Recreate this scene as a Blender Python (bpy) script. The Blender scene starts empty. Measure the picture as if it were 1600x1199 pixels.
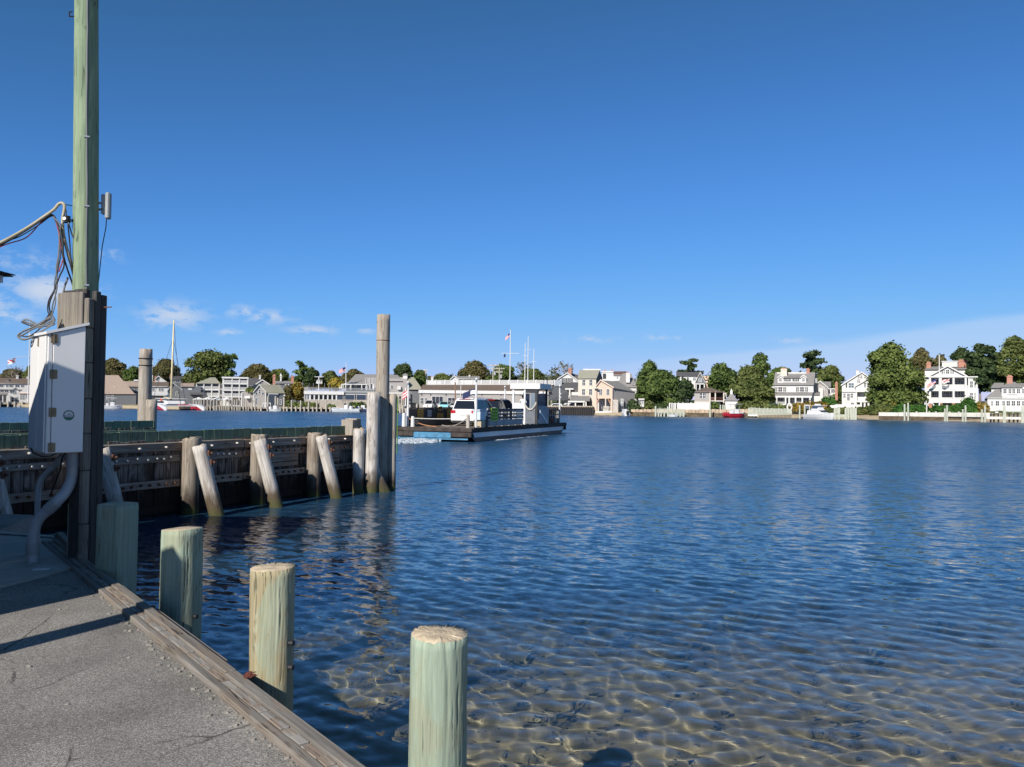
import bpy, math, random
import numpy as np
from mathutils import Vector, Matrix

# ------------------------------------------------------------------ camera, sky, sun, exposure
SC = bpy.context.scene
COL = SC.collection
FPX = 1248.0                      # focal length in photo pixels (1600 wide)
CAM = Vector((0.0, 0.0, 2.4))
PITCH = math.radians(1.50)
ROLL = math.radians(0.68)
SUN_AZ = math.radians(208.0)      # clockwise from +Y
SUN_EL = math.radians(33.0)

_F = Vector((0, math.cos(PITCH), math.sin(PITCH)))
_U0 = Vector((0, -math.sin(PITCH), math.cos(PITCH)))
_X = Vector((1, 0, 0))
_R = _X * math.cos(ROLL) + _U0 * math.sin(ROLL)
_U = _U0 * math.cos(ROLL) - _X * math.sin(ROLL)

cd = bpy.data.cameras.new('camera')
cd.sensor_width = 36.0
cd.lens = 36.0 * FPX / 1600.0
cd.clip_start = 0.05
cd.clip_end = 6000
cam = bpy.data.objects.new('camera', cd)
M = Matrix((_R, _U, -_F)).transposed().to_4x4()
M.translation = CAM
cam.matrix_world = M
COL.objects.link(cam)
SC.camera = cam

SC.render.engine = 'CYCLES'
SC.cycles.use_denoising = True
SC.cycles.max_bounces = 8
SC.cycles.transparent_max_bounces = 12
SC.cycles.caustics_reflective = False
SC.cycles.caustics_refractive = True
SC.cycles.sample_clamp_indirect = 6.0
SC.cycles.blur_glossy = 0.3
SC.view_settings.view_transform = 'Standard'
SC.view_settings.look = 'None'
SC.view_settings.exposure = 0.35
SC.view_settings.gamma = 1.0
SC.view_settings.use_curve_mapping = False

SUN_DIR = Vector((math.sin(SUN_AZ) * math.cos(SUN_EL), math.cos(SUN_AZ) * math.cos(SUN_EL), math.sin(SUN_EL)))


def setup_world():
    w = bpy.data.worlds.new('World')
    SC.world = w
    w.use_nodes = True
    nt = w.node_tree
    N, L = nt.nodes, nt.links
    N.clear()
    out = N.new('ShaderNodeOutputWorld')
    bg = N.new('ShaderNodeBackground')
    sky = N.new('ShaderNodeTexSky')
    sky.sky_type = 'NISHITA'
    sky.sun_disc = False
    sky.sun_elevation = SUN_EL
    sky.sun_rotation = SUN_AZ
    sky.altitude = 0.0
    sky.air_density = 0.6
    sky.dust_density = 0.0
    sky.ozone_density = 3.0
    # clouds: thin streaks high on the right, small fair weather puffs low on the horizon
    tc = N.new('ShaderNodeTexCoord')
    sep = N.new('ShaderNodeSeparateXYZ')
    L.new(tc.outputs['Generated'], sep.inputs[0])

    def math_(op, a, b=None, clamp=False):
        n = N.new('ShaderNodeMath'); n.operation = op; n.use_clamp = clamp
        for i, v in enumerate((a, b)):
            if v is None:
                continue
            if isinstance(v, (int, float)):
                n.inputs[i].default_value = v
            else:
                L.new(v, n.inputs[i])
        return n.outputs[0]

    def ramp(v, a, b):
        n = N.new('ShaderNodeMapRange'); n.interpolation_type = 'SMOOTHSTEP'
        L.new(v, n.inputs[0]); n.inputs[1].default_value = a; n.inputs[2].default_value = b
        return n.outputs[0]
    az = math_('ARCTAN2', sep.outputs[0], sep.outputs[1])
    el = math_('ARCSINE', sep.outputs[2])
    # puffs: each an elongated blob at a direction, broken up by noise
    mp = N.new('ShaderNodeMapping'); mp.inputs['Scale'].default_value = (1, 1, 1.9)
    L.new(tc.outputs['Generated'], mp.inputs[0])
    nz = N.new('ShaderNodeTexNoise'); nz.inputs['Scale'].default_value = 52.0
    nz.inputs['Detail'].default_value = 7.0; nz.inputs['Roughness'].default_value = 0.62
    L.new(mp.outputs[0], nz.inputs[0])
    puffs = None
    def px_dir(px, py):
        d = _F + _R * ((px - 800) / FPX) + _U * ((599.5 - py) / FPX)
        return math.atan2(d.x, d.y), math.asin(d.z / d.length)
    for (px, py, wx, wy, s) in [(272, 493, 46, 20, 1.0), (246, 499, 26, 10, .8), (80, 455, 52, 22, 1.25), (-60, 470, 70, 22, 1.0),
                                (378, 487, 24, 10, .8), (420, 495, 38, 11, .85), (487, 516, 38, 8, .85), (356, 519, 22, 6, .7),
                                (572, 517, 15, 6, .6), (918, 530, 42, 7, .6), (1235, 533, 28, 6, .55), (1025, 528, 20, 6, .5),
                                (18, 493, 32, 11, .8), (170, 396, 22, 12, .45), (40, 410, 70, 18, .42), (1060, 527, 14, 6, .45)]:
        a0, e0 = px_dir(px, py)
        da = math_('DIVIDE', math_('SUBTRACT', az, a0), wx / FPX)
        de = math_('DIVIDE', math_('SUBTRACT', el, e0), wy / FPX)
        r2 = math_('ADD', math_('MULTIPLY', da, da), math_('MULTIPLY', de, de))
        g = math_('MULTIPLY', math_('POWER', 2.718, math_('MULTIPLY', r2, -1.3)), s)
        puffs = g if puffs is None else math_('MAXIMUM', puffs, g)
    cl = math_('MULTIPLY', puffs, math_('MULTIPLY', ramp(math_('ADD', nz.outputs[0], math_('MULTIPLY', puffs, 0.20)), 0.46, 0.66), 0.9), True)
    # veil of cirrus, tilted streaks
    mp2 = N.new('ShaderNodeMapping'); mp2.inputs['Scale'].default_value = (1.6, 1.6, 16.0)
    mp2.inputs['Rotation'].default_value = (0, math.radians(-4.0), 0)
    L.new(tc.outputs['Generated'], mp2.inputs[0])
    nz2 = N.new('ShaderNodeTexNoise'); nz2.inputs['Scale'].default_value = 2.3; nz2.inputs['Detail'].default_value = 5.0
    nz2.inputs['Roughness'].default_value = 0.5
    L.new(mp2.outputs[0], nz2.inputs[0])
    # upper edge of the veil rises to the right
    edge = math_('ADD', math_('MULTIPLY', math_('SUBTRACT', az, 0.08), 0.115), 0.052)
    band = ramp(math_('SUBTRACT', math_('ADD', edge, math_('MULTIPLY', math_('SUBTRACT', nz2.outputs[0], 0.5), 0.03)), el), 0.0, 0.012)
    side = ramp(az, -0.02, 0.30)
    veil = math_('MULTIPLY', math_('MULTIPLY', band, side), 0.30)
    # grade of the whole sky: deeper, cleaner autumn blue
    sc_ = N.new('ShaderNodeSeparateColor'); L.new(sky.outputs[0], sc_.inputs[0])
    cc_ = N.new('ShaderNodeCombineColor')
    L.new(math_('MULTIPLY', math_('POWER', math_('MULTIPLY', sc_.outputs[0], .1), 1.09), 7.22), cc_.inputs[0])
    for i, c_, k_, p_ in ((1, 6.2, 3.36, 1.25), (2, 9.3, 5.79, 1.87)):
        ex = math_('POWER', 2.71828, math_('MULTIPLY', math_('POWER', math_('MULTIPLY', sc_.outputs[i], .1), p_), -k_))
        L.new(math_('MULTIPLY', math_('SUBTRACT', 1.0, ex), c_), cc_.inputs[i])
    mix1 = N.new('ShaderNodeMixRGB'); mix1.inputs[2].default_value = (6.6, 7.6, 9.2, 1)
    L.new(veil, mix1.inputs[0]); L.new(cc_.outputs[0], mix1.inputs[1])
    mix2 = N.new('ShaderNodeMixRGB'); mix2.inputs[2].default_value = (5.6, 6.6, 8.3, 1)
    L.new(cl, mix2.inputs[0]); L.new(mix1.outputs[0], mix2.inputs[1])
    L.new(mix2.outputs[0], bg.inputs[0])
    bg.inputs[1].default_value = 0.0785
    L.new(bg.outputs[0], out.inputs[0])


setup_world()
sl = bpy.data.lights.new('sun', 'SUN')
sl.energy = 5.0
sl.angle = math.radians(0.53)
sl.color = (1.0, 0.93, 0.83)
so = bpy.data.objects.new('sun', sl)
so.rotation_euler = (-SUN_DIR).to_track_quat('-Z', 'Y').to_euler()
so.location = (-20, -40, 40)
COL.objects.link(so)


# ------------------------------------------------------------------ helpers
def P(px, py, Y):
    """point at depth y = Y that the photograph shows at pixel (px, py)"""
    d = _F + _R * ((px - 800) / FPX) + _U * ((599.5 - py) / FPX)
    return CAM + d * (Y / d.y)


def Pz(px, py, z):
    d = _F + _R * ((px - 800) / FPX) + _U * ((599.5 - py) / FPX)
    return CAM + d * ((z - CAM.z) / d.z)


class MB:
    def __init__(self):
        self.v = []; self.f = []; self.m = []; self.cur = 0

    def add(self, vs, fs):
        o = len(self.v)
        self.v += [tuple(p) for p in vs]
        for f in fs:
            self.f.append(tuple(i + o for i in f)); self.m.append(self.cur)
        return self

    def box(self, x0, x1, y0, y1, z0, z1):
        vs = [(x0, y0, z0), (x1, y0, z0), (x1, y1, z0), (x0, y1, z0), (x0, y0, z1), (x1, y0, z1), (x1, y1, z1), (x0, y1, z1)]
        return self.add(vs, [(0, 3, 2, 1), (4, 5, 6, 7), (0, 1, 5, 4), (1, 2, 6, 5), (2, 3, 7, 6), (3, 0, 4, 7)])

    def obox(self, c, ax, ay, az):
        c, ax, ay, az = Vector(c), Vector(ax), Vector(ay), Vector(az)
        vs = []
        for k in (-1, 1):
            for (i, j) in ((-1, -1), (1, -1), (1, 1), (-1, 1)):
                vs.append(c + ax * i + ay * j + az * k)
        return self.add(vs, [(0, 3, 2, 1), (4, 5, 6, 7), (0, 1, 5, 4), (1, 2, 6, 5), (2, 3, 7, 6), (3, 0, 4, 7)])

    def prism(self, pts, ext):
        """pts: planar polygon (3d), extruded by vector ext"""
        n = len(pts); e = Vector(ext)
        vs = [Vector(p) for p in pts] + [Vector(p) + e for p in pts]
        fs = [tuple(range(n)), tuple(range(2 * n - 1, n - 1, -1))]
        for i in range(n):
            j = (i + 1) % n
            fs.append((i, i + n, j + n, j))
        return self.add(vs, fs)

    def bar(self, p0, p1, w, h=None, up=(0, 0, 1)):
        p0, p1 = Vector(p0), Vector(p1); h = w if h is None else h
        d = p1 - p0; a = d * 0.5; dn = d.normalized(); u = Vector(up)
        if abs(dn.dot(u)) > .99: u = Vector((0, 1, 0))
        s = dn.cross(u).normalized(); t = s.cross(dn).normalized()
        return self.obox((p0 + p1) * 0.5, a, s * (w / 2), t * (h / 2))

    def tube(self, pts, r, n=10, cap=True):
        pts = [Vector(p) for p in pts]; k = len(pts)
        rs = r if isinstance(r, (list, tuple)) else [r] * k
        up = Vector((0, 0, 1)); vs = []; prev = None
        for i in range(k):
            t = (pts[min(i + 1, k - 1)] - pts[max(i - 1, 0)]).normalized()
            if prev is None:
                s = t.cross(up if abs(t.z) < .9 else Vector((1, 0, 0))).normalized()
            else:
                s = (prev - t * prev.dot(t)).normalized()
            prev = s; q = t.cross(s)
            for j in range(n):
                a = 2 * math.pi * j / n
                vs.append(pts[i] + (s * math.cos(a) + q * math.sin(a)) * rs[i])
        fs = []
        for i in range(k - 1):
            for j in range(n):
                j2 = (j + 1) % n
                fs.append((i * n + j, i * n + j2, (i + 1) * n + j2, (i + 1) * n + j))
        if cap:
            fs.append(tuple(range(n - 1, -1, -1))); fs.append(tuple(range((k - 1) * n, k * n)))
        return self.add(vs, fs)

    def cyl(self, p0, p1, r0, r1=None, n=10):
        return self.tube([p0, p1], [r0, r0 if r1 is None else r1], n)

    def loft(self, rings, close=True, cap=True):
        """rings: list of equal-length point lists"""
        n = len(rings[0]); vs = [p for r in rings for p in r]; fs = []
        for i in range(len(rings) - 1):
            for j in range(n if close else n - 1):
                j2 = (j + 1) % n
                fs.append((i * n + j, i * n + j2, (i + 1) * n + j2, (i + 1) * n + j))
        if cap:
            fs.append(tuple(range(n - 1, -1, -1))); fs.append(tuple(range((len(rings) - 1) * n, len(rings) * n)))
        return self.add(vs, fs)

    def build(self, name, mat, parent=None, smooth=False, bevel=0.0, loc=None):
        me = bpy.data.meshes.new(name)
        me.from_pydata(self.v, [], self.f)
        mats = mat if isinstance(mat, (list, tuple)) else [mat]
        for m_ in mats:
            me.materials.append(m_)
        if len(mats) > 1:
            me.polygons.foreach_set('material_index', self.m)
        if smooth:
            me.polygons.foreach_set('use_smooth', [True] * len(me.polygons))
        me.update()
        import bmesh
        bm = bmesh.new(); bm.from_mesh(me)
        bmesh.ops.recalc_face_normals(bm, faces=bm.faces)
        if bevel > 0:
            es = [e for e in bm.edges if len(e.link_faces) == 2 and e.calc_face_angle(0) > 0.6]
            bmesh.ops.bevel(bm, geom=es, offset=bevel, segments=1, affect='EDGES', clamp_overlap=True)
        bm.to_mesh(me); bm.free()
        o = bpy.data.objects.new(name, me)
        COL.objects.link(o)
        if parent is not None:
            o.parent = parent
        if loc is not None:
            o.location = loc
        return o


def mesh_np(name, V, F, mat, parent=None, smooth=False):
    """fast mesh from numpy arrays, F is (n,4) or (n,3)"""
    me = bpy.data.meshes.new(name)
    k = F.shape[1]
    me.vertices.add(len(V)); me.vertices.foreach_set('co', np.asarray(V, np.float32).ravel())
    me.loops.add(F.size); me.loops.foreach_set('vertex_index', F.astype(np.int32).ravel())
    me.polygons.add(len(F))
    me.polygons.foreach_set('loop_start', np.arange(0, F.size, k, dtype=np.int32))
    if smooth:
        me.polygons.foreach_set('use_smooth', np.ones(len(F), bool))
    me.materials.append(mat)
    me.update(calc_edges=True)
    o = bpy.data.objects.new(name, me)
    COL.objects.link(o)
    if parent is not None:
        o.parent = parent
    return o


def tag(o, label=None, cat=None, group=None, kind=None):
    if label: o['label'] = label
    if cat: o['category'] = cat
    if group: o['group'] = group
    if kind: o['kind'] = kind
    return o


def thing(name, label, cat, loc=(0, 0, 0), rotz=0.0, group=None):
    o = bpy.data.objects.new(name, None)
    o.empty_display_size = 0.2
    COL.objects.link(o)
    o.location = loc; o.rotation_euler = (0, 0, rotz)
    return tag(o, label, cat, group)


def share(name, src, parent, loc=(0, 0, 0), rot=(0, 0, 0), scale=(1, 1, 1)):
    """another object on the same mesh"""
    o = bpy.data.objects.new(name, src.data)
    COL.objects.link(o); o.parent = parent
    o.location = loc; o.rotation_euler = rot; o.scale = scale
    return o


# ------------------------------------------------------------------ materials
def new_mat(name):
    m = bpy.data.materials.new(name); m.use_nodes = True
    nt = m.node_tree; b = nt.nodes['Principled BSDF']
    return m, nt, b


def plain(name, col, rough=0.6, metal=0.0, var=0.12, scale=3.0, spec=0.4, bump=0.0, bscale=40.0, stretch=(1, 1, 1)):
    """painted or plain surface with slight mottling and fine relief"""
    m, nt, b = new_mat(name); N, L = nt.nodes, nt.links
    b.inputs['Roughness'].default_value = rough; b.inputs['Metallic'].default_value = metal
    b.inputs['Specular IOR Level'].default_value = spec
    tc = N.new('ShaderNodeTexCoord'); mp = N.new('ShaderNodeMapping'); mp.inputs['Scale'].default_value = stretch
    L.new(tc.outputs['Object'], mp.inputs[0])
    nz = N.new('ShaderNodeTexNoise'); nz.inputs['Scale'].default_value = scale; nz.inputs['Detail'].default_value = 5
    L.new(mp.outputs[0], nz.inputs[0])
    cr = N.new('ShaderNodeValToRGB')
    c = Vector(col[:3])
    cr.color_ramp.elements[0].position = 0.3; cr.color_ramp.elements[1].position = 0.7
    cr.color_ramp.elements[0].color = (*(c * (1 - var)), 1); cr.color_ramp.elements[1].color = (*(c * (1 + var)), 1)
    L.new(nz.outputs[0], cr.inputs[0]); L.new(cr.outputs[0], b.inputs['Base Color'])
    if bump:
        n2 = N.new('ShaderNodeTexNoise'); n2.inputs['Scale'].default_value = bscale; n2.inputs['Detail'].default_value = 4
        L.new(mp.outputs[0], n2.inputs[0])
        bp = N.new('ShaderNodeBump'); bp.inputs['Strength'].default_value = bump; bp.inputs['Distance'].default_value = 0.02
        L.new(n2.outputs[0], bp.inputs['Height']); L.new(bp.outputs[0], b.inputs['Normal'])
    return m


def wood(name, c0, c1, stain=None, axis='Z', scale=1.0, bump=0.5, rough=0.85, stain_amt=0.5, wet=None, knots=True):
    """weathered timber: long grain and checks along an axis, blotchy stain, optional dark weedy foot (world height)"""
    m, nt, b = new_mat(name); N, L = nt.nodes, nt.links
    b.inputs['Roughness'].default_value = rough; b.inputs['Specular IOR Level'].default_value = 0.25
    tc = N.new('ShaderNodeTexCoord')
    oi = N.new('ShaderNodeObjectInfo')
    ad = N.new('ShaderNodeVectorMath'); ad.operation = 'MULTIPLY_ADD'
    L.new(oi.outputs['Random'], ad.inputs[0]); ad.inputs[1].default_value = (17, 13, 29)
    L.new(tc.outputs['Object'], ad.inputs[2])
    s = {'X': (1.2, 30, 30), 'Y': (30, 1.2, 30), 'Z': (30, 30, 1.2)}[axis]
    mp = N.new('ShaderNodeMapping'); mp.inputs['Scale'].default_value = [k * scale for k in s]
    L.new(ad.outputs[0], mp.inputs[0])
    g = N.new('ShaderNodeTexNoise'); g.inputs['Scale'].default_value = 1.0; g.inputs['Detail'].default_value = 6
    g.inputs['Roughness'].default_value = 0.65; g.inputs['Distortion'].default_value = 0.6
    L.new(mp.outputs[0], g.inputs[0])
    cr = N.new('ShaderNodeValToRGB'); e = cr.color_ramp.elements
    e[0].position = 0.30; e[0].color = (*c0, 1); e[1].position = 0.66; e[1].color = (*c1, 1)
    L.new(g.outputs[0], cr.inputs[0])
    col = cr.outputs[0]
    bl = N.new('ShaderNodeTexNoise'); bl.inputs['Scale'].default_value = 2.6 * scale; bl.inputs['Detail'].default_value = 4
    bl.inputs['Distortion'].default_value = 1.4; bl.inputs['Roughness'].default_value = .6
    mpb = N.new('ShaderNodeMapping'); mpb.inputs['Scale'].default_value = {'X': (.45, 1, 1), 'Y': (1, .45, 1), 'Z': (1, 1, .45)}[axis]
    L.new(ad.outputs[0], mpb.inputs[0]); L.new(mpb.outputs[0], bl.inputs[0])
    if stain:
        r2 = N.new('ShaderNodeMapRange'); r2.inputs[1].default_value = 0.47; r2.inputs[2].default_value = 0.56
        r2.inputs[4].default_value = stain_amt
        L.new(bl.outputs[0], r2.inputs[0])
        mx = N.new('ShaderNodeMixRGB'); mx.inputs[2].default_value = (*stain, 1)
        L.new(r2.outputs[0], mx.inputs[0]); L.new(col, mx.inputs[1]); col = mx.outputs[0]
    # thin dark checks running along the grain
    s2 = {'X': (0.8, 22, 22), 'Y': (22, 0.8, 22), 'Z': (22, 22, 0.8)}[axis]
    mp3 = N.new('ShaderNodeMapping'); mp3.inputs['Scale'].default_value = [k * scale for k in s2]
    L.new(ad.outputs[0], mp3.inputs[0])
    ck = N.new('ShaderNodeTexNoise'); ck.inputs['Scale'].default_value = 1.0; ck.inputs['Detail'].default_value = 2
    L.new(mp3.outputs[0], ck.inputs[0])
    sb = N.new('ShaderNodeMath'); sb.operation = 'SUBTRACT'; L.new(ck.outputs[0], sb.inputs[0]); sb.inputs[1].default_value = 0.5
    ab = N.new('ShaderNodeMath'); ab.operation = 'ABSOLUTE'; L.new(sb.outputs[0], ab.inputs[0])
    rk = N.new('ShaderNodeMapRange'); rk.inputs[1].default_value = 0.0; rk.inputs[2].default_value = 0.024
    rk.inputs[3].default_value = 1.0; rk.inputs[4].default_value = 0.0
    L.new(ab.outputs[0], rk.inputs[0])
    gate = N.new('ShaderNodeMapRange'); gate.inputs[1].default_value = 0.5; gate.inputs[2].default_value = 0.6
    L.new(bl.outputs[0], gate.inputs[0])
    ckm = N.new('ShaderNodeMath'); ckm.operation = 'MULTIPLY'; L.new(rk.outputs[0], ckm.inputs[0]); L.new(gate.outputs[0], ckm.inputs[1])
    mk = N.new('ShaderNodeMixRGB'); mk.inputs[2].default_value = (c0[0] * .35, c0[1] * .35, c0[2] * .35, 1)
    L.new(ckm.outputs[0], mk.inputs[0]); L.new(col, mk.inputs[1]); col = mk.outputs[0]
    if knots:
        vo = N.new('ShaderNodeTexVoronoi'); vo.inputs['Scale'].default_value = 2.3 * scale
        L.new(ad.outputs[0], vo.inputs[0])
        rv = N.new('ShaderNodeMapRange'); rv.inputs[1].default_value = 0.03; rv.inputs[2].default_value = 0.085
        rv.inputs[3].default_value = 0.75; rv.inputs[4].default_value = 0.0
        L.new(vo.outputs['Distance'], rv.inputs[0])
        mv = N.new('ShaderNodeMixRGB'); mv.inputs[2].default_value = (c0[0] * .55, c0[1] * .5, c0[2] * .42, 1)
        L.new(rv.outputs[0], mv.inputs[0]); L.new(col, mv.inputs[1]); col = mv.outputs[0]
    if wet:
        geo = N.new('ShaderNodeNewGeometry'); sp = N.new('ShaderNodeSeparateXYZ')
        L.new(geo.outputs['Position'], sp.inputs[0])
        wob = N.new('ShaderNodeTexNoise'); wob.inputs['Scale'].default_value = 9.0; wob.inputs['Detail'].default_value = 5
        mpw = N.new('ShaderNodeMapping'); mpw.inputs['Scale'].default_value = (1, 1, .3)
        L.new(geo.outputs['Position'], mpw.inputs[0]); L.new(mpw.outputs[0], wob.inputs[0])
        ma = N.new('ShaderNodeMath'); ma.operation = 'MULTIPLY_ADD'; L.new(wob.outputs[0], ma.inputs[0])
        ma.inputs[1].default_value = -wet[1] * 2; L.new(sp.outputs[2], ma.inputs[2])
        rw = N.new('ShaderNodeMapRange'); rw.interpolation_type = 'SMOOTHSTEP'
        rw.inputs[1].default_value = wet[0] - 2 * wet[1]; rw.inputs[2].default_value = wet[0]
        rw.inputs[3].default_value = 1.0; rw.inputs[4].default_value = 0.0
        L.new(ma.outputs[0], rw.inputs[0])
        mw = N.new('ShaderNodeMixRGB'); mw.inputs[2].default_value = (*wet[2], 1)
        L.new(rw.outputs[0], mw.inputs[0]); L.new(col, mw.inputs[1]); col = mw.outputs[0]
        if len(wet) > 3:      # green weed just above the water
            ra = N.new('ShaderNodeMapRange'); ra.interpolation_type = 'SMOOTHSTEP'
            ra.inputs[1].default_value = 0.02; ra.inputs[2].default_value = 0.26; ra.inputs[3].default_value = 0.85; ra.inputs[4].default_value = 0.0
            wa = N.new('ShaderNodeMath'); wa.operation = 'MULTIPLY_ADD'; L.new(wob.outputs[0], wa.inputs[0]); wa.inputs[1].default_value = -0.3
            L.new(sp.outputs[2], wa.inputs[2]); ad3 = N.new('ShaderNodeMath'); ad3.operation = 'ADD'; ad3.inputs[1].default_value = 0.15
            L.new(wa.outputs[0], ad3.inputs[0]); L.new(ad3.outputs[0], ra.inputs[0])
            mg = N.new('ShaderNodeMixRGB'); mg.inputs[2].default_value = (*wet[3], 1)
            L.new(ra.outputs[0], mg.inputs[0]); L.new(col, mg.inputs[1]); col = mg.outputs[0]
    L.new(col, b.inputs['Base Color'])
    bp = N.new('ShaderNodeBump'); bp.inputs['Strength'].default_value = bump; bp.inputs['Distance'].default_value = 0.012
    hs = N.new('ShaderNodeMath'); hs.operation = 'MULTIPLY_ADD'; L.new(ckm.outputs[0], hs.inputs[0]); hs.inputs[1].default_value = -1.2
    L.new(g.outputs[0], hs.inputs[2])
    L.new(hs.outputs[0], bp.inputs['Height']); L.new(bp.outputs[0], b.inputs['Normal'])
    return m


def shingle(name, c0, c1, rows=7.0, rough=0.9, moss=None):
    """courses of shingles or clapboards seen from far off"""
    m, nt, b = new_mat(name); N, L = nt.nodes, nt.links
    b.inputs['Roughness'].default_value = rough; b.inputs['Specular IOR Level'].default_value = 0.2
    tc = N.new('ShaderNodeTexCoord')
    mp = N.new('ShaderNodeMapping'); mp.inputs['Scale'].default_value = (1.6, 1.6, rows)
    L.new(tc.outputs['Object'], mp.inputs[0])
    nz = N.new('ShaderNodeTexNoise'); nz.inputs['Scale'].default_value = 1.7; nz.inputs['Detail'].default_value = 5
    nz.inputs['Roughness'].default_value = .7
    L.new(mp.outputs[0], nz.inputs[0])
    cr = N.new('ShaderNodeValToRGB'); e = cr.color_ramp.elements
    e[0].position = 0.33; e[0].color = (*c0, 1); e[1].position = 0.68; e[1].color = (*c1, 1)
    L.new(nz.outputs[0], cr.inputs[0]); col = cr.outputs[0]
    if moss:
        n2 = N.new('ShaderNodeTexNoise'); n2.inputs['Scale'].default_value = 0.5; n2.inputs['Detail'].default_value = 5
        L.new(tc.outputs['Object'], n2.inputs[0])
        r2 = N.new('ShaderNodeMapRange'); r2.inputs[1].default_value = .45; r2.inputs[2].default_value = .6; r2.inputs[4].default_value = .8
        L.new(n2.outputs[0], r2.inputs[0])
        mx = N.new('ShaderNodeMixRGB'); mx.inputs[2].default_value = (*moss, 1)
        L.new(r2.outputs[0], mx.inputs[0]); L.new(col, mx.inputs[1]); col = mx.outputs[0]
    L.new(col, b.inputs['Base Color'])
    return m


def leafmat(name, dark, light, accent=None, acc_amt=0.2, trans=0.25):
    m, nt, b = new_mat(name); N, L = nt.nodes, nt.links
    geo = N.new('ShaderNodeNewGeometry'); tc = N.new('ShaderNodeTexCoord')
    nz = N.new('ShaderNodeTexNoise'); nz.inputs['Scale'].default_value = 0.45; nz.inputs['Detail'].default_value = 3
    L.new(tc.outputs['Object'], nz.inputs[0])
    av = N.new('ShaderNodeMath'); av.operation = 'MULTIPLY_ADD'
    L.new(geo.outputs['Random Per Island'], av.inputs[0]); av.inputs[1].default_value = 0.5
    sc = N.new('ShaderNodeMath'); sc.operation = 'MULTIPLY_ADD'; L.new(nz.outputs[0], sc.inputs[0]); sc.inputs[1].default_value = 1.6
    sc.inputs[2].default_value = -0.55
    L.new(sc.outputs[0], av.inputs[2])
    cr = N.new('ShaderNodeValToRGB'); e = cr.color_ramp.elements
    e[0].position = .15; e[0].color = (*dark, 1); e[1].position = .85; e[1].color = (*light, 1)
    L.new(av.outputs[0], cr.inputs[0]); col = cr.outputs[0]
    if accent:
        n3 = N.new('ShaderNodeTexNoise'); n3.inputs['Scale'].default_value = 0.8; n3.inputs['Detail'].default_value = 2
        L.new(tc.outputs['Object'], n3.inputs[0])
        r3 = N.new('ShaderNodeMapRange'); r3.inputs[1].default_value = .52; r3.inputs[2].default_value = .66; r3.inputs[4].default_value = acc_amt * 3
        L.new(n3.outputs[0], r3.inputs[0])
        mx = N.new('ShaderNodeMixRGB'); mx.inputs[2].default_value = (*accent, 1)
        L.new(r3.outputs[0], mx.inputs[0]); L.new(col, mx.inputs[1]); col = mx.outputs[0]
    out = N['Material Output']
    df = N.new('ShaderNodeBsdfDiffuse'); tr = N.new('ShaderNodeBsdfTranslucent'); ms = N.new('ShaderNodeMixShader')
    L.new(col, df.inputs[0]); L.new(col, tr.inputs[0]); ms.inputs[0].default_value = trans
    L.new(df.outputs[0], ms.inputs[1]); L.new(tr.outputs[0], ms.inputs[2]); L.new(ms.outputs[0], out.inputs[0])
    N.remove(b)
    return m


def brickmat(name, c0, c1, mortar):
    m, nt, b = new_mat(name); N, L = nt.nodes, nt.links
    b.inputs['Roughness'].default_value = .9
    tc = N.new('ShaderNodeTexCoord'); mp = N.new('ShaderNodeMapping')
    mp.inputs['Rotation'].default_value = (math.radians(90), 0, 0)
    L.new(tc.outputs['Object'], mp.inputs[0])
    br = N.new('ShaderNodeTexBrick'); br.inputs['Scale'].default_value = 4.0
    br.inputs['Color1'].default_value = (*c0, 1); br.inputs['Color2'].default_value = (*c1, 1); br.inputs['Mortar'].default_value = (*mortar, 1)
    L.new(mp.outputs[0], br.inputs[0]); L.new(br.outputs[0], b.inputs['Base Color'])
    return m


def glassy(name, col, rough=0.08):
    m, nt, b = new_mat(name)
    b.inputs['Base Color'].default_value = (*col, 1); b.inputs['Roughness'].default_value = rough
    b.inputs['Specular IOR Level'].default_value = 0.6
    return m


GREY = wood('weathered_grey_timber', (0.126, 0.104, 0.085), (0.348, 0.311, 0.266), stain=(0.222, 0.174, 0.130), stain_amt=.5, wet=(.50, .30, (0.037, 0.028, 0.021), (0.056, 0.063, 0.016)))
GREYP = wood('silver_grey_piling', (0.187, 0.162, 0.132), (0.425, 0.387, 0.332), stain=(0.289, 0.230, 0.170), stain_amt=.45, wet=(.42, .25, (0.043, 0.032, 0.024), (0.064, 0.072, 0.019)))
BATTER = wood('bleached_batter_timber', (.24, .22, .20), (.62, .59, .55), stain=(.34, .30, .26), stain_amt=.55, bump=.8, wet=(.46, .22, (.10, .075, .05), (.070, .075, .026)))
SHEET = wood('dark_sheet_plank', (.045, .038, .034), (.34, .31, .28), stain=(.05, .04, .034), stain_amt=.8, scale=.9, wet=(.75, .40, (.018, .014, .012)))
WALE = wood('wale_timber', (.12, .10, .085), (.35, .31, .265), stain=(.24, .15, .09), stain_amt=.4, axis='X', knots=False)
GREENCAP = wood('green_treated_cap', (.075, .12, .085), (.16, .235, .165), stain=(.12, .15, .10), stain_amt=.4)
GREENPILE = wood('green_treated_piling', (0.184, 0.232, 0.172), (0.328, 0.400, 0.312), stain=(0.272, 0.280, 0.192), stain_amt=.55, scale=.9, bump=.35)
GREENPOLE = wood('green_treated_pole', (0.145, 0.196, 0.119), (0.281, 0.357, 0.230), stain=(0.187, 0.255, 0.170), stain_amt=.5, bump=.35)
TANPILE = wood('tan_green_piling', (.20, .225, .155), (.37, .395, .285), stain=(.33, .25, .14), stain_amt=.65, bump=.5, scale=.9)
ENDGRAIN = plain('sawn_end_grain', (.42, .35, .25), .9, var=.3, scale=14, bump=.4, bscale=60)
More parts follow.
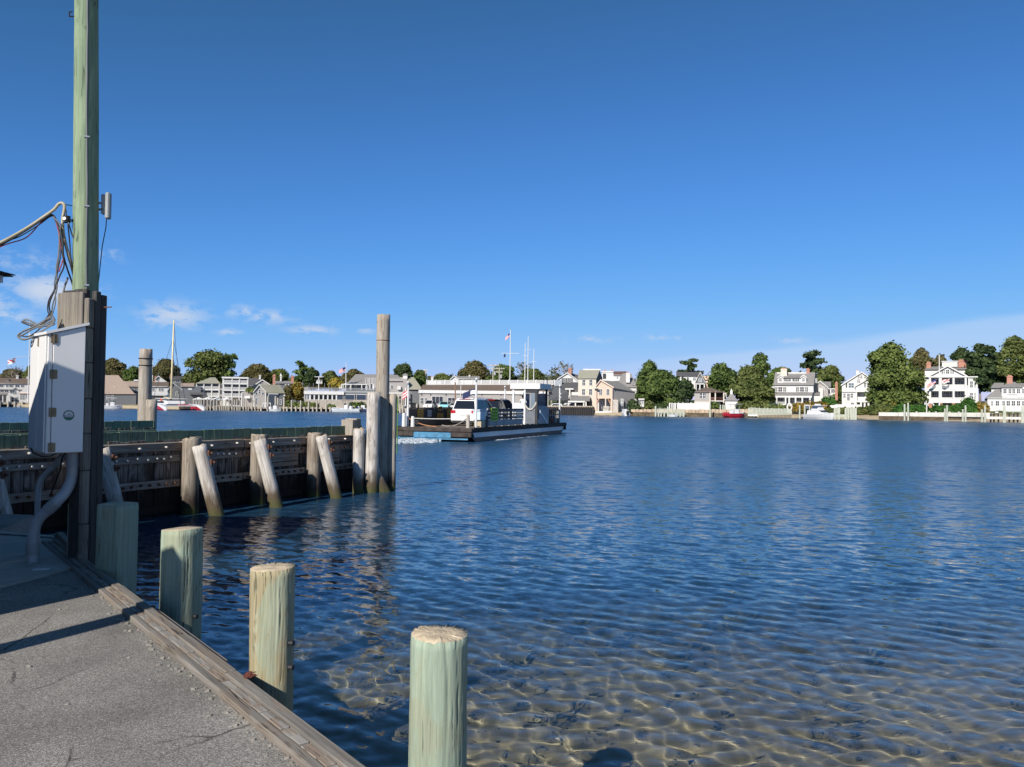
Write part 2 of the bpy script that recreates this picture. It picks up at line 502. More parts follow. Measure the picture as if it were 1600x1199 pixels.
CURB = wood('kerb_timber', (0.095, 0.088, 0.078), (0.245, 0.228, 0.205), axis='X', stain=(0.216, 0.166, 0.122), stain_amt=.45, bump=.4)
BLOCKW = wood('kerb_block_timber', (0.120, 0.112, 0.105), (0.330, 0.315, 0.289), axis='X', stain=(0.247, 0.165, 0.105), stain_amt=.5, bump=.4, scale=1.5)
POSTW = wood('post_timber', (.085, .075, .065), (.26, .235, .205), stain=(.22, .20, .15), stain_amt=.5, bump=.4)
POSTD = wood('shade_dark_post_timber', (.03, .028, .027), (.085, .08, .076), stain=(.06, .055, .05), stain_amt=.5, bump=.4)  # darker copy of the post timber: side face's shade put into its colour
RUST = plain('rusty_iron', (.13, .06, .035), .85, var=.5, scale=30, bump=.4)
STEEL = plain('galvanised_steel', (.50, .50, .50), .45, metal=.8, var=.2, scale=20)
ZINC = plain('bolt_zinc', (.62, .60, .56), .5, metal=.4, var=.2, scale=30)
WHITE = plain('white_paint', (0.608, 0.608, 0.593), .5, var=.04, scale=1.2)
BOXWHITE = plain('white_enamel', (0.720, 0.720, 0.720), .28, var=.02, scale=2.0, spec=.5)
PVC = plain('grey_pvc', (.36, .38, .40), .4, var=.06, scale=4)
PVCD = plain('grey_pvc_coupling', (.29, .30, .31), .5, var=.1, scale=6)
BLACK = plain('black_rubber', (.018, .018, .018), .7, var=.3, scale=5, bump=.3)
BLACKP = plain('black_paint', (.02, .021, .024), .45, var=.2, scale=4)
CABLEK = plain('black_cable', (.02, .02, .022), .5, var=.1)
CABLET = plain('tan_conduit', (.42, .36, .24), .5, var=.12, scale=6)
CABLEG = plain('grey_cable', (0.132, 0.140, 0.148), .5, var=.1)
CABLER = plain('red_cable', (.35, .03, .035), .5, var=.1)
BRASS = plain('brass_hinge', (.20, .155, .095), .45, metal=.5, var=.2, scale=20)
GLASS = glassy('window_glass', (.025, .032, .04))
GLASSB = glassy('pale_window_glass', (.10, .13, .16))
# ------------------------------------------------------------------ deck edge and water geometry
_ea, _eb = Pz(574, 1199, .772), Pz(91, 840, .772)
EA = Vector((_ea.x, _ea.y, 0)); EB = Vector((_eb.x, _eb.y, 0))      # outer line of the landing's kerb
ED = (EB - EA).normalized()                                        # along the edge, away from the camera
EN = Vector((ED.y, -ED.x, 0))                                      # out over the water
DECK_Z = 0.72
rng = np.random.default_rng(7)


def smooth01(t):
    t = np.clip(t, 0, 1); return t * t * (3 - 2 * t)


def bed_depth(x, y):
    return 0.30 + 0.075 * np.clip(y - 3.0 - 0.12 * x, 0, 7) + 0.24 * np.clip(y - 10 - 0.12 * x, 0, 14)


def wave_z(x, y, cell):
    """short wind chop; wavelengths the grid cannot carry are faded out"""
    z = np.zeros_like(x)
    r = np.random.default_rng(3)
    main = math.radians(-122)          # direction the chop travels (towards the viewer, a little left)
    for i in range(60):
        lam = math.exp(r.uniform(math.log(.09), math.log(.38))) if i < 52 else r.uniform(.4, .8)
        a = main + r.normal(0, 1.0 if lam < .26 else .46)
        k = 2 * math.pi / lam
        amp = .035 / k * min(1.0, (lam / .22) ** .5) * (1.0 if lam < .39 else .5)
        ph = r.uniform(0, 6.28)
        c = k * (x * math.cos(a) + y * math.sin(a)) + ph
        fade = smooth01((lam / np.maximum(cell, 1e-4) - 2.5) / 3.0)
        # groups, so that crests come and go
        gk = k / 4.5; ga = a + r.normal(0, .9)
        grp = 0.55 + 0.6 * np.sin(gk * (x * math.cos(ga) + y * math.sin(ga)) + r.uniform(0, 6.28))
        z += amp * fade * grp * (.55 + .45 * smooth01((y - 5.5) / 6.0)) * (np.sin(c) + .25 * np.cos(2 * c))
    return z


def make_water():
    # rows get longer with distance, so that every row carries the chop it can show
    ys = [1.2]
    while ys[-1] < 420:
        ys.append(ys[-1] + max(.026, ys[-1] * .0062) if ys[-1] < 60 else ys[-1] * 1.02)
    ys = np.array(ys)
    us = np.linspace(-1.1, 1.1, 680)
    Y, Uu = np.meshgrid(ys, us, indexing='ij')
    X = Y * Uu
    near = Y < 6
    dyv = np.gradient(ys)[:, None] * np.ones_like(X)
    cell = np.maximum(dyv, Y * (us[1] - us[0])) * 1.0
    Z = wave_z(X, Y, cell)
    # calmer inside the lee of the wing wall
    V = np.stack([X, Y, Z], -1).reshape(-1, 3)
    nr, nc = X.shape
    idx = np.arange(nr * nc).reshape(nr, nc)
    F = np.stack([idx[:-1, :-1], idx[:-1, 1:], idx[1:, 1:], idx[1:, :-1]], -1).reshape(-1, 4)

    m, nt, b = new_mat('harbour_water'); N, L = nt.nodes, nt.links
    N.remove(b); out = N['Material Output']
    tc = N.new('ShaderNodeTexCoord')
    def noise(scale, detail, mapscale, rot):
        mp = N.new('ShaderNodeMapping'); mp.vector_type = 'TEXTURE'; mp.inputs['Scale'].default_value = mapscale; mp.inputs['Rotation'].default_value = (0, 0, rot)
        L.new(tc.outputs['Object'], mp.inputs[0])
        n = N.new('ShaderNodeTexNoise'); n.inputs['Scale'].default_value = scale; n.inputs['Detail'].default_value = detail
        n.inputs['Roughness'].default_value = .55
        L.new(mp.outputs[0], n.inputs[0]); return n.outputs[0]
    def slope(scale, detail, mapscale, rot, amp):
        """random surface slope (x, y) taken straight from noise colour, so it keeps its strength at any distance"""
        mp = N.new('ShaderNodeMapping'); mp.vector_type = 'TEXTURE'; mp.inputs['Scale'].default_value = mapscale; mp.inputs['Rotation'].default_value = (0, 0, rot)
        L.new(tc.outputs['Object'], mp.inputs[0])
        n = N.new('ShaderNodeTexNoise'); n.inputs['Scale'].default_value = scale; n.inputs['Detail'].default_value = detail; n.inputs['Roughness'].default_value = .6
        L.new(mp.outputs[0], n.inputs[0])
        s = N.new('ShaderNodeVectorMath'); s.operation = 'SUBTRACT'; L.new(n.outputs['Color'], s.inputs[0]); s.inputs[1].default_value = (.5, .5, .5)
        m_ = N.new('ShaderNodeVectorMath'); m_.operation = 'MULTIPLY'; L.new(s.outputs[0], m_.inputs[0]); m_.inputs[1].default_value = (amp * .75, amp, 0)
        return m_.outputs[0]
    def vadd(a, c):
        n = N.new('ShaderNodeVectorMath'); n.operation = 'ADD'; L.new(a, n.inputs[0]); L.new(c, n.inputs[1]); return n.outputs[0]
    def vscale(a, f):
        n = N.new('ShaderNodeVectorMath'); n.operation = 'SCALE'; L.new(a, n.inputs[0])
        if isinstance(f, (int, float)): n.inputs['Scale'].default_value = f
        else: L.new(f, n.inputs['Scale'])
        return n.outputs[0]
    sepp = N.new('ShaderNodeSeparateXYZ'); L.new(tc.outputs['Object'], sepp.inputs[0])
    def ramp_y(a, c, lo, hi):
        n = N.new('ShaderNodeMapRange'); n.interpolation_type = 'SMOOTHSTEP'; L.new(sepp.outputs[1], n.inputs[0])
        n.inputs[1].default_value = a; n.inputs[2].default_value = c; n.inputs[3].default_value = lo; n.inputs[4].default_value = hi
        return n.outputs[0]
    # patches of stronger and slacker wind
    gust = noise(.05, 3, (3.0, 1, 1), math.radians(-8))
    gr = N.new('ShaderNodeMapRange'); gr.inputs[1].default_value = .35; gr.inputs[2].default_value = .65
    gr.inputs[3].default_value = .70; gr.inputs[4].default_value = 1.15
    L.new(gust, gr.inputs[0])
    fine = vadd(slope(11.0, 4, (1.7, 1, 1), math.radians(-24), .22), vscale(slope(7.0, 5, (1.8, 1, 1), math.radians(-24), .62), ramp_y(6, 14, 0.0, 1.0)))
    mid = vscale(slope(4.2, 5, (2.4, 1, 1), math.radians(-18), .95), ramp_y(9, 34, 0.0, 1.0))
    big = vscale(slope(.9, 5, (3.0, 1, 1), math.radians(-8), 1.25), ramp_y(25, 90, 0.0, 1.0))
    geo0 = N.new('ShaderNodeNewGeometry')
    tot = vadd(fine, vscale(vadd(mid, big), gr.outputs[0]))
    nn = N.new('ShaderNodeVectorMath'); nn.operation = 'NORMALIZE'; L.new(vadd(geo0.outputs['Normal'], tot), nn.inputs[0])
    nrm = nn.outputs[0]
    # Schlick reflectance of water, the same from above and below (light reaches the bottom)
    geo = N.new('ShaderNodeNewGeometry')
    dt = N.new('ShaderNodeVectorMath'); dt.operation = 'DOT_PRODUCT'; L.new(geo.outputs['Incoming'], dt.inputs[0]); L.new(nrm, dt.inputs[1])
    def mth(op, a, b_):
        n = N.new('ShaderNodeMath'); n.operation = op; n.use_clamp = True
        for i, q in enumerate((a, b_)):
            if isinstance(q, (int, float)): n.inputs[i].default_value = q
            elif q is not None: L.new(q, n.inputs[i])
        return n
    fr = mth('ADD', mth('MULTIPLY', mth('POWER', mth('SUBTRACT', 1.0, mth('ABSOLUTE', dt.outputs['Value'], None).outputs[0]).outputs[0], 5.0).outputs[0], .98).outputs[0], .02)
    gl = N.new('ShaderNodeBsdfGlossy'); gl.inputs['Roughness'].default_value = .03; gl.inputs[0].default_value = (1, 1, 1, 1); L.new(nrm, gl.inputs['Normal'])
    at = N.new('ShaderNodeAttribute'); at.attribute_name = 'depth_m'
    murk = N.new('ShaderNodeMapRange'); murk.interpolation_type = 'SMOOTHSTEP'
    L.new(at.outputs['Fac'], murk.inputs[0]); murk.inputs[1].default_value = .40; murk.inputs[2].default_value = 1.25
    murk.inputs[3].default_value = 0.03; murk.inputs[4].default_value = .97
    WATER_BODY = N.new('ShaderNodeBsdfDiffuse'); WATER_BODY.inputs[0].default_value = (.013, .036, .060, 1)
    through = N.new('ShaderNodeBsdfRefraction'); through.inputs['IOR'].default_value = 1.333; through.inputs['Roughness'].default_value = 0.0
    tint = N.new('ShaderNodeMixRGB'); tint.inputs[1].default_value = (.90, .93, .88, 1); tint.inputs[2].default_value = (.42, .62, .55, 1)
    L.new(murk.outputs[0], tint.inputs[0]); L.new(tint.outputs[0], through.inputs[0])
    m1 = N.new('ShaderNodeMixShader'); L.new(murk.outputs[0], m1.inputs[0]); L.new(through.outputs[0], m1.inputs[1]); L.new(WATER_BODY.outputs[0], m1.inputs[2])
    m2 = N.new('ShaderNodeMixShader'); L.new(fr.outputs[0], m2.inputs[0]); L.new(m1.outputs[0], m2.inputs[1]); L.new(gl.outputs[0], m2.inputs[2])
    # open water: facets too small to see, their spread carried by the microfacet lobe
    pr = N.new('ShaderNodeBsdfPrincipled'); pr.inputs['Base Color'].default_value = (.015, .056, .118, 1); pr.inputs['IOR'].default_value = 1.333
    L.new(ramp_y(8, 50, .15, .27), pr.inputs['Roughness']); L.new(nrm, pr.inputs['Normal'])
    m3 = N.new('ShaderNodeMixShader'); L.new(ramp_y(7, 24, 0.0, 1.0), m3.inputs[0]); L.new(m2.outputs[0], m3.inputs[1]); L.new(pr.outputs[0], m3.inputs[2])
    L.new(m3.outputs[0], out.inputs[0])
    o = mesh_np('water', V, F, m, smooth=True)
    a = o.data.attributes.new('depth_m', 'FLOAT', 'POINT')
    a.data.foreach_set('value', bed_depth(X, Y).astype(np.float32).ravel())
    tag(o, kind='structure', label='blue rippled harbour water between the landing and the far shore')
    return o


def make_seabed():
    xs = np.linspace(-60, 75, 260) ; ys = np.concatenate([np.linspace(-4, 16, 150), np.linspace(17, 420, 60)])
    xs = np.sign(xs) * (np.abs(xs) / 75) ** 1.8 * 400
    X, Y = np.meshgrid(xs, ys)
    r = np.random.default_rng(5)
    Z = -bed_depth(X, Y)
    for i in range(22):
        lam = r.uniform(.5, 3.5); a = r.uniform(0, 6.28); k = 6.28 / lam
        Z += .0035 * lam * np.sin(k * (X * math.cos(a) + Y * math.sin(a)) + r.uniform(0, 6.28))
    Z = np.minimum(Z, -.12)
    V = np.stack([X, Y, Z], -1).reshape(-1, 3)
    nr, nc = X.shape; idx = np.arange(nr * nc).reshape(nr, nc)
    F = np.stack([idx[:-1, :-1], idx[:-1, 1:], idx[1:, 1:], idx[1:, :-1]], -1).reshape(-1, 4)
    m, nt, b = new_mat('sandy_bed'); N, L = nt.nodes, nt.links
    b.inputs['Roughness'].default_value = .95; b.inputs['Specular IOR Level'].default_value = .1
    tc = N.new('ShaderNodeTexCoord')
    n1 = N.new('ShaderNodeTexNoise'); n1.inputs['Scale'].default_value = 1.1; n1.inputs['Detail'].default_value = 8; n1.inputs['Roughness'].default_value = .65
    L.new(tc.outputs['Object'], n1.inputs[0])
    cr = N.new('ShaderNodeValToRGB'); e = cr.color_ramp.elements
    e[0].position = .35; e[0].color = (.24, .20, .145, 1); e[1].position = .68; e[1].color = (.44, .37, .27, 1)
    L.new(n1.outputs[0], cr.inputs[0])
    vo = N.new('ShaderNodeTexVoronoi'); vo.inputs['Scale'].default_value = 5.5; L.new(tc.outputs['Object'], vo.inputs[0])
    rv = N.new('ShaderNodeMapRange'); rv.inputs[1].default_value = .05; rv.inputs[2].default_value = .16; rv.inputs[3].default_value = .0; rv.inputs[4].default_value = 0
    L.new(vo.outputs['Distance'], rv.inputs[0])
    mx = N.new('ShaderNodeMixRGB'); L.new(rv.outputs[0], mx.inputs[0]); L.new(cr.outputs[0], mx.inputs[1]); L.new(vo.outputs['Color'], mx.inputs[2])
    hs = N.new('ShaderNodeHueSaturation'); hs.inputs['Saturation'].default_value = .12; hs.inputs['Value'].default_value = .35
    L.new(vo.outputs['Color'], hs.inputs['Color']); L.new(hs.outputs[0], mx.inputs[2])
    L.new(mx.outputs[0], b.inputs['Base Color'])
    o = mesh_np('seabed', V, F, m, smooth=True)
    return tag(o, kind='structure', label='pale sandy bottom seen through the shallow water')


wat = make_water()
bed = make_seabed()
wat.cycles.is_caustics_caster = True          # sunlight is refracted by the real ripples onto the real bottom
bed.cycles.is_caustics_receiver = True
sl.cycles.is_caustics_light = True


def make_stones():
    rg = np.random.default_rng(17); mb = MB()
    for k in range(420):
        y = rg.uniform(3.4, 10); x = rg.uniform(-1.6, .75 * y)
        s = rg.uniform(.010, .030) * (1 + .8 * (rg.random() < .1)); z = -float(bed_depth(np.array(x), np.array(y))) + s * .25
        ring = lambda rr_, h: [(x + s * rr_ * math.cos(q + .3 * h) * rg.uniform(.8, 1.2), y + s * rr_ * math.sin(q + .3 * h) * rg.uniform(.7, 1.1), z + s * h) for q in np.linspace(0, 6.283, 7)[:-1]]
        mb.loft([ring(.7, -.35), ring(1.1, .05), ring(.55, .5)])
    o = mb.build('pebbles', plain('sea_pebble', (.24, .21, .17), .8, var=.6, scale=3.0), None, smooth=True)
    o.cycles.is_caustics_receiver = True
    tag(o, 'scattered pebbles and shells on the shallow sandy bottom', 'pebbles', kind='stuff')


make_stones()

# ------------------------------------------------------------------ the landing: asphalt, pad, kerb
def asphalt_mat():
    m, nt, b = new_mat('asphalt'); N, L = nt.nodes, nt.links
    b.inputs['Roughness'].default_value = .9; b.inputs['Specular IOR Level'].default_value = .25
    tc = N.new('ShaderNodeTexCoord')
    v = N.new('ShaderNodeTexVoronoi'); v.inputs['Scale'].default_value = 230; L.new(tc.outputs['Object'], v.inputs[0])
    hs = N.new('ShaderNodeSeparateColor'); L.new(v.outputs['Color'], hs.inputs[0])
    cr = N.new('ShaderNodeValToRGB'); e = cr.color_ramp.elements
    e[0].position = 0; e[0].color = (.070, .066, .061, 1); e[1].position = 1; e[1].color = (.31, .295, .27, 1)
    e2 = cr.color_ramp.elements.new(.55); e2.color = (.145, .137, .125, 1)
    L.new(hs.outputs[0], cr.inputs[0])
    n1 = N.new('ShaderNodeTexNoise'); n1.inputs['Scale'].default_value = 1.3; n1.inputs['Detail'].default_value = 7; L.new(tc.outputs['Object'], n1.inputs[0])
    r1 = N.new('ShaderNodeMapRange'); r1.inputs[1].default_value = .3; r1.inputs[2].default_value = .7; r1.inputs[3].default_value = .78; r1.inputs[4].default_value = 1.3
    L.new(n1.outputs[0], r1.inputs[0])
    mu = N.new('ShaderNodeMixRGB'); mu.blend_type = 'MULTIPLY'; mu.inputs[0].default_value = 1
    r1.inputs[3].default_value = 1.05; r1.inputs[4].default_value = 1.75
    L.new(cr.outputs[0], mu.inputs[1]); L.new(r1.outputs[0], mu.inputs[2])
    # blown sand lying in the hollows
    n2 = N.new('ShaderNodeTexNoise'); n2.inputs['Scale'].default_value = 2.4; n2.inputs['Detail'].default_value = 9; n2.inputs['Roughness'].default_value = .7
    L.new(tc.outputs['Object'], n2.inputs[0])
    r2 = N.new('ShaderNodeMapRange'); r2.inputs[1].default_value = .60; r2.inputs[2].default_value = .76; r2.inputs[4].default_value = .55
    L.new(n2.outputs[0], r2.inputs[0])
    mx = N.new('ShaderNodeMixRGB'); mx.inputs[2].default_value = (.30, .265, .21, 1)
    L.new(r2.outputs[0], mx.inputs[0]); L.new(mu.outputs[0], mx.inputs[1]); L.new(mx.outputs[0], b.inputs['Base Color'])
    wv = N.new('ShaderNodeTexNoise'); wv.inputs['Scale'].default_value = 2.2; wv.inputs['Detail'].default_value = 5; L.new(tc.outputs['Object'], wv.inputs[0])
    wm = N.new('ShaderNodeMixRGB'); wm.inputs[0].default_value = .22; L.new(tc.outputs['Object'], wm.inputs[1]); L.new(wv.outputs['Color'], wm.inputs[2])
    vc = N.new('ShaderNodeTexVoronoi'); vc.feature = 'DISTANCE_TO_EDGE'; vc.inputs['Scale'].default_value = .75; L.new(wm.outputs[0], vc.inputs[0])
    rc = N.new('ShaderNodeMapRange'); rc.inputs[1].default_value = .002; rc.inputs[2].default_value = .007; rc.inputs[3].default_value = .7; rc.inputs[4].default_value = 0.0
    L.new(vc.outputs['Distance'], rc.inputs[0])
    gt = N.new('ShaderNodeMapRange'); gt.inputs[1].default_value = .48; gt.inputs[2].default_value = .56; L.new(n1.outputs[0], gt.inputs[0])
    gm = N.new('ShaderNodeMath'); gm.operation = 'MULTIPLY'; L.new(rc.outputs[0], gm.inputs[0]); L.new(gt.outputs[0], gm.inputs[1])
    mc = N.new('ShaderNodeMixRGB'); mc.inputs[2].default_value = (.03, .028, .026, 1); L.new(gm.outputs[0], mc.inputs[0]); L.new(mx.outputs[0], mc.inputs[1])
    L.new(mc.outputs[0], b.inputs['Base Color'])
    bp = N.new('ShaderNodeBump'); bp.inputs['Strength'].default_value = .6; bp.inputs['Distance'].default_value = .005
    L.new(v.outputs['Distance'], bp.inputs['Height']); L.new(bp.outputs[0], b.inputs['Normal'])
    return m


KERB_W = .185
q0 = EA - ED * 5.0; q1 = EB + ED * .05
far_l = Vector((-13.5, 13.5, 0))
inner = -EN * (KERB_W - .015)
mb = MB()
pts = [q0 + inner, q1 + inner, Vector((-6.45, 10.07, 0)), Vector((-6.9, 11.6, 0)), Vector((-11, 12.2, 0)), Vector((-14, 5, 0)), Vector((-9, -5, 0))]
# ragged asphalt lip beside the kerb
edge = []
r = random.Random(4)
n = 120
for i in range(n + 1):
    t = i / n
    edge.append((q0 + (q1 - q0) * t) - EN * (KERB_W - .02 + r.uniform(-.014, .022)))
pts = edge + pts[2:]
mb.prism([(p.x, p.y, DECK_Z) for p in pts], (0, 0, -1.6))
landing = tag(mb.build('pavement', asphalt_mat()), kind='structure', label='worn speckled asphalt of the ferry landing')
CONC = plain('concrete', (.36, .33, .29), .9, var=.15, scale=5, bump=.25, bscale=60)
mb = MB()
pad = [Pz(p[0], p[1], DECK_Z) for p in [(84, 839.5), (100, 856), (118, 884), (112, 890), (66, 903), (0, 920), (-120, 945), (-160, 850), (0, 832.5)]]
mb.prism([(p.x, p.y, DECK_Z + .022) for p in pad], (0, 0, -.03))
tag(mb.build('pavement_pad', CONC, bevel=.006), kind='structure', label='smooth concrete pad at the corner of the landing')

# kerb: inner board, row of short blocks, outer board, all separate timbers
kerb = thing('timber_kerb', 'grey timber kerb of two boards with short blocks between along the asphalt edge', 'kerb', (0, 0, 0))
ang = math.atan2(ED.y, ED.x)


def along(s, off, z):
    p = EA + ED * s + EN * off
    return Vector((p.x, p.y, z))


def kerb_piece(name, s0, s1, o0, o1, z0, z1, mat, tilt=0.0, bev=.006):
    L_, W_ = (s1 - s0) / 2, (o1 - o0) / 2
    mb = MB().box(-L_, L_, -W_, W_, -(z1 - z0) / 2, (z1 - z0) / 2)
    o = mb.build(name, mat, kerb, bevel=bev)
    o.location = along((s0 + s1) / 2, (o0 + o1) / 2, (z0 + z1) / 2)
    o.rotation_euler = (0, tilt, ang)
    return o


r = random.Random(11)
KT = DECK_Z + .052
for (s0, s1) in [(-5, -1.9), (-1.89, 1.62), (1.63, 4.4), (4.41, 7.42)]:
    kerb_piece('outer_board', s0, s1, -.073, 0.0, DECK_Z - .12, KT + r.uniform(-.004, .006), CURB)
for (s0, s1) in [(-5, -.55), (-.54, 2.85), (2.86, 5.2), (5.21, 7.42)]:
    kerb_piece('inner_board', s0, s1, -.185, -.132, DECK_Z - .12, KT - .012 + r.uniform(-.005, .003), CURB)
s = -2.2
while s < 7.3:
    w = r.uniform(.10, .17)
    kerb_piece('block', s, s + w, -.128, -.078, DECK_Z - .10, KT - r.uniform(.006, .018), BLOCKW, tilt=r.uniform(-.02, .02), bev=.003)
    s += w + r.uniform(.002, .008)
kerb_piece('fascia_board', 1.95, 3.62, .010, .060, DECK_Z - .5, KT - .03, CURB)
kerb_piece('fascia_board', -4.0, 7.3, -.03, .008, DECK_Z - 1.3, DECK_Z - .125, SHEET)
# pad's own edge board running up to the corner
p0, p1 = Pz(93, 838, KT), Pz(128, 874, KT)
MB().bar((p0.x, p0.y, KT - .01), (p1.x, p1.y, KT - .01), .07, .12).build('edge_board', CURB, kerb, bevel=.006)
# far end of the landing is boarded too
p0, p1 = Pz(91, 837.5, KT), Pz(-120, 823, KT)
MB().bar((p0.x, p0.y, DECK_Z - .35), (p1.x, p1.y, DECK_Z - .35), .08, .75).build('end_board', SHEET, kerb)


# small loose things on the landing
r = random.Random(31); mb = MB()
for k in range(260):
    s_ = r.uniform(-3.4, 6.6); o_ = -KERB_W - abs(r.gauss(0, .05)) - .01 if k < 190 else -r.uniform(.3, 2.6)
    p = along(s_, o_, DECK_Z); q = r.uniform(.004, .011)
    mb.obox((p.x, p.y, DECK_Z + q * .4), (q, q * .3, 0), (-q * .3, q * .8, 0), (0, 0, q * .6))
tag(mb.build('gravel', plain('loose_gravel', (.26, .24, .21), .9, var=.4, scale=40)), 'loose grit and pebbles lying along the asphalt edge', 'gravel', kind='stuff')
mb = MB()
for k in range(9):
    p = Pz(391 + r.uniform(-5, 5), 1057 + r.uniform(-4, 3), KT); a_ = r.uniform(0, 6.28); l_ = r.uniform(.012, .03)
    mb.obox((p.x, p.y, KT + .006 + k * .0015), (l_ * math.cos(a_), l_ * math.sin(a_), r.uniform(-.005, .005)), (-l_ * .5 * math.sin(a_), l_ * .5 * math.cos(a_), .002), (0, 0, .001))
tag(mb.build('dry_leaves', plain('dry_leaf', (.12, .035, .02), .9, var=.3)), 'little clump of dry red brown leaves on the kerb by the tan piling', 'leaves', kind='stuff')
p = Pz(64, 890, DECK_Z + .025)
MB().obox((p.x, p.y, DECK_Z + .027), (.075, .012, .002), (-.004, .022, .003), (0, 0, .002)).build('paper_scrap', WHITE)
tag(bpy.data.objects['paper_scrap'], 'scrap of white paper on the concrete pad by the conduit foot', 'paper')

# ------------------------------------------------------------------ round and squared pilings
def piling_mesh(name, r, z0, z1, mat, seed=0, lean=(0, 0), flat=None, n=28, rings=26, taper=0.0, top_tilt=(0, 0), dome=.003, wob=.02, square=0.0, sqrot=0.0, parent=None, chip=0.0, checks=0):
    rr = np.random.default_rng(seed); mb = MB(); rl = []
    ph = rr.uniform(0, 6.28, 8)
    ck = [(rr.uniform(0, 6.28), z1 - rr.uniform(-.05, .9) ** 2 * 1.1, rr.uniform(.15, .8), rr.uniform(.018, .05), rr.uniform(.02, .085)) for _ in range(checks)]
    for i in range(rings + 1):
        t = i / rings; z = z0 + (z1 - z0) * t
        ring = []
        for j in range(n):
            a = 2 * math.pi * j / n
            k = 1 + wob * (math.sin(2 * a + ph[0]) + .7 * math.sin(3 * a + ph[1] + 1.1 * z) + .5 * math.sin(5 * a + ph[2]) + .8 * math.sin(2.3 * z + ph[3]) + .5 * math.sin(a + 3.7 * z + ph[4]))
            k += .006 * rr.normal()
            for (ca_, ct_, cl_, cw_, cd_) in ck:
                if ct_ - cl_ < z < ct_ + .02:
                    u_ = (a - ca_ - .05 * math.sin(9 * z + ca_) + math.pi) % (2 * math.pi) - math.pi
                    if abs(u_) < cw_: k -= cd_ * (1 - abs(u_) / cw_) * min(1, (z - ct_ + cl_) / (cl_ * .5))
            rad = r * k * (1 + taper * (1 - t))
            if square:
                b = a - sqrot; q = 1 / max(abs(math.cos(b)), abs(math.sin(b)))
                rad = rad * ((1 - square) + square * min(q, 1.25) * .92)
            zz = z
            if i == rings:
                zz += top_tilt[0] * rad * math.cos(a) + top_tilt[1] * rad * math.sin(a) + (rr.normal() * chip)
                rad *= .985
            ring.append((rad * math.cos(a) + lean[0] * (z - z0), rad * math.sin(a) + lean[1] * (z - z0), zz))
        rl.append(ring)
    mb.loft(rl, cap=False)
    # sawn top
    mb.cur = 1
    top = rl[-1]; o = len(mb.v)
    cx = sum(p[0] for p in top) / n; cy = sum(p[1] for p in top) / n; cz = sum(p[2] for p in top) / n
    base = (rings) * n
    mid = [(cx + (p[0] - cx) * .55, cy + (p[1] - cy) * .55, cz + (p[2] - cz) * .6 + dome) for p in top]
    mb.add(mid + [(cx, cy, cz + dome * 1.1)], [])
    for j in range(n):
        j2 = (j + 1) % n
        mb.f.append((base + j, base + j2, o + j2, o + j)); mb.m.append(1)
        mb.f.append((o + j, o + j2, o + n)); mb.m.append(1)
    ob = mb.build(name, [mat, ENDGRAIN], parent, smooth=True)
    # sharp rim
    return ob


def piling(name, label, px, D, top_py, r, mat, **kw):
    c = P(px, top_py, D)
    o = piling_mesh(name, r, -1.6 - c.z * 0, c.z, mat, **kw)
    o.location = (c.x, c.y, 0)
    return tag(o, label, 'piling', 'pilings along the edge of the landing')


GP2 = GREENPILE
pA = piling('mooring_piling', 'squared dark green piling beside the timber post at the landing', 184, 7.85, 787, .165, GREENPILE, n=120, rings=60, checks=10, seed=1, square=.8, sqrot=math.radians(-10))
pB = piling('mooring_piling', 'pale green flat sided piling between the squared post and the tan piling', 285, 6.7, 826, .148, GREENPILE, n=120, rings=60, checks=12, seed=2, square=.6, sqrot=math.radians(-28), top_tilt=(.06, -.02))
pC = piling('mooring_piling', 'tan and green striped piling, middle of the pilings along the kerb', 427, 5.4, 886, .142, TANPILE, n=140, rings=60, checks=22, seed=3, top_tilt=(.05, .03), chip=.0025, wob=.026)
pD = piling('mooring_piling', 'thick pale green piling standing in the water nearest the camera', 687, 3.95, 990, .145, GREENPILE, n=140, rings=60, checks=20, seed=5, top_tilt=(-.02, .03), chip=.0035, wob=.024)
for (o, zs) in ((pB, (.62,)), (pC, (.80, .64)), (pA, (.55,))):
    for z in zs:
        d = Vector((.93, -.35, 0))
        MB().cyl(d * .125 + Vector((0, 0, z)), d * .175 + Vector((0, 0, z)), .018, n=8).build('bolt', BLACKP, o)


# ------------------------------------------------------------------ timber wing walls of the ferry slip
PB = Vector((-6.16, 16.53, 0)); PD = Vector((.472, .8816, 0)); PN = Vector((.8816, -.472, 0))
PANG = math.atan2(PD.y, PD.x)
wall1 = thing('wing_wall', 'long grey timber wing wall of the ferry slip with slanting batter piles', 'timber wall', PB, PANG)
# local x runs along the wall, local y = towards the slip (away from PN), z up.  PN is local -y.


def wbox(parent, name, x0, x1, y0, y1, z0, z1, mat, bev=.008, rot=(0, 0, 0)):
    mb = MB().box(-(x1 - x0) / 2, (x1 - x0) / 2, -(y1 - y0) / 2, (y1 - y0) / 2, -(z1 - z0) / 2, (z1 - z0) / 2)
    o = mb.build(name, mat, parent, bevel=bev)
    o.location = ((x0 + x1) / 2, (y0 + y1) / 2, (z0 + z1) / 2); o.rotation_euler = rot
    return o


def bolt_row(parent, x0, x1, step, y, z, r, proto, jit=.02, rr=random.Random(3)):
    x = x0
    while x < x1:
        share('bolt', proto, parent, (x, y, z + rr.uniform(-jit, jit)), (math.radians(90) + rr.uniform(-.1, .1), 0, rr.uniform(-.25, .25)))
        x += step * rr.uniform(.8, 1.2)


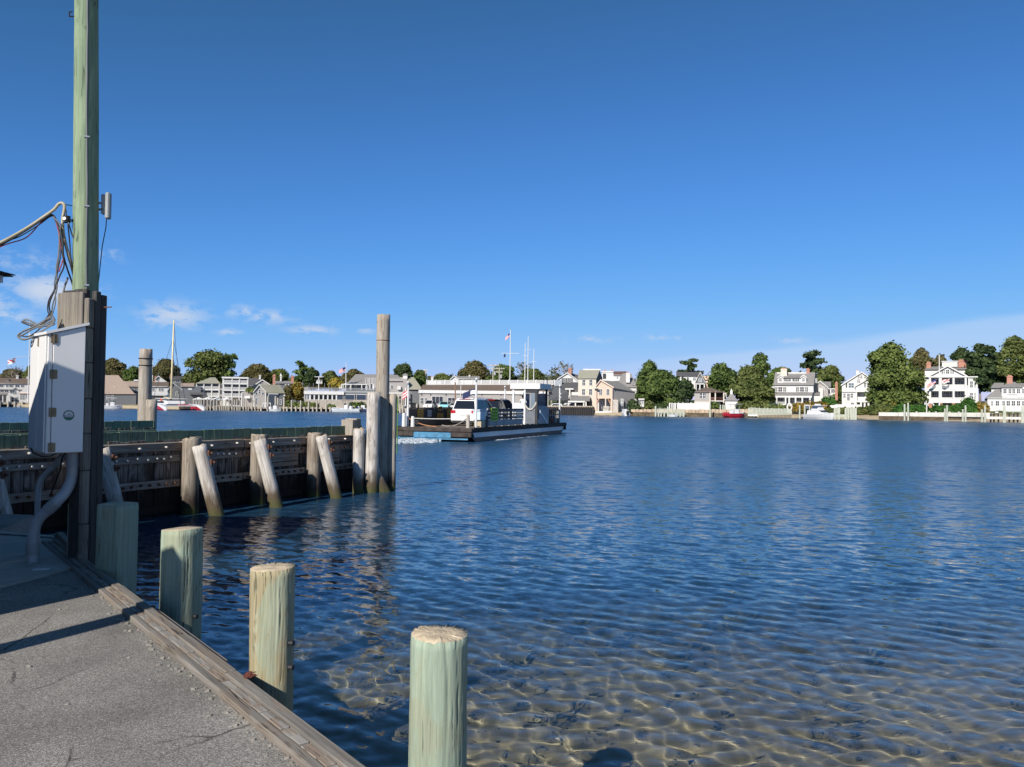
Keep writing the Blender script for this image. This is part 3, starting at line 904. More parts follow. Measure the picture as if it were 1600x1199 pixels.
def build_wall(root, x0, x1, ztop, seed):
    rr = random.Random(seed); x = x0
    while x < x1:                                             # sheet planks, each its own board
        w = rr.uniform(.17, .24); dz = rr.uniform(-.04, .02)
        wbox(root, 'plank', x, x + w - rr.uniform(.006, .02), 1.10 + rr.uniform(-.012, .012), 1.19, -1.2, ztop - .20 + dz, SHEET, .006)
        x += w
    x = x0
    while x < x1:                                             # upright green boards along the top
        w = rr.uniform(.24, .31)
        wbox(root, 'cap_board', x, min(x + w - .006, x1), 1.10 + rr.uniform(0, .012), 1.16, ztop - .24, ztop + rr.uniform(-.008, .01), GREENCAP, .006)
        x += w
    return root


build_wall(wall1, -6.5, 6.2, 1.76, 5)
wbox(wall1, 'cap_rail', -6.5, 6.2, 1.165, 1.34, 1.60, 1.735, GREENCAP)
# wales
bolt0 = MB().cyl((0, 0, -.01), (0, 0, .05), .022, .020, n=8).build('bolt', ZINC, wall1); bolt0.location = (-6.3, 1.0, 1.44); bolt0.rotation_euler = (math.radians(90), 0, 0)
brust = MB().cyl((0, 0, -.01), (0, 0, .045), .028, .024, n=8).build('bolt', RUST, wall1); brust.location = (-6.2, .93, .72); brust.rotation_euler = (math.radians(90), 0, 0)
segs = [(-6.5, -3.9), (-3.88, -1.86), (-1.84, .02), (.04, 1.75), (1.77, 3.8), (3.82, 6.1)]
r = random.Random(8)
for (a, b_) in segs:
    wbox(wall1, 'wale', a, b_, .96, 1.095, 1.34 + r.uniform(-.01, .01), 1.52 + r.uniform(-.01, .01), WALE, .012)
    wbox(wall1, 'wale', a, b_, 1.00, 1.096, 1.12 + r.uniform(-.02, .01), 1.26, WALE, .012)
    wbox(wall1, 'wale', a, b_, .985, 1.097, .58 + r.uniform(-.015, .015), .74, WALE, .012)
    wbox(wall1, 'wale', a, b_, 1.02, 1.098, .05, .20, SHEET, .012)
    bolt_row(wall1, a + .15, b_ - .1, .62, .955, 1.43, .02, bolt0)
    bolt_row(wall1, a + .10, b_ - .1, .21, .995, 1.20, .02, bolt0 if a < 1.7 else brust)
    bolt_row(wall1, a + .10, b_ - .08, .20, .98, .665, .02, brust, jit=.015)
for x in (3.0, 4.6):
    for z in (.86, .98, 1.08):
        wbox(wall1, 'wale', x - .7, x + .6, 1.03, 1.099, z - .05, z + .05, WALE, .01)

# upright bearing piles and slanting batter piles
ups = [(-4.25, 1.58), (-2.25, 1.60), (.12, 1.58), (2.03, 1.61), (3.92, 1.60)]
for k, (x, zt) in enumerate(ups):
    o = piling_mesh('upright_pile', .175, -1.4, zt, GREY, seed=30 + k, n=20, rings=14, parent=wall1, chip=.02, taper=.05)
    o.location = (x, .80, 0)
    wbox(wall1, 'chock', x + .12, x + .30, .82, 1.0, 1.44, 1.62, GREY)
plate0 = None
bat = [(-3.95, 1.50, .145), (-1.92, 1.48, .135), (.28, 1.46, .145), (1.97, 1.52, .148), (4.03, 1.55, .145)]
for k, (x, zt, rad) in enumerate(bat):
    top = Vector((x - .26, .44, zt)); foot = Vector((x + .12, -.08, -.95))
    d = top - foot
    o = piling_mesh('batter_pile', rad, 0, d.length, BATTER, seed=50 + k, n=20, rings=16, parent=wall1, chip=.012, taper=.04, wob=.014)
    o.location = foot
    o.rotation_mode = 'QUATERNION'; o.rotation_quaternion = d.to_track_quat('Z', 'Y')
    for dz in (.16, .36):                                       # rusty plates and nuts that hold the head
        c = top - d.normalized() * dz + Vector((.10, -.13, 0))
        pl = MB().box(-.055, .055, -.02, .02, -.06, .06).build('plate', RUST, wall1, bevel=.006)
        pl.location = c; pl.rotation_euler = (0, 0, math.radians(32))
        MB().cyl((0, -.015, 0), (0, -.075, 0), .03, n=6).build('nut', RUST, pl)
# end of the wall: squared stubs, splinted pile, broken batter pile
wbox(wall1, 'stub_post', 5.48, 5.68, .85, 1.25, 1.5, 1.93, GREYP)
wbox(wall1, 'stub_post', 5.70, 5.90, .9, 1.3, 1.5, 1.96, GREYP)
o = piling_mesh('upright_pile', .15, -1.4, 1.70, BATTER, seed=71, n=20, rings=14, parent=wall1, chip=.02); o.location = (5.22, .42, 0)
wbox(wall1, 'splint_board', 5.36, 5.50, .18, .28, .98, 1.70, GREYP, .012)
# broken batter stump
foot = Vector((6.10, -.25, -.9)); top = Vector((5.60, .30, .62)); d = top - foot
o = piling_mesh('broken_pile', .2, 0, d.length, BATTER, seed=77, n=22, rings=12, parent=wall1, chip=.09, top_tilt=(-.5, .6), taper=.12)
o.location = foot; o.rotation_mode = 'QUATERNION'; o.rotation_quaternion = d.to_track_quat('Z', 'Y')
# weed growing at the batter feet
# tall dolphin at the end of the wall
dol = thing('piling_cluster', 'tall grey guide piling strapped to shorter piles at the end of the wing wall', 'piling cluster', PB + PD * 6.05 - PN * .30, PANG)
o = piling_mesh('guide_pile', .178, -1.4, 4.83, GREYP, seed=81, n=26, rings=36, parent=dol, chip=.008, taper=.12, wob=.012)
MB().tube([(.18 * math.cos(a) , .18 * math.sin(a), 4.12) for a in np.linspace(0, 6.283, 25)], .012, 6).build('strap', RUST, dol)
o = piling_mesh('short_pile', .185, -1.4, 2.68, BATTER, seed=82, n=24, rings=18, parent=dol, chip=.012, lean=(.02, 0)); o.location = (-.58, -.10, 0)
o = piling_mesh('short_pile', .12, -1.4, 2.64, GREYP, seed=84, n=22, rings=16, parent=dol, chip=.01); o.location = (.20, -.20, 0)
MB().box(-.010, .010, -.010, .010, -.2, 1.35).build('guide_rod', plain('green_rod', (.12, .26, .06), .5), dol, loc=(.27, -.33, 1.2))

# second wing wall beyond the slip
w2 = Vector((-11.15, 25.0, 0))
wall2 = thing('wing_wall', 'dark green far wing wall beyond the ferry slip, half hidden by the box', 'timber wall', w2 + PN * 1.1, PANG)
build_wall(wall2, -12, .0, 1.76, 15)
wbox(wall2, 'cap_rail', -12, 0, 1.165, 1.5, 1.62, 1.735, GREENCAP)
for (a, b_) in [(-12, -8), (-7.98, -4), (-3.98, -.02)]:
    wbox(wall2, 'wale', a, b_, .98, 1.095, 1.30, 1.48, GREENCAP)
    wbox(wall2, 'wale', a, b_, .98, 1.096, .60, .76, SHEET)
dol2 = thing('piling_cluster', 'grey banded piling with a short pile beside it on the far wing wall', 'piling cluster', P(225.5, 650, 25.6) * 1.0, PANG)
dol2.location.z = 0
ztop = P(225.5, 546, 25.6).z
o = piling_mesh('guide_pile', .195, -1.4, ztop, GREYP, seed=91, n=24, rings=26, parent=dol2, chip=.012, taper=.06)
for z in (ztop - .30, ztop - .52):
    MB().tube([(.205 * math.cos(a), .205 * math.sin(a), z) for a in np.linspace(0, 6.283, 25)], .016, 6).build('strap', BLACK, dol2)
o = piling_mesh('short_pile', .165, -1.4, P(236, 625, 25.4).z, GREYP, seed=92, n=20, rings=14, parent=dol2, chip=.012); o.location = (.24, -.02, 0)
o.location = Matrix.Rotation(-PANG, 3, 'Z') @ (Vector((P(236.5, 640, 25.3).x, 25.3, 0)) - Vector((dol2.location.x, dol2.location.y, 0)))
# sandy spit of foam-white sill in front of wall 2 is only water glare, left to the light
# ------------------------------------------------------------------ utility pole, timber post, meter box, cables
pole_base = Vector((P(141, 700, 8.62).x, 8.62, DECK_Z))
tp = P(135.5, -60, 8.62)
pole = thing('utility_pole', 'tall green treated utility pole rising behind the white box', 'utility pole', pole_base)
top_rel = tp - pole_base
po = piling_mesh('shaft', .116, -1.5, top_rel.z, GREENPOLE, seed=101, n=28, rings=44, parent=pole, taper=.22, wob=.010, lean=(top_rel.x / (top_rel.z + 1.5), 0))


def pole_pt(z, a, r=.150):
    t = (z + 1.5) / (top_rel.z + 1.5); r = r - .150 + .116 * (1 + .22 * (1 - t))
    return Vector((top_rel.x * t + r * math.cos(a), r * math.sin(a), z))


zs = np.linspace(1.2, top_rel.z - .1, 30)
rr = random.Random(2)
af = math.radians(-58)
MB().tube([pole_pt(z, af + rr.uniform(-.03, .03), .160) for z in zs], .011, 8).build('riser_cable', CABLEG, pole, smooth=True)
for z in (1.9, 2.9, 3.75, 4.5, top_rel.z - .45):
    c = pole_pt(z, af, .163)
    MB().obox(c, (.022, .012, 0), (-.006, .012, 0), (0, 0, .008)).build('cable_clip', STEEL, pole)
# step hook near the top
c = pole_pt(top_rel.z - .62, math.radians(190), .15)
MB().tube([c, c + Vector((-.06, 0, 0)), c + Vector((-.06, 0, .05)), c + Vector((-.03, 0, .05))], .008, 6).build('hook', BLACK, pole)
# antenna panel on the far right side
ca = P(167, 322, 8.7) - pole_base
an = MB().box(-.024, .024, -.035, .035, -.145, .145).build('antenna', plain('grey_plastic', (.27, .29, .29), .5), pole, bevel=.012)
an.location = ca + Vector((.015, 0, 0))
MB().box(-.02, .02, -.03, .03, -.10, .12).build('antenna', PVC, pole, bevel=.01, loc=ca + Vector((-.045, .02, .01)))
MB().bar(ca + Vector((-.10, 0, .03)), ca + Vector((.0, 0, .03)), .02).build('bracket', STEEL, pole)
MB().bar(ca + Vector((-.10, 0, -.04)), ca + Vector((.0, 0, -.04)), .02).build('bracket', STEEL, pole)
cb = ca + Vector((.0, 0, -.14))
MB().tube([cb, cb + Vector((-.01, .01, -.1)), cb + Vector((-.05, .02, -.3)), cb + Vector((-.10, .04, -.8)), cb + Vector((-.11, .04, -1.0))], .005, 6).build('antenna_cable', CABLEK, pole)
# spool insulator on a stand-off
si = P(104, 343, 8.5) - pole_base
MB().cyl(si + Vector((.02, .05, 0)), pole_pt(si.z, math.radians(200), .14), .016, n=8).build('standoff', STEEL, pole)
MB().cyl(si + Vector((0, 0, -.035)), si + Vector((0, 0, .035)), .038, n=14).build('insulator', BLACK, pole, smooth=False)
MB().cyl(si + Vector((0, -.045, 0)), si + Vector((0, .03, 0)), .018, n=10).build('insulator_bolt', STEEL, pole)
hk = P(98, 319, 8.5) - pole_base
MB().cyl(hk, pole_pt(hk.z, math.radians(195), .14), .005, n=6).build('guy_wire', CABLEK, pole)


def wires(name, lst, parent=None, base=Vector((0, 0, 0))):
    """lst: (material, radius, [(px,py,D)...]) smooth curves through pixels at a depth"""
    for (mat, rad, pp) in lst:
        pts = [P(*q) - base for q in pp]
        # Catmull-Rom
        q = [pts[0] * 2 - pts[1]] + pts + [pts[-1] * 2 - pts[-2]]
        out = []
        for i in range(1, len(q) - 2):
            for t in np.linspace(0, 1, 7)[:-1]:
                a, b_, c_, d_ = q[i - 1], q[i], q[i + 1], q[i + 2]
                out.append(.5 * ((2 * b_) + (c_ - a) * t + (2 * a - 5 * b_ + 4 * c_ - d_) * t * t + (3 * b_ - a - 3 * c_ + d_) * t ** 3))
        out.append(pts[-1])
        o = MB().tube(out, rad, 8).build(name, mat, parent, smooth=True)
    return o


drop = thing('service_cable', 'bundle of tan, black and red service cables looping from the left to the pole', 'cables', pole_base)
wires('conduit', [(CABLET, .016, [(-70, 413, 7.9), (0, 380, 8.1), (40, 358, 8.3), (70, 338, 8.4), (84, 328, 8.45), (92, 319, 8.5), (98, 318, 8.5), (101, 324, 8.5), (98, 344, 8.5), (99, 365, 8.5), (106, 395, 8.5), (113, 420, 8.55), (120, 446, 8.6)])], drop, pole_base)
D5 = 8.45
wires('wire', [
    (CABLEK, .008, [(-70, 420, 7.9), (0, 384, 8.1), (38, 362, 8.3), (66, 344, 8.4), (82, 336, 8.45), (90, 350, D5), (96, 366, D5), (97, 392, D5), (100, 415, D5), (93, 432, D5), (86, 452, D5), (77, 476, D5), (80, 496, D5)]),
    (CABLER, .006, [(-70, 424, 7.9), (0, 386, 8.1), (40, 372, 8.3), (62, 350, 8.4), (80, 335, 8.45), (90, 356, D5), (95, 385, D5), (99, 402, D5), (92, 425, D5)]),
    (CABLEK, .006, [(-70, 430, 7.9), (-5, 384, 8.1), (30, 370, 8.3), (60, 352, 8.4), (80, 338, 8.45), (87, 346, D5), (93, 364, D5), (95, 395, D5), (90, 425, D5), (86, 450, D5), (76, 470, D5), (75, 488, D5), (82, 496, D5)]),
    (CABLEG, .007, [(82, 338, 8.45), (94, 352, D5), (93, 372, D5), (91, 400, D5), (88, 420, D5), (89, 450, D5), (82, 478, D5), (80, 497, D5)]),
    (CABLEK, .007, [(106, 350, D5), (109, 380, 8.5), (111, 405, 8.5), (116, 430, 8.55), (120, 449, 8.6)]),
    (CABLEG, .007, [(107, 348, D5), (112, 365, 8.5), (120, 384, 8.55), (126, 398, 8.6)]),
    (CABLEK, .009, [(92, 354, D5), (98, 376, D5), (99, 398, D5), (105, 420, 8.5), (112, 440, 8.55), (117, 458, 8.6)]),
    (CABLEG, .006, [(100, 345, D5), (92, 362, D5), (93, 386, D5), (90, 416, D5), (85, 445, D5), (87, 470, D5), (81, 495, D5)]),
    (CABLEG, .010, [(106, 434, 8.55), (100, 452, 8.5), (97, 472, 8.45), (90, 506, 8.4)]),
    (CABLEK, .005, [(98, 320, 8.5), (103, 328, 8.5), (104, 338, 8.5)]),
], drop, pole_base)
coil = thing('cable_coil', 'tangled grey slack cable lying on top of the white box', 'cables', pole_base)
D6 = 8.2
wires('loop', [
    (CABLEG, .010, [(80, 494, D6), (66, 503, D6), (50, 512, D6), (36, 518, D6), (28, 525, D6), (34, 530, D6), (46, 529, D6), (58, 522, D6), (74, 512, D6), (85, 502, D6), (82, 494, D6)]),
    (CABLEG, .009, [(84, 499, D6), (70, 507, D6), (52, 514, D6), (38, 522, D6), (30, 527, D6), (40, 531, D6), (60, 520, D6), (86, 506, D6)]),
    (CABLEG, .008, [(82, 496, D6), (72, 500, D6), (60, 508, D6), (46, 505, D6), (36, 501, D6), (44, 500, D6), (56, 506, D6), (70, 510, D6), (86, 500, D6)]),
    (CABLEK, .008, [(78, 490, D6), (68, 502, D6), (50, 509, D6), (34, 503, D6), (42, 507, D6), (58, 511, D6), (84, 508, D6)]),
    (CABLEK, .007, [(80, 486, D6), (74, 498, D6), (62, 514, D6), (44, 526, D6), (30, 522, D6), (44, 515, D6), (66, 506, D6), (80, 498, D6)]),
    (CABLEG, .008, [(52, 503, D6), (57, 508, D6), (62, 513, D6), (68, 510, D6)]),
], coil, pole_base)

# timber post boxed round the pole's foot
A_R = math.radians(110); A_L = math.radians(200)                 # azimuths its two seen faces look to
nr = Vector((math.sin(A_R), math.cos(A_R), 0)); nl = Vector((math.sin(A_L), math.cos(A_L), 0))
corner = P(145, 640, 8.28); corner.z = 0
post = thing('timber_post', 'squared grey timber post boxing in the foot of the utility pole', 'post', (corner.x, corner.y, DECK_Z), math.atan2(nr.y, nr.x))
# local x = nr (out of right face), local y = left along front: front normal nl = local -y? nl is +90 deg clockwise from nr -> local -y
zt = P(140, 452, 8.3).z - DECK_Z


def pbox(name, x0, x1, y0, y1, z0, z1, mat=POSTW, bev=.008):
    mb = MB().box(x0, x1, y0, y1, z0, z1)
    return mb.build(name, mat, post, bevel=bev)


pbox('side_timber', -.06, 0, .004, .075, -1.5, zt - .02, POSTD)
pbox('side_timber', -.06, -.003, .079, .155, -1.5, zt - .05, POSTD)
zz = -1.5
for k, h in enumerate([1.9, .55, .38, .36, .37, .36, .31]):
    z1 = min(zz + h, zt + .03)
    pbox('edge_block', -.066, -.004 - .004 * (k % 2), -.085 - .004 * (k % 3), 0, zz, z1 - .004, bev=.01)
    zz += h
for k, (x0, x1) in enumerate([(-.24, -.07), (-.40, -.244)]):
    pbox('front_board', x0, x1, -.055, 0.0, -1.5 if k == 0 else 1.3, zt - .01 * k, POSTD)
pbox('front_board', -.42, -.07, -.10, -.058, 1.6, zt - .04)
p_ = MB().cyl((0, 0, 0), (.12, 0, 0), .007, n=6).build('spike', RUST, post); p_.location = (-.01, .1, zt - .18)
pbox('foot_pile', -.34, -.08, .01, .15, -1.5, .6, GREENPILE, .02)

# white meter box on the post, two hinged doors, sloping lid
A_R2 = math.radians(135)
nb = Vector((math.sin(A_R2), math.cos(A_R2), 0))
bc = P(72, 640, 7.95); bc.z = 0
box = thing('meter_box', 'white electrical cabinet with brass hinges and sloping lid on the timber post', 'cabinet', (bc.x, bc.y, 0), math.atan2(nb.y, nb.x))
# local x = normal of the wide (right) face; local +y runs to the right along the wide face; left face looks to local -y
W, Dp = .345, .56
zb = P(72, 709, 7.95).z; zt0 = P(72, 522, 7.95).z
mbx = MB()
tilt = .105
# body with a sloping top
xs0, xs1 = -Dp, 0.0
body = [(0, 0), (W, 0)]
vs = []
for (x, y) in [(0, 0), (0, W), (-Dp, W), (-Dp, 0)]:
    vs.append((x, y, zb))
for (x, y) in [(0, 0), (0, W), (-Dp, W), (-Dp, 0)]:
    vs.append((x, y, zt0 + tilt * (y / W)))
mbx.add(vs, [(3, 2, 1, 0), (4, 5, 6, 7), (0, 1, 5, 4), (1, 2, 6, 5), (2, 3, 7, 6), (3, 0, 4, 7)])
mbx.build('body', BOXWHITE, box, bevel=.004)


def bslab(name, y0, y1, x0, x1, z0, z1a, z1b, mat, bev=.004):
    vs = [(x0, y0, z0), (x1, y0, z0), (x1, y1, z0), (x0, y1, z0), (x0, y0, z1a), (x1, y0, z1a), (x1, y1, z1b), (x0, y1, z1b)]
    return MB().add(vs, [(0, 3, 2, 1), (4, 5, 6, 7), (0, 1, 5, 4), (1, 2, 6, 5), (2, 3, 7, 6), (3, 0, 4, 7)]).build(name, mat, box, bevel=bev)


door = bslab('door', .045, W - .006, .002, .022, zb + .006, zt0 - .01 + tilt * .1, zt0 - .012 + tilt * .97, BOXWHITE)
bslab('frame_strip', .0, .040, .002, .016, zb + .002, zt0 - .004, zt0 + tilt * .08, plain('white_frame', (.70, .70, .69), .4, var=.05))
bslab('lid', -.03, W + .025, -Dp - .03, .04, zt0 + .004, zt0 + .028, zt0 + .028 + tilt * 1.06, BOXWHITE).location.z = 0
# lid is rebuilt as a tilted plate
lid = [o for o in box.children if o.name.startswith('lid')][0]
v = lid.data.vertices
for p in v:
    base = zt0 + tilt * (p.co.y / W)
    p.co.z = base + (.004 if p.co.z < zt0 + .02 + 1e-6 or abs(p.co.z - (zt0 + .004)) < .006 else .030)
lid.data.update()
# left door on the narrow side
MB().box(-Dp + .02, -.25, -.018, -.002, zb + .02, zt0 - .03).build('side_door', BOXWHITE, box, bevel=.004)
MB().box(-.243, -.01, -.018, -.002, zb + .01, zt0 - .02).build('side_door', BOXWHITE, box, bevel=.004)
hz = [zt0 - .045, zt0 - .40, zt0 - .78, zb + .06]
for z in hz:
    h = MB().box(.022, .030, .020, .046, z - .045, z + .045).box(.022, .030, .050, .085, z - .045, z + .045).build('hinge', BRASS, box, bevel=.002)
    MB().cyl((.031, .048, z - .047), (.031, .048, z + .047), .006, n=8).build('hinge_pin', BRASS, h)
MB().box(-.262, -.236, -.026, -.017, zt0 - .115, zt0 - .03).build('hinge', BRASS, box, bevel=.002)
# round printed emblem: ring of lettering ticks, a fish in the middle, green waves below
EMB = plain('emblem_print', (.10, .13, .14), .6); EMBG = plain('emblem_green', (.05, .17, .13), .6)
ey, ez = .045 + .155, P(103, 649, 8.1).z
e = MB()
for k in range(22):
    a = math.radians(-20 + k * 220 / 21.0)
    c = Vector((.0235, ey + .046 * math.cos(a), ez + .046 * math.sin(a)))
    t = Vector((0, -math.sin(a), math.cos(a))); n_ = Vector((0, math.cos(a), math.sin(a)))
    h = .005 + .0014 * ((k * 7) % 3)
    e.obox(c, t * .003, n_ * h, (.0008, 0, 0))
emb = e.build('emblem', EMB, door)
f = MB(); pts = []
for k in range(17):
    a = math.radians(200 + k * 140 / 16); pts.append((.0232, ey + .052 * math.cos(a), ez + .052 * math.sin(a)))
f.prism(pts, (.0012, 0, 0)); f.build('emblem_base', EMBG, emb)
g = MB()
g.prism([(.0232, ey - .014, ez + .013), (.0232, ey, ez + .019), (.0232, ey + .013, ez + .013), (.0232, ey + .020, ez + .018), (.0232, ey + .020, ez + .007), (.0232, ey, ez + .007)], (.0012, 0, 0))
for k in range(12):
    y = ey - .038 + k * .0069
    g.obox((.0238, y, ez - .007), (0, .0023, 0), (0, 0, .0042 + .001 * (k % 2)), (.0006, 0, 0))
g.build('emblem_print', EMB, emb)
# conduits under the box
cond = thing('conduit_pipe', 'thick grey plastic conduit bending from under the cabinet down to the pad', 'pipe', (bc.x, bc.y, 0))
CB = Vector((bc.x, bc.y, 0))


def pipe(parent, pp, rad, mat):
    pts = [P(*q) - CB for q in pp]
    q = [pts[0] * 2 - pts[1]] + pts + [pts[-1] * 2 - pts[-2]]; out = []
    for i in range(1, len(q) - 2):
        for t in np.linspace(0, 1, 7)[:-1]:
            a, b_, c_, d_ = q[i - 1], q[i], q[i + 1], q[i + 2]
            out.append(.5 * ((2 * b_) + (c_ - a) * t + (2 * a - 5 * b_ + 4 * c_ - d_) * t * t + (3 * b_ - a - 3 * c_ + d_) * t ** 3))
    out.append(pts[-1])
    return MB().tube(out, rad, 18).build('pipe', mat, parent, smooth=True)


pipe(cond, [(114, 700, 8.25), (114, 728, 8.25), (112, 748, 8.25), (103, 768, 8.2), (90, 783, 8.15), (76, 796, 8.15), (60, 812, 8.15), (53, 830, 8.15), (51, 850, 8.15), (51, 882, 8.15)], .054, PVC)
for (a, b_, rad) in [((114, 706, 8.25), (114, 730, 8.25), .064), ((88, 785, 8.15), (74, 798, 8.15), .061), ((51, 848, 8.15), (51, 866, 8.15), .062)]:
    MB().cyl(P(*a) - CB, P(*b_) - CB, rad, n=18).build('coupling', PVCD, cond, smooth=False)
thin = thing('conduit_pipe', 'thin grey conduit curving down behind the thick one', 'pipe', (bc.x, bc.y, 0))
pipe(thin, [(101, 706, 8.5), (95, 720, 8.5), (84, 730, 8.55), (70, 742, 8.6), (61, 758, 8.6), (59, 780, 8.6), (58, 815, 8.6), (58, 858, 8.6)], .028, PVC)
MB().cyl(P(98, 712, 8.5) - CB, P(84, 729, 8.52) - CB, .033, n=14).build('coupling', PVCD, thin)
wr = thing('hanging_wire', 'black wire sagging under the white cabinet', 'wire', (bc.x, bc.y, 0))
for pp in [[(48, 700, 8.1), (52, 708, 8.1), (64, 713, 8.1), (78, 713, 8.1), (90, 708, 8.2), (100, 706, 8.3)], [(104, 704, 8.3), (97, 716, 8.3), (94, 735, 8.35), (86, 755, 8.4), (78, 776, 8.5)]]:
    pts = [P(*q) - CB for q in pp]
    MB().tube(pts, .008, 6).build('strand', CABLEK, wr, smooth=True)

# ------------------------------------------------------------------ ticket house at the left, seen only by its eave corner
th = thing('ticket_house', 'white trimmed ticket house with dark shingled eave at the left edge', 'building', (0, 0, DECK_Z))
TRIM = plain('ticket_trim', (.62, .63, .64), .6, var=.08)
SH_ = shingle('ticket_shingle', (.16, .145, .13), (.30, .28, .26), rows=8)
cx, cy = P(14, 440, 11.0).x, 11.0
ez_ = P(14, 432, 11.0).z - DECK_Z
x1 = cx; y1 = cy
MB().box(x1 - 2.9, x1 - .22, y1 - 3.4, y1 - .25, -.02, ez_ - .10).build('wall', SH_, th)
MB().box(x1 - .30, x1 - .20, y1 - .33, y1 - .24, 0, ez_ - .105).build('corner_board', TRIM, th)
MB().box(x1 - 3.0, x1 - .05, y1 - 3.5, y1 - .05, ez_ - .10, ez_ - .005).build('fascia', TRIM, th)
rf = MB()
hx, hy = x1 - 1.55, y1 - 1.75
b4 = [(x1 - 3.1, y1 - 3.6, ez_), (x1, y1 - 3.6, ez_), (x1, y1, ez_), (x1 - 3.1, y1, ez_)]
rdg = [(hx, hy - .6, ez_ + 1.0), (hx, hy + .6, ez_ + 1.0)]
rf.add(b4 + rdg + [(p[0], p[1], p[2] - .004) for p in b4], [(0, 1, 4), (1, 2, 5, 4), (2, 3, 5), (3, 0, 4, 5), (0, 3, 2, 1)])
rf.build('roof', shingle('ticket_roof', (.05, .048, .045), (.13, .12, .11), rows=10), th)
# shingle tabs along the eave that reaches into view
tabm = MB().box(-.055, .055, -.02, .10, 0, .012).build('shingle', shingle('ticket_tab', (.05, .048, .045), (.14, .13, .12)), th, loc=(x1 - .06, y1 + .005, ez_ + .006))
for k in range(1, 8):
    share('shingle', tabm, th, (x1 - .06 - k * .12, y1 + .004 * (k % 2), ez_ + .006), (0, 0, 0))
for k in range(7):
    share('shingle', tabm, th, (x1 + .005, y1 - .08 - k * .12, ez_ + .007), (0, 0, math.radians(-90)))
# unseen gabled booth left of the camera, shaped to cast the cabinet's shadow
hx_, hy_ = -math.sin(SUN_AZ), -math.cos(SUN_AZ)                    # direction shadows run
def pq(p, q): return Vector((p * hy_ + q * hx_, -p * hx_ + q * hy_, 0))
bo = pq(-7.35, 2.6)
bt = thing('shadow_booth', 'small unseen gabled booth left of the camera, shaped to cast the shadow on the white cabinet', 'building', (bo.x, bo.y, DECK_Z), math.atan2(hy_, hx_))
EZ, AZ_ = 3.73 - DECK_Z, 4.56 - DECK_Z
MB().prism([(-.12, -.93, 0), (-.12, -.93, EZ), (-.12, 0, AZ_ - .12), (-.12, .93, EZ), (-.12, .93, 0)], (-2.0, 0, 0)).build('wall', SH_, bt)
for s in (-1, 1):
    MB().prism([(0, s * 1.05, EZ - .06), (0, 0, AZ_), (0, 0, AZ_ + .06), (0, s * 1.05, EZ)], (-2.3, 0, 0)).build('roof', shingle('booth_roof', (.05, .048, .045), (.13, .12, .11), rows=10), bt)
MB().box(-.118, -.06, -.35, .35, 0, 2.05).build('door', TRIM, bt)
MB().box(-2.0, -.2, .935, 3.4, 0, EZ - .42).build('annex', SH_, bt)  # annex added to widen the booth's shadow over the pad
MB().prism([(-.1, .935, EZ - .2), (-.1, 3.55, EZ - .42), (-.1, 3.55, EZ - .36), (-.1, .935, EZ - .14)], (-2.1, 0, 0)).build('shade_annex_roof', shingle('shade_annex_roof', (.05, .048, .045), (.13, .12, .11), rows=10), bt)
# unseen post left of the camera, placed to cast the band across the asphalt
sp = Vector((-4.47, 3.40, DECK_Z))
sg = thing('shadow_post', 'unseen square timber post left on the asphalt, placed to cast the shadow crossing the kerb', 'post', sp)
MB().box(-.09, .09, -.09, .09, 0, 2.7).build('shaft', POSTW, sg, bevel=.008)
MB().prism([(-.085, -.085, 2.7), (.085, -.085, 2.7), (.085, .085, 2.7), (-.085, .085, 2.7)], (0, 0, .05)).build('cap', POSTW, sg)
# ------------------------------------------------------------------ far shore: terrain
SHORE = [(-400, 240), (0, 224), (280, 214), (345, 207), (600, 206), (900, 194), (1200, 185), (1450, 169), (1600, 158), (1900, 140)]


def shore_d(px):
    return float(np.interp(px, [s[0] for s in SHORE], [s[1] for s in SHORE]))


def ground_z(px, b):
    hill = np.interp(px, [700, 1000, 1300], [0, .6, 1.0])
    lo = np.interp(b, [-40, -3, 1.5, 2.0, 8, 30, 80, 200, 900], [-5, -1.6, -1.5, .75, .9, 1.3, 2.2, 4.5, 6])
    hi = np.interp(b, [-40, -4, 0, 3, 9, 16, 28, 60, 150, 900], [-5, -1.2, -.25, .7, 1.5, 2.3, 3.0, 4.2, 6, 8])
    return lo * (1 - hill) + hi * hill


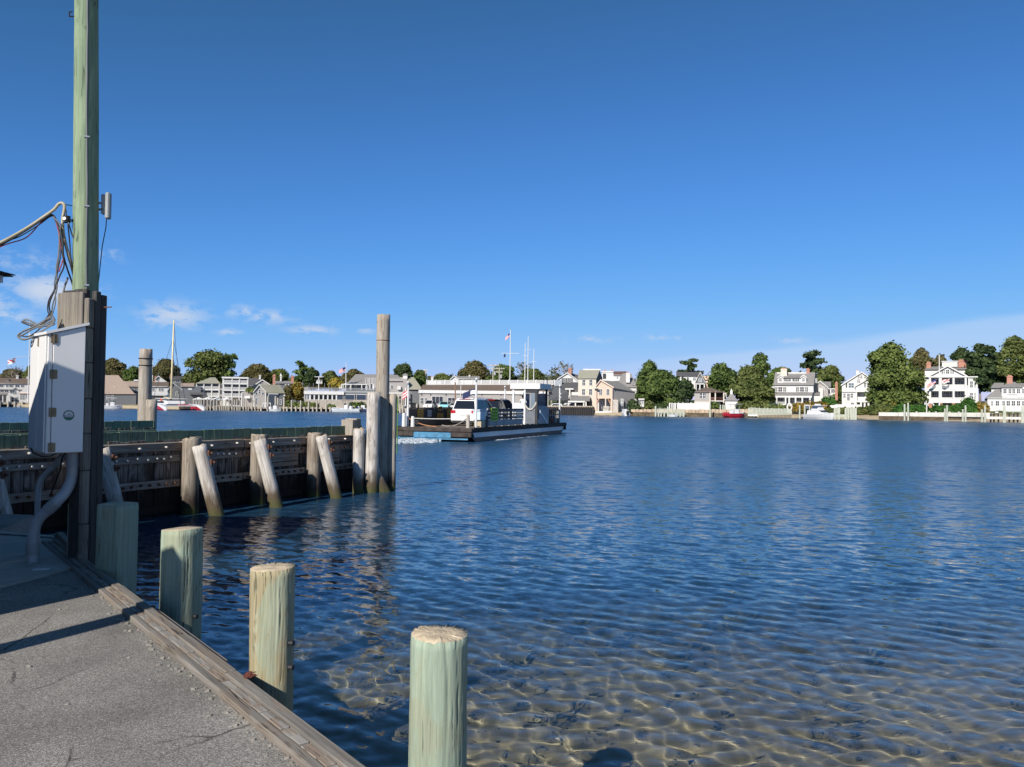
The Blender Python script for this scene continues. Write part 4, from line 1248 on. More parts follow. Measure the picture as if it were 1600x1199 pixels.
def make_land():
    pxs = np.linspace(-420, 1950, 240); bs = np.array([-30, -6, -2, 0, 1.5, 2.0, 3, 4, 6, 9, 13, 18, 26, 40, 60, 90, 140, 220, 400, 900.])
    V = []
    rr = np.random.default_rng(9)
    for i, px in enumerate(pxs):
        D = shore_d(px)
        for b in bs:
            Y = D + b; x = (px - 800) / FPX * Y
            V.append((x, Y, float(ground_z(px, b)) + rr.normal() * .05))
    n = len(bs); idx = np.arange(len(V)).reshape(len(pxs), n)
    F = np.stack([idx[:-1, :-1], idx[1:, :-1], idx[1:, 1:], idx[:-1, 1:]], -1).reshape(-1, 4)
    m, nt, b = new_mat('shore_ground'); N, L = nt.nodes, nt.links
    b.inputs['Roughness'].default_value = .95; b.inputs['Specular IOR Level'].default_value = .1
    tc = N.new('ShaderNodeTexCoord'); sp = N.new('ShaderNodeSeparateXYZ'); L.new(tc.outputs['Object'], sp.inputs[0])
    nz = N.new('ShaderNodeTexNoise'); nz.inputs['Scale'].default_value = .5; nz.inputs['Detail'].default_value = 6
    L.new(tc.outputs['Object'], nz.inputs[0])
    ad = N.new('ShaderNodeMath'); ad.operation = 'MULTIPLY_ADD'; L.new(nz.outputs[0], ad.inputs[0]); ad.inputs[1].default_value = 1.4; L.new(sp.outputs[2], ad.inputs[2])
    cr = N.new('ShaderNodeValToRGB'); e = cr.color_ramp.elements
    e[0].position = .10; e[0].color = (.10, .085, .06, 1); e[1].position = .62; e[1].color = (.075, .095, .035, 1)
    e2 = e.new(.25); e2.color = (.36, .30, .21, 1); e3 = e.new(.48); e3.color = (.30, .25, .16, 1)
    mr = N.new('ShaderNodeMapRange'); mr.inputs[1].default_value = 0; mr.inputs[2].default_value = 4
    L.new(ad.outputs[0], mr.inputs[0]); L.new(mr.outputs[0], cr.inputs[0]); L.new(cr.outputs[0], b.inputs['Base Color'])
    o = mesh_np('ground', np.array(V), F, m, smooth=True)
    tag(o, kind='structure', label='low sandy and grassy ground of the far shore')


make_land()

# ------------------------------------------------------------------ materials of the town
CLAP = shingle('white_clapboard', (.55, .55, .54), (.63, .63, .615), rows=9, rough=.6)
CREAM = shingle('cream_clapboard', (.55, .505, .43), (.64, .59, .51), rows=9, rough=.7)
PEACH = shingle('peach_clapboard', (0.595, 0.442, 0.340), (0.680, 0.527, 0.416), rows=9, rough=.7)
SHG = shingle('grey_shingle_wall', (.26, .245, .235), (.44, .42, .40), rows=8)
SHD = shingle('dark_and_shaded_wall', (.10, .11, .125), (.19, .20, .21), rows=8)  # dark walls, and side walls whose shade is put into the colour
ROOFG = shingle('grey_roof', (.17, .165, .16), (.28, .27, .26), rows=8)
ROOFD = shingle('dark_roof', (.06, .06, .065), (.12, .12, .125), rows=8)
ROOFB = shingle('brown_roof', (.26, .20, .165), (.42, .33, .27), rows=8)
ROOFDB = shingle('dark_brown_roof', (.10, .075, .06), (.17, .135, .11), rows=8)
ROOFM = shingle('mossy_roof', (.23, .225, .19), (.36, .35, .28), rows=8, moss=(.27, .27, .19))
BRICK = brickmat('chimney_brick', (.36, .13, .085), (.44, .19, .12), (.38, .32, .28))
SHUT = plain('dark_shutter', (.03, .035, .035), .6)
PIER = plain('old_piling', (.40, .365, .31), .9, var=.3, scale=2.5, stretch=(6, 6, 1), bump=.4)
PIERG = plain('pale_green_piling', (.42, .44, .36), .9, var=.25, scale=2.5, stretch=(6, 6, 1), bump=.4)
PLANKD = plain('dock_plank', (.40, .345, .26), .9, var=.25, scale=2.5)
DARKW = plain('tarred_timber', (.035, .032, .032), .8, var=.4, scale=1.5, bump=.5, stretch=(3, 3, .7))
STONE = plain('tan_seawall', (.46, .36, .26), .9, var=.3, scale=1.2, bump=.6, bscale=6)
WALLW = plain('white_seawall', (0.578, 0.561, 0.518), .8, var=.12, scale=.8, bump=.3)
CANVAS = plain('white_canvas', (0.640, 0.640, 0.632), .8, var=.05)
REDH = plain('red_hull', (.36, .016, .030), .25, var=.05, spec=.6)
WHITEH = plain('white_hull', (0.624, 0.632, 0.640), .25, var=.03, spec=.6)
MASTY = plain('cream_mast', (.62, .53, .32), .4, var=.06)
ORANGE = plain('orange_cloth', (.70, .10, .04), .7)
NAVY = plain('navy_cloth', (.02, .03, .09), .8)
FLAGR = plain('flag_red', (.55, .03, .05), .8); FLAGW = plain('flag_white', (.75, .74, .74), .8); FLAGB = plain('flag_blue', (.03, .05, .20), .8)


class H:
    """a thing whose front plane faces the camera at depth D; its pieces are laid out in that plane and behind it"""
    def __init__(s, name, label, cat, pxc, D, yaw=0.0, group=None):
        az = math.atan((pxc - 800) / FPX) + math.radians(yaw)
        s.O = Vector(((pxc - 800) / FPX * D, D, 0))
        s.fw = Vector((math.sin(az), math.cos(az), 0)); s.xr = Vector((math.cos(az), -math.sin(az), 0))
        s.t = thing(name, label, cat, s.O, -az, group)
        s.wc = None

    def l(s, px, py, dy=0.0):
        d = _F + _R * ((px - 800) / FPX) + _U * ((599.5 - py) / FPX)
        t = ((s.O - CAM).dot(s.fw) + dy) / d.dot(s.fw)
        p = CAM + d * t
        return Vector(((p - s.O).dot(s.xr), dy, p.z))

    def box(s, name, px0, px1, py0, py1, mat, y0=0.0, y1=3.0, par=None, bev=0.0):
        a = s.l(px0, py1, y0); b = s.l(px1, py0, y0)
        return MB().box(a.x, b.x, y0, y1, a.z, b.z).build(name, mat, par or s.t, bevel=bev)

    def poly(s, name, pts, mat, ext=(0, .2, 0), par=None):
        return MB().prism([s.l(*p) for p in pts], ext).build(name, mat, par or s.t)

    def gable(s, name, pts, mat, y0, y1, par=None):
        return MB().prism([s.l(p[0], p[1], y0) for p in pts], (0, y1 - y0, 0)).build(name, mat, par or s.t)

    def roof_side(s, pxl, pxr, py_eave, py_ridge, mat, y0=0.0, depth=4.0, over=1.5, name='roof', hipl=0.0, hipr=0.0, back=True, th=.16):
        """roof slope rising away from us from eave to ridge; hipl/hipr pull in the ridge ends (px)"""
        a = s.l(pxl - over, py_eave, y0 - .35); b = s.l(pxr + over, py_eave, y0 - .35)
        c = s.l(pxr + over - hipr, py_ridge, y0 + depth); d = s.l(pxl - over + hipl, py_ridge, y0 + depth)
        mb = MB()
        bk = y0 + 2 * depth
        a2, b2 = Vector((a.x, bk, a.z)), Vector((b.x, bk, b.z))
        mb.add([a, b, c, d, a2, b2], [(0, 1, 2, 3), (3, 2, 5, 4), (0, 3, 4), (1, 5, 2), (0, 4, 5, 1)])
        return mb.build(name, mat, s.t)

    def gable_roof(s, apex, left, right, mat, y0, y1, over=.35, th=.22, name='roof', trim=None):
        """two slabs over a gable that faces us; apex/left/right in pixels"""
        A, Lf, Rt = (s.l(p[0], p[1], y0) for p in (apex, left, right))
        for (P0, P1) in ((Lf, A), (A, Rt)):
            d = (P1 - P0)
            up = Vector((0, 0, th))
            MB().prism([(P0.x, y0 - over, P0.z), (P1.x, y0 - over, P1.z), (P1.x, y0 - over, P1.z + th), (P0.x, y0 - over, P0.z + th)], (0, y1 - y0 + over, 0)).build(name, mat, s.t)
            if trim:
                MB().prism([(P0.x, y0 - over - .06, P0.z - .12), (P1.x, y0 - over - .06, P1.z - .12), (P1.x, y0 - over - .06, P1.z + th * .8), (P0.x, y0 - over - .06, P0.z + th * .8)], (0, .055, 0)).build('rake_trim', trim, s.t)

    def win(s, px0, px1, py0, py1, y0=0.0, frame=None, pane=None, bars=(1, 1), shut=0.0, par=None):
        a = s.l(px0, py1, y0); b = s.l(px1, py0, y0)
        w = .09; mb = MB(); x0, x1, z0, z1 = a.x, b.x, a.z, b.z
        yf = y0 - .07; yb = y0 + .02
        mb.box(x0 - w, x1 + w, yf, yb, z1, z1 + w).box(x0 - w, x1 + w, yf - .02, yb, z0 - w, z0)
        mb.box(x0 - w, x0, yf, yb, z0, z1).box(x1, x1 + w, yf, yb, z0, z1)
        for k in range(bars[0]):
            x = x0 + (x1 - x0) * (k + 1) / (bars[0] + 1); mb.box(x - .035, x + .035, yf + .01, yb, z0, z1)
        for k in range(bars[1]):
            z = z0 + (z1 - z0) * (k + 1) / (bars[1] + 1); mb.box(x0, x1, yf + .013, yb, z - .035, z + .035)
        o = mb.build('window', frame or WHITE, par or s.t)
        MB().box(x0, x1, y0 - .03, y0 + .03, z0, z1).build('pane', pane or GLASS, o)
        if shut:
            for (q0, q1) in ((x0 - w - shut, x0 - w - .02), (x1 + w + .02, x1 + w + shut)):
                MB().box(q0, q1, y0 - .06, y0 + .01, z0 - .03, z1 + .03).build('shutter', SHUT, par or s.t)
        return o

    def posts(s, name, pxs, py0, py1, mat, w=.22, y0=0.0, rnd=False):
        for px in pxs:
            a = s.l(px, py1, y0); b = s.l(px, py0, y0)
            if rnd:
                MB().cyl((a.x, y0, a.z), (b.x, y0, b.z), w / 2, w / 2 * .92, n=8).build(name, mat, s.t)
            else:
                MB().box(a.x - w / 2, a.x + w / 2, y0 - w / 2, y0 + w / 2, a.z, b.z).build(name, mat, s.t)

    def rail(s, px0, px1, py0, py1, mat, y0=0.0, step=.28, name='railing', bal=.07, par=None):
        a = s.l(px0, py1, y0); b = s.l(px1, py0, y0)
        mb = MB().box(a.x, b.x, y0 - .05, y0 + .05, b.z - .10, b.z).box(a.x, b.x, y0 - .04, y0 + .04, a.z, a.z + .09)
        x = a.x
        while x < b.x:
            mb.box(x, min(x + bal, b.x), y0 - .025, y0 + .025, a.z + .09, b.z - .10); x += step
        return mb.build(name, mat, par or s.t)

    def chimney(s, px0, px1, py0, py1, mat, y0=2.0, w=1.0, name='chimney'):
        o = s.box(name, px0, px1, py0, py1, mat, y0, y0 + w)
        a = s.l(px0, py0, y0); b = s.l(px1, py0, y0)
        MB().box(a.x - .08, b.x + .08, y0 - .08, y0 + w + .08, a.z - .28, a.z - .08).build('corbel', mat, o)
        MB().box(a.x + .15, b.x - .15, y0 + .15, y0 + w - .15, a.z, a.z + .25).build('flue', BRICK, o)


# ------------------------------------------------------------------ trees
BARK = plain('bark', (.13, .105, .085), .95, var=.35, scale=3, bump=.6, stretch=(4, 4, 1))
BARKP = plain('pale_bark', (.27, .235, .19), .95, var=.35, scale=3, bump=.6, stretch=(4, 4, 1))
LG = leafmat('leaf_green', (0.030, 0.057, 0.020), (0.156, 0.213, 0.065))
LG2 = leafmat('leaf_mid_green', (0.043, 0.068, 0.022), (0.188, 0.222, 0.075), accent=(0.213, 0.175, 0.069), acc_amt=.06)
LDK = leafmat('leaf_dark', (0.020, 0.040, 0.022), (0.100, 0.140, 0.057))
LBR = leafmat('leaf_brown', (0.065, 0.062, 0.025), (0.206, 0.181, 0.085), accent=(0.088, 0.112, 0.037), acc_amt=.2)
LYL = leafmat('leaf_yellow', (0.128, 0.117, 0.025), (0.471, 0.362, 0.073))
LHG = leafmat('leaf_hedge', (0.021, 0.073, 0.018), (0.100, 0.209, 0.051))
LWL = leafmat('leaf_linden', (0.045, 0.075, 0.022), (0.206, 0.256, 0.077))
LAU = leafmat('leaf_autumn', (0.109, 0.090, 0.021), (0.435, 0.299, 0.073), accent=(0.100, 0.136, 0.036), acc_amt=.2)
tree_rng = np.random.default_rng(21)


def leaf_cards(centers, radii, n, size, rg, flat=0.0, shell=.72, droop=0.0, up=0.0):
    """n leaf clumps spread over the outer part of every lobe: (V, F)"""
    centers = np.asarray(centers, float); radii = np.asarray(radii, float)
    wgt = (radii[:, 0] * radii[:, 1] + radii[:, 0] * radii[:, 2]); wgt = wgt / wgt.sum()
    li = rg.choice(len(centers), n, p=wgt)
    d = rg.normal(size=(n, 3)); d /= np.linalg.norm(d, axis=1)[:, None]
    d[:, 2] = np.where(d[:, 2] < -.55, -d[:, 2] * .5, d[:, 2])
    rad = shell + (1.04 - shell) * rg.random(n) ** .6
    out = rg.random(n) < .10; rad = np.where(out, 1.04 + .22 * rg.random(n), rad)
    c = centers[li] + d * radii[li] * rad[:, None]
    nrm = d * .85 + rg.normal(size=(n, 3)) * .55; nrm[:, 2] += flat
    nrm /= np.linalg.norm(nrm, axis=1)[:, None]
    ref = rg.normal(size=(n, 3))
    t = np.cross(nrm, ref); t /= np.linalg.norm(t, axis=1)[:, None] + 1e-9
    b = np.cross(nrm, t)
    sz = size * (.55 + .9 * rg.random(n))[:, None]
    el = (.55 + .5 * rg.random(n))[:, None]
    # ragged five-cornered clump
    q = [t * 1.0, t * .35 + b * .9 * el, -t * .8 + b * .55 * el, -t * .7 - b * .65 * el, t * .3 - b * .95 * el]
    V = np.stack([c + k * sz + rg.normal(size=(n, 3)) * size * .12 for k in q], 1).reshape(-1, 3)
    F = (np.arange(n)[:, None] * 5 + np.arange(5)[None, :])
    return V, F


def tree(label, px, py_top, py_bot, hw, D, mat, seed=0, trunk_py=None, n=None, lobes=None, bark=None, leaf=.27, name='leafy_tree', cat='tree', group='trees of the far shore', squash=1.0, gaps=.0, kind='round', shell=.72):
    """broad-leaved tree: hw half width of crown in px, crown from py_top to py_bot"""
    rg = np.random.default_rng(seed + 500)
    base = P(px, py_bot, D); top = P(px, py_top, D)
    Wd = hw / FPX * D; Hh = top.z - base.z
    b_off = max(0.0, D - shore_d(px)); gz = float(ground_z(px, b_off))
    root = thing(name, label, cat, (base.x, D, gz), 0, group)
    zb, zt = base.z - gz, top.z - gz
    cs, rs = [], []
    if lobes is None:
        nl = 16 if kind != 'airy' else 13
        for k in range(nl):
            a = rg.uniform(0, 6.283); q = rg.uniform(0, 1) ** .55
            h = rg.uniform(.12, .92)
            env = math.sqrt(max(.05, 1 - (max(0, h - .38) / .66) ** 2)) * (0.75 + .25 * min(1, h / .3))
            lr = rg.uniform(.24, .40) * Wd * (1.15 - .35 * h)
            if kind == 'airy': lr *= .72
            cs.append((math.cos(a) * q * (Wd * env - lr * .75), math.sin(a) * q * (Wd * env - lr * .75) * .8, zb + h * Hh * .93 - lr * .15))
            rs.append((lr, lr * .95, lr * (.72 if kind != 'airy' else .42) * squash))
        if kind != 'airy':
            cs.append((0, 0, zb + Hh * .45)); rs.append((Wd * .68, Wd * .6, Hh * .40))
            cs.append((rg.uniform(-.15, .15) * Wd, 0, zt - Hh * .22)); rs.append((Wd * .42, Wd * .4, Hh * .22))
    else:
        for (lx, ly, lz, lr, lh) in lobes:
            cs.append((lx * Wd, ly * Wd, zb + lz * Hh)); rs.append((lr * Wd, lr * Wd * .9, lh * Hh))
    area = sum(r[0] * r[2] for r in rs)
    if n is None:
        n = int(min(14000, max(1400, area * 260)))
    V, F = leaf_cards(cs, rs, n, leaf, rg, flat=.15 if kind != 'airy' else .5, shell=shell)
    mesh_np('crown', V, F, mat, root)
    # trunk and limbs, a limb to each lobe
    mb = MB(); tr = max(.16, Wd * .055)
    fork = zb + Hh * (.10 if kind != 'airy' else .05)
    mb.tube([(0, 0, -.4), (.05 * Wd * rg.normal() * .3, 0, fork * .5), (0, 0, fork), (0, 0, zb + Hh * .35)], [tr * 1.5, tr * 1.05, tr * .9, tr * .5], 8)
    for c in cs[:14]:
        c = Vector(c); s0 = Vector((0, 0, fork * rg.uniform(.7, 1.0)))
        mid = s0.lerp(c, .55) + Vector((0, 0, -.06 * Hh))
        mb.tube([s0, mid, c], [tr * .5, tr * .32, tr * .10], 6)
    mb.build('trunk', bark or BARK, root, smooth=True)
    return root


def bush(label, px0, px1, py_top, py_bot, D, mat, seed=0, name='bush', cat='bush', group='shrubs along the far shore', depth=1.0, n=None, leaf=.24, dome=False, kind=None):
    rg = np.random.default_rng(seed + 900)
    a = P(px0, py_bot, D); b = P(px1, py_top, D)
    w = b.x - a.x; h = b.z - a.z
    root_z = a.z
    cs, rs = [], []
    if dome:
        cs, rs = [(w / 2, 0, 0)], [(w / 2, w * .45, h)]
    else:
        k = max(2, int(w / max(.6, h * .9)))
        for i in range(k):
            lr = max(.35, w / k * .75)
            cs.append((w * (i + .5) / k, rg.uniform(-.2, .2), h * rg.uniform(.30, .45))); rs.append((lr, depth, h * rg.uniform(.45, .62)))
    n = n or int(min(3500, max(250, w * h * 60)))
    V, F = leaf_cards(cs, rs, n, leaf, rg, shell=.8)
    V[:, 2] = np.maximum(V[:, 2], -.6)
    o = mesh_np(name, V, F, mat)
    o.location = (a.x, D, root_z)
    return tag(o, label, cat, group)


def pine(label, px, py_top, py_bot, hw, D, mat, seed, layers=11, bark=None, name='pine_tree', group='trees of the far shore', n=1500, leaf=.36):
    """open-crowned tree whose foliage hangs in flat separate pads on bare limbs"""
    rg = np.random.default_rng(seed + 1300)
    base = P(px, py_bot, D); top = P(px, py_top, D)
    gz = float(ground_z(px, max(0, D - shore_d(px))))
    root = thing(name, label, 'tree', (base.x, D, gz), 0, group)
    Wd = hw / FPX * D; zb, zt = base.z - gz, top.z - gz; Hh = zt - zb
    cs, rs = [], []; mb = MB(); tr = max(.15, Wd * .05)
    mb.tube([(0, 0, -.3), (rg.normal() * .15, 0, zb), (rg.normal() * .2, 0, zb + Hh * .5), (0, 0, zt - .4)], [tr * 1.3, tr, tr * .7, tr * .15], 8)
    for k in range(layers):
        h = (k + rg.uniform(.2, .8)) / layers; a = k * 2.4 + rg.uniform(-.5, .5)
        ext = Wd * (1.0 - .55 * h) * rg.uniform(.6, 1.0)
        for q in (1.0, .62, .3):
            c = Vector((math.cos(a) * ext * q, math.sin(a) * ext * q * .8, zb + h * Hh * .95 + .15 * ext * q))
            cs.append(c); lr = Wd * rg.uniform(.22, .34); rs.append((lr, lr, Hh * .075 + .3))
        mb.tube([(0, 0, zb + h * Hh * .85), cs[-2] * 1.0, cs[-3]], [tr * .4, tr * .25, tr * .08], 6)
    V, F = leaf_cards([tuple(c) for c in cs], rs, int(n * 1.7), leaf, rg, flat=.4, shell=.25)
    mesh_np('crown', V, F, mat, root)
    mb.build('trunk', bark or BARK, root, smooth=True)
    return root


def bare(label, px, py_top, py_bot, hw, D, seed, mat, n=250, group='trees of the far shore'):
    """thinly leaved twiggy crown"""
    rg = np.random.default_rng(seed + 1700)
    base = P(px, py_bot, D); top = P(px, py_top, D); gz = float(ground_z(px, max(0, D - shore_d(px))))
    root = thing('sparse_tree', label, 'tree', (base.x, D, gz), 0, group)
    Wd = hw / FPX * D; zb, zt = base.z - gz, top.z - gz
    mb = MB(); tips = []
    def grow(p, d, ln, r, lev):
        q = p + d * ln
        mb.tube([p, p.lerp(q, .5) + Vector(rg.normal(size=3)) * ln * .06, q], [r, r * .8, r * .6], 5)
        tips.append(q)
        if lev == 0: return
        for k in range(3):
            nd = (d + Vector(rg.normal(size=3)) * .62 + Vector((0, 0, .12))).normalized()
            grow(q, nd, ln * rg.uniform(.6, .85), r * .58, lev - 1)
    H_ = zt - zb
    mb.tube([(0, 0, -.3), (0, 0, zb)], [.35, .25], 7)
    for k in range(5):
        a = k * 1.256 + rg.uniform(-.3, .3)
        grow(Vector((0, 0, zb)), Vector((math.cos(a) * Wd * .5, math.sin(a) * Wd * .4, H_ * .6)).normalized(), H_ * .36, .14, 4)
    mb.build('trunk', BARKP, root)
    tp = np.array([tuple(t) for t in tips if t.z > zb + H_ * .3])
    sel = tp[rg.choice(len(tp), min(n, len(tp)))]
    V, F = leaf_cards(sel, np.full((len(sel), 3), .35), n * 2, .22, rg, shell=.1)
    mesh_np('crown', V, F, mat, root)
    return root
# ------------------------------------------------------------------ the town along the far shore, left to right
def flag(parent, pole_pt_, w, h, kind, seed=0, droop=.35, dirx=-1):
    """rippling flag hung from a point (parent space)"""
    rg = np.random.default_rng(seed); nx, nz = 14, 13
    def pt(i, j):
        u, v = i / nx, j / nz
        return (pole_pt_[0] + dirx * w * u, pole_pt_[1] + .12 * w * math.sin(6 * u + 1.2 + v), pole_pt_[2] - h * v - droop * w * u ** 1.4 + .04 * w * math.sin(7 * u + 2 * v))
    mb = MB()
    for i in range(nx):
        for j in range(nz):
            if kind == 'stripes':
                mb.cur = 2 if (i < 6 and j < 7) else (0 if j % 2 == 0 else 1)
            elif kind == 'plain': mb.cur = 0
            else:
                mb.cur = 0 if (i + j) % 9 < 4 and j < 9 else 1
            mb.add([pt(i, j), pt(i + 1, j), pt(i + 1, j + 1), pt(i, j + 1)], [(0, 1, 2, 3)])
    mats = {'stripes': [FLAGR, FLAGW, FLAGB], 'plain': [NAVY, NAVY], 'redwhite': [FLAGR, FLAGW]}[kind]
    return mb.build('flag', mats, parent)


def flagpole(label, px, py0, py1, D, w=.16, yard=None, flags=(), group='flagpoles of the town', mat=None):
    h = H('flagpole', label, 'flagpole', px, D, group=group)
    a, b = h.l(px, py1), h.l(px, py0)
    MB().cyl((0, 0, a.z), (0, 0, b.z), w, w * .5, n=8).build('pole', mat or WHITE, h.t)
    MB().tube([(0, 0, b.z), (0, 0, b.z + .15), (0, 0, b.z + .3)], [.12, .17, .03], 8).build('ball', mat or WHITE, h.t)
    if yard:
        for (p0, p1, py) in yard:
            c, d = h.l(p0, py), h.l(p1, py)
            MB().cyl((c.x, -.1, c.z), (d.x, -.1, d.z), .07, n=6).build('yard', mat or WHITE, h.t)
    for (fx, fy, w_, h_, kind, dr, dx) in flags:
        c = h.l(fx, fy); flag(h.t, (c.x, -.15, c.z), w_, h_, kind, int(px), dr, dx)
    return h


def piles_dock(label, D, deck, pxs_tall, py_top, py_bot, shorts=(), mat=None, w=.3, extra=None, depth=3.0, face=True, name='dock', deckmat=None):
    """timber dock: deck (px0,px1,py0,py1), tall pilings and short ones"""
    px0, px1, dy0, dy1 = deck
    h = H(name, label, 'dock', (px0 + px1) / 2, D)
    h.box('deck', px0, px1, dy0, dy1, deckmat or PLANKD, 0, depth)
    mat = mat or PIER
    r = random.Random(int(px0))
    for p in pxs_tall:
        a = h.l(p, py_bot, -.2); b = h.l(p, py_top + r.uniform(-2.2, 2.2), -.2)
        lean = r.uniform(-.06, .06)
        MB().tube([(a.x, -.2, -.9), (a.x + lean, -.2, b.z)], [w * .55, w * .46], 8).build('piling', mat, h.t)
    for p in shorts:
        a = h.l(p, py_bot, -.1); b = h.l(p, dy0, -.1)
        MB().tube([(a.x, -.1, -.9), (a.x, -.1, b.z + .25)], [w * .6, w * .5], 8).build('piling', mat, h.t)
    if face:
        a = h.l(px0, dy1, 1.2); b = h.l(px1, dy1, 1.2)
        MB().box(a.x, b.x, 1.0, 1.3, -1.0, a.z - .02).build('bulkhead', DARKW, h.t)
    return h


def SD(px, b): return shore_d(px) + b


# ---- far left hotel group
h = H('harbour_hotel', 'long white hotel with dark roof and small cupola at the far left', 'building', 20, SD(20, 30))
h.box('wall', -60, 45, 599.5, 634, CLAP, 0, 9)
h.roof_side(-60, 46, 600, 590.5, ROOFDB, 0, 5)
for (a, b) in ((-8, -3), (0, 5), (9.5, 13), (15, 20), (24, 30), (33, 37), (-20, -15)):
    h.win(a, b, 602, 605, bars=(1, 0))
for (a, b) in ((0.5, 6), (7.5, 12.8), (15.5, 19), (-12, -5), (25, 30)):
    h.win(a, b, 609.8, 613, bars=(1, 0))
c = h.box('cupola', 9, 14, 594, 600, WHITE, 2, 3.2)
h.poly('cupola_roof', [(8, 594, 1.8), (15, 594, 1.8), (11.5, 590.5, 2.6)], ROOFDB, (0, 1.4, 0))
h.chimney(25, 29, 587, 593, WHITE, 4.0, .8); h.chimney(41.5, 45, 589, 596, WHITE, 4.0, .8)
h.box('ledge', -60, 45, 606.5, 607.5, WHITE, -.35, 0)
h = H('shingled_shed', 'low grey shed with a dark open front on the far left dock', 'building', 5, SD(5, 8))
h.box('wall', -30, 11, 616, 632, SHG, 1.5, 5); h.roof_side(-30, 11, 617, 613.5, ROOFG, 0, 2.5)
h.posts('post', (-20, -4, 4, 10.5), 617, 631, WHITE, .25)
h.win(0, 4, 620, 626, 1.5); h.win(6, 9, 620, 626, 1.5)
h = H('dockside_cottage', 'small white gabled dockside cottage beside the peach roofed one', 'building', 22, SD(22, 14))
h.gable('wall', [(16, 632), (16, 613), (24, 607.5), (32, 613), (32, 632)], CLAP, 0, 5)
h.gable_roof((24, 607), (15, 613.5), (33, 613.5), ROOFD, 0, 5)
h.win(20.5, 25, 612, 615.5); h.win(18, 21.5, 621, 628, bars=(0, 1)); h.win(24, 27.5, 621, 628, pane=GLASS)
h = H('dockside_cottage', 'peach roofed white cottage half hidden behind the white cabinet', 'building', 42, SD(42, 10))
h.gable('wall', [(30, 632), (30, 615), (44, 603), (58, 615), (58, 632)], CLAP, .0, 6)
h.poly('roof', [(29, 615, -.4), (45, 602, 2.4), (57, 602, 2.4), (59, 615, -.4)], plain('peach_roof', (.60, .47, .42), .8), (0, .2, -.1))
h.win(31.5, 34, 618, 624); h.win(35.5, 38, 618, 624); h.win(40, 42, 618, 622)
piles_dock('timber dock with dark gaps under the hotel at the far left', SD(20, -1), (-60, 46, 629, 631.5), (-30, 12.5, 34.8), 628, 637, (-10, 0, 23), w=.5)
h = H('moored_skiff', 'small white skiff lying at the far left dock', 'boat', 30, SD(30, -2.5))
a, b = h.l(27, 632), h.l(33.5, 632)
MB().loft([[(a.x, -.5, -.1), (a.x, .5, -.1), (a.x, .6, .5), (a.x, -.6, .5)], [(b.x - .3, -.45, -.1), (b.x - .3, .45, -.1), (b.x - .3, .55, .55), (b.x - .3, -.55, .55)], [(b.x, -.05, .1), (b.x, .05, .1), (b.x, .05, .6), (b.x, -.05, .6)]]).build('hull', WHITEH, h.t)
flagpole('white flagpole with yardarm and dark flag left of the cabinet', 44.3, 498, 632, SD(44, 6), .16, [(24, 46, 557.5)], [(24.5, 560, 1.9, 1.4, 'redwhite', .35, -1)])

# ---- brown roofed boat shed
h = H('boat_shed', 'large boat shed with broad brown shingled roof behind the timber post', 'building', 190, SD(190, 12))
h.box('wall', 130, 213, 615, 640, SHD, 0, 10)
h.roof_side(130, 210, 616, 586.5, ROOFB, 0, 7, hipr=26, over=1)
for x in (167, 174): h.win(x, x + 3.5, 618, 625, bars=(1, 1))
h.box('vent_pipe', 177.5, 179.5, 604, 608, WHITE, 2.3, 2.6)
h = H('low_store', 'low flat dark store between the boat shed and the banded piling', 'building', 204, SD(204, 24))
h.box('wall', 185, 240, 604, 635, SHD, 0, 8); h.roof_side(185, 240, 605, 596, ROOFB, 0, 5)
h.box('skylight', 209, 216, 593.5, 596, WHITE, 4, 5)
h.win(205, 209, 606, 611, bars=(1, 0)); h.win(211, 215, 606, 611, bars=(1, 0))
h = H('harbour_shop', 'white shop front with paired windows under a dark brown roof behind the catamaran', 'building', 248, SD(248, 12))
h.box('wall', 233, 262, 604, 640, CLAP, 0, 7); h.roof_side(233, 262, 605, 597, ROOFDB, 0, 5)
for x in (234.5, 238.2, 248, 252): h.win(x, x + 3, 607, 611, bars=(1, 0))
h.box('awning', 233, 262, 618.5, 621, BLACKP, -.8, 0)
h = H('gabled_house', 'small white gabled house with red chimney behind the brown roofed shop', 'building', 248, SD(248, 40))
h.gable('wall', [(243, 600), (243, 594), (248, 588.5), (260, 598), (260, 604)], CLAP, 0, 6)
h.gable_roof((247.5, 588), (242, 593), (261, 598), ROOFD, 0, 6, trim=WHITE)
h.win(245.3, 248, 591, 595.5); h.chimney(241.5, 244, 588.5, 598, BRICK, 1.0, .8)
h = H('church', 'slim white church steeple rising behind the banded piling', 'church', 236.5, SD(236, 110))
h.box('tower', 234.5, 239.5, 572, 606, CLAP, 0, 1.4); h.box('belfry', 235.2, 238.8, 563, 572, WHITE, .2, 1.2)
p = h.l(237, 552, .7); q0 = h.l(235.3, 563, .7); q1 = h.l(238.7, 563, .7); rr_ = (q1.x - q0.x) / 2
MB().tube([((q0.x + q1.x) / 2, .7, q0.z), (p.x, .7, p.z)], [rr_ * 1.3, .04], 8).build('spire', WHITE, h.t)
h = H('net_loft', 'blue grey gabled loft with sloping roof right of the mast', 'building', 274, SD(274, 14))
h.gable('wall', [(262, 640), (262, 612), (270, 599), (288, 613), (288, 640)], SHD, 0, 9)
h.gable_roof((270, 598.6), (261, 612), (290, 614), ROOFD, 0, 9, trim=plain('grey_trim', (.35, .37, .40), .7))
h.win(266, 269, 607, 612); h.win(275, 279, 613, 619)
h = H('net_loft', 'low loft with pale brown roof left of the white balconied hotel', 'building', 297, SD(297, 10))
h.box('wall', 284, 314, 604, 640, SHD, 0, 8); h.roof_side(284, 302, 605, 599, ROOFB, 0, 5)
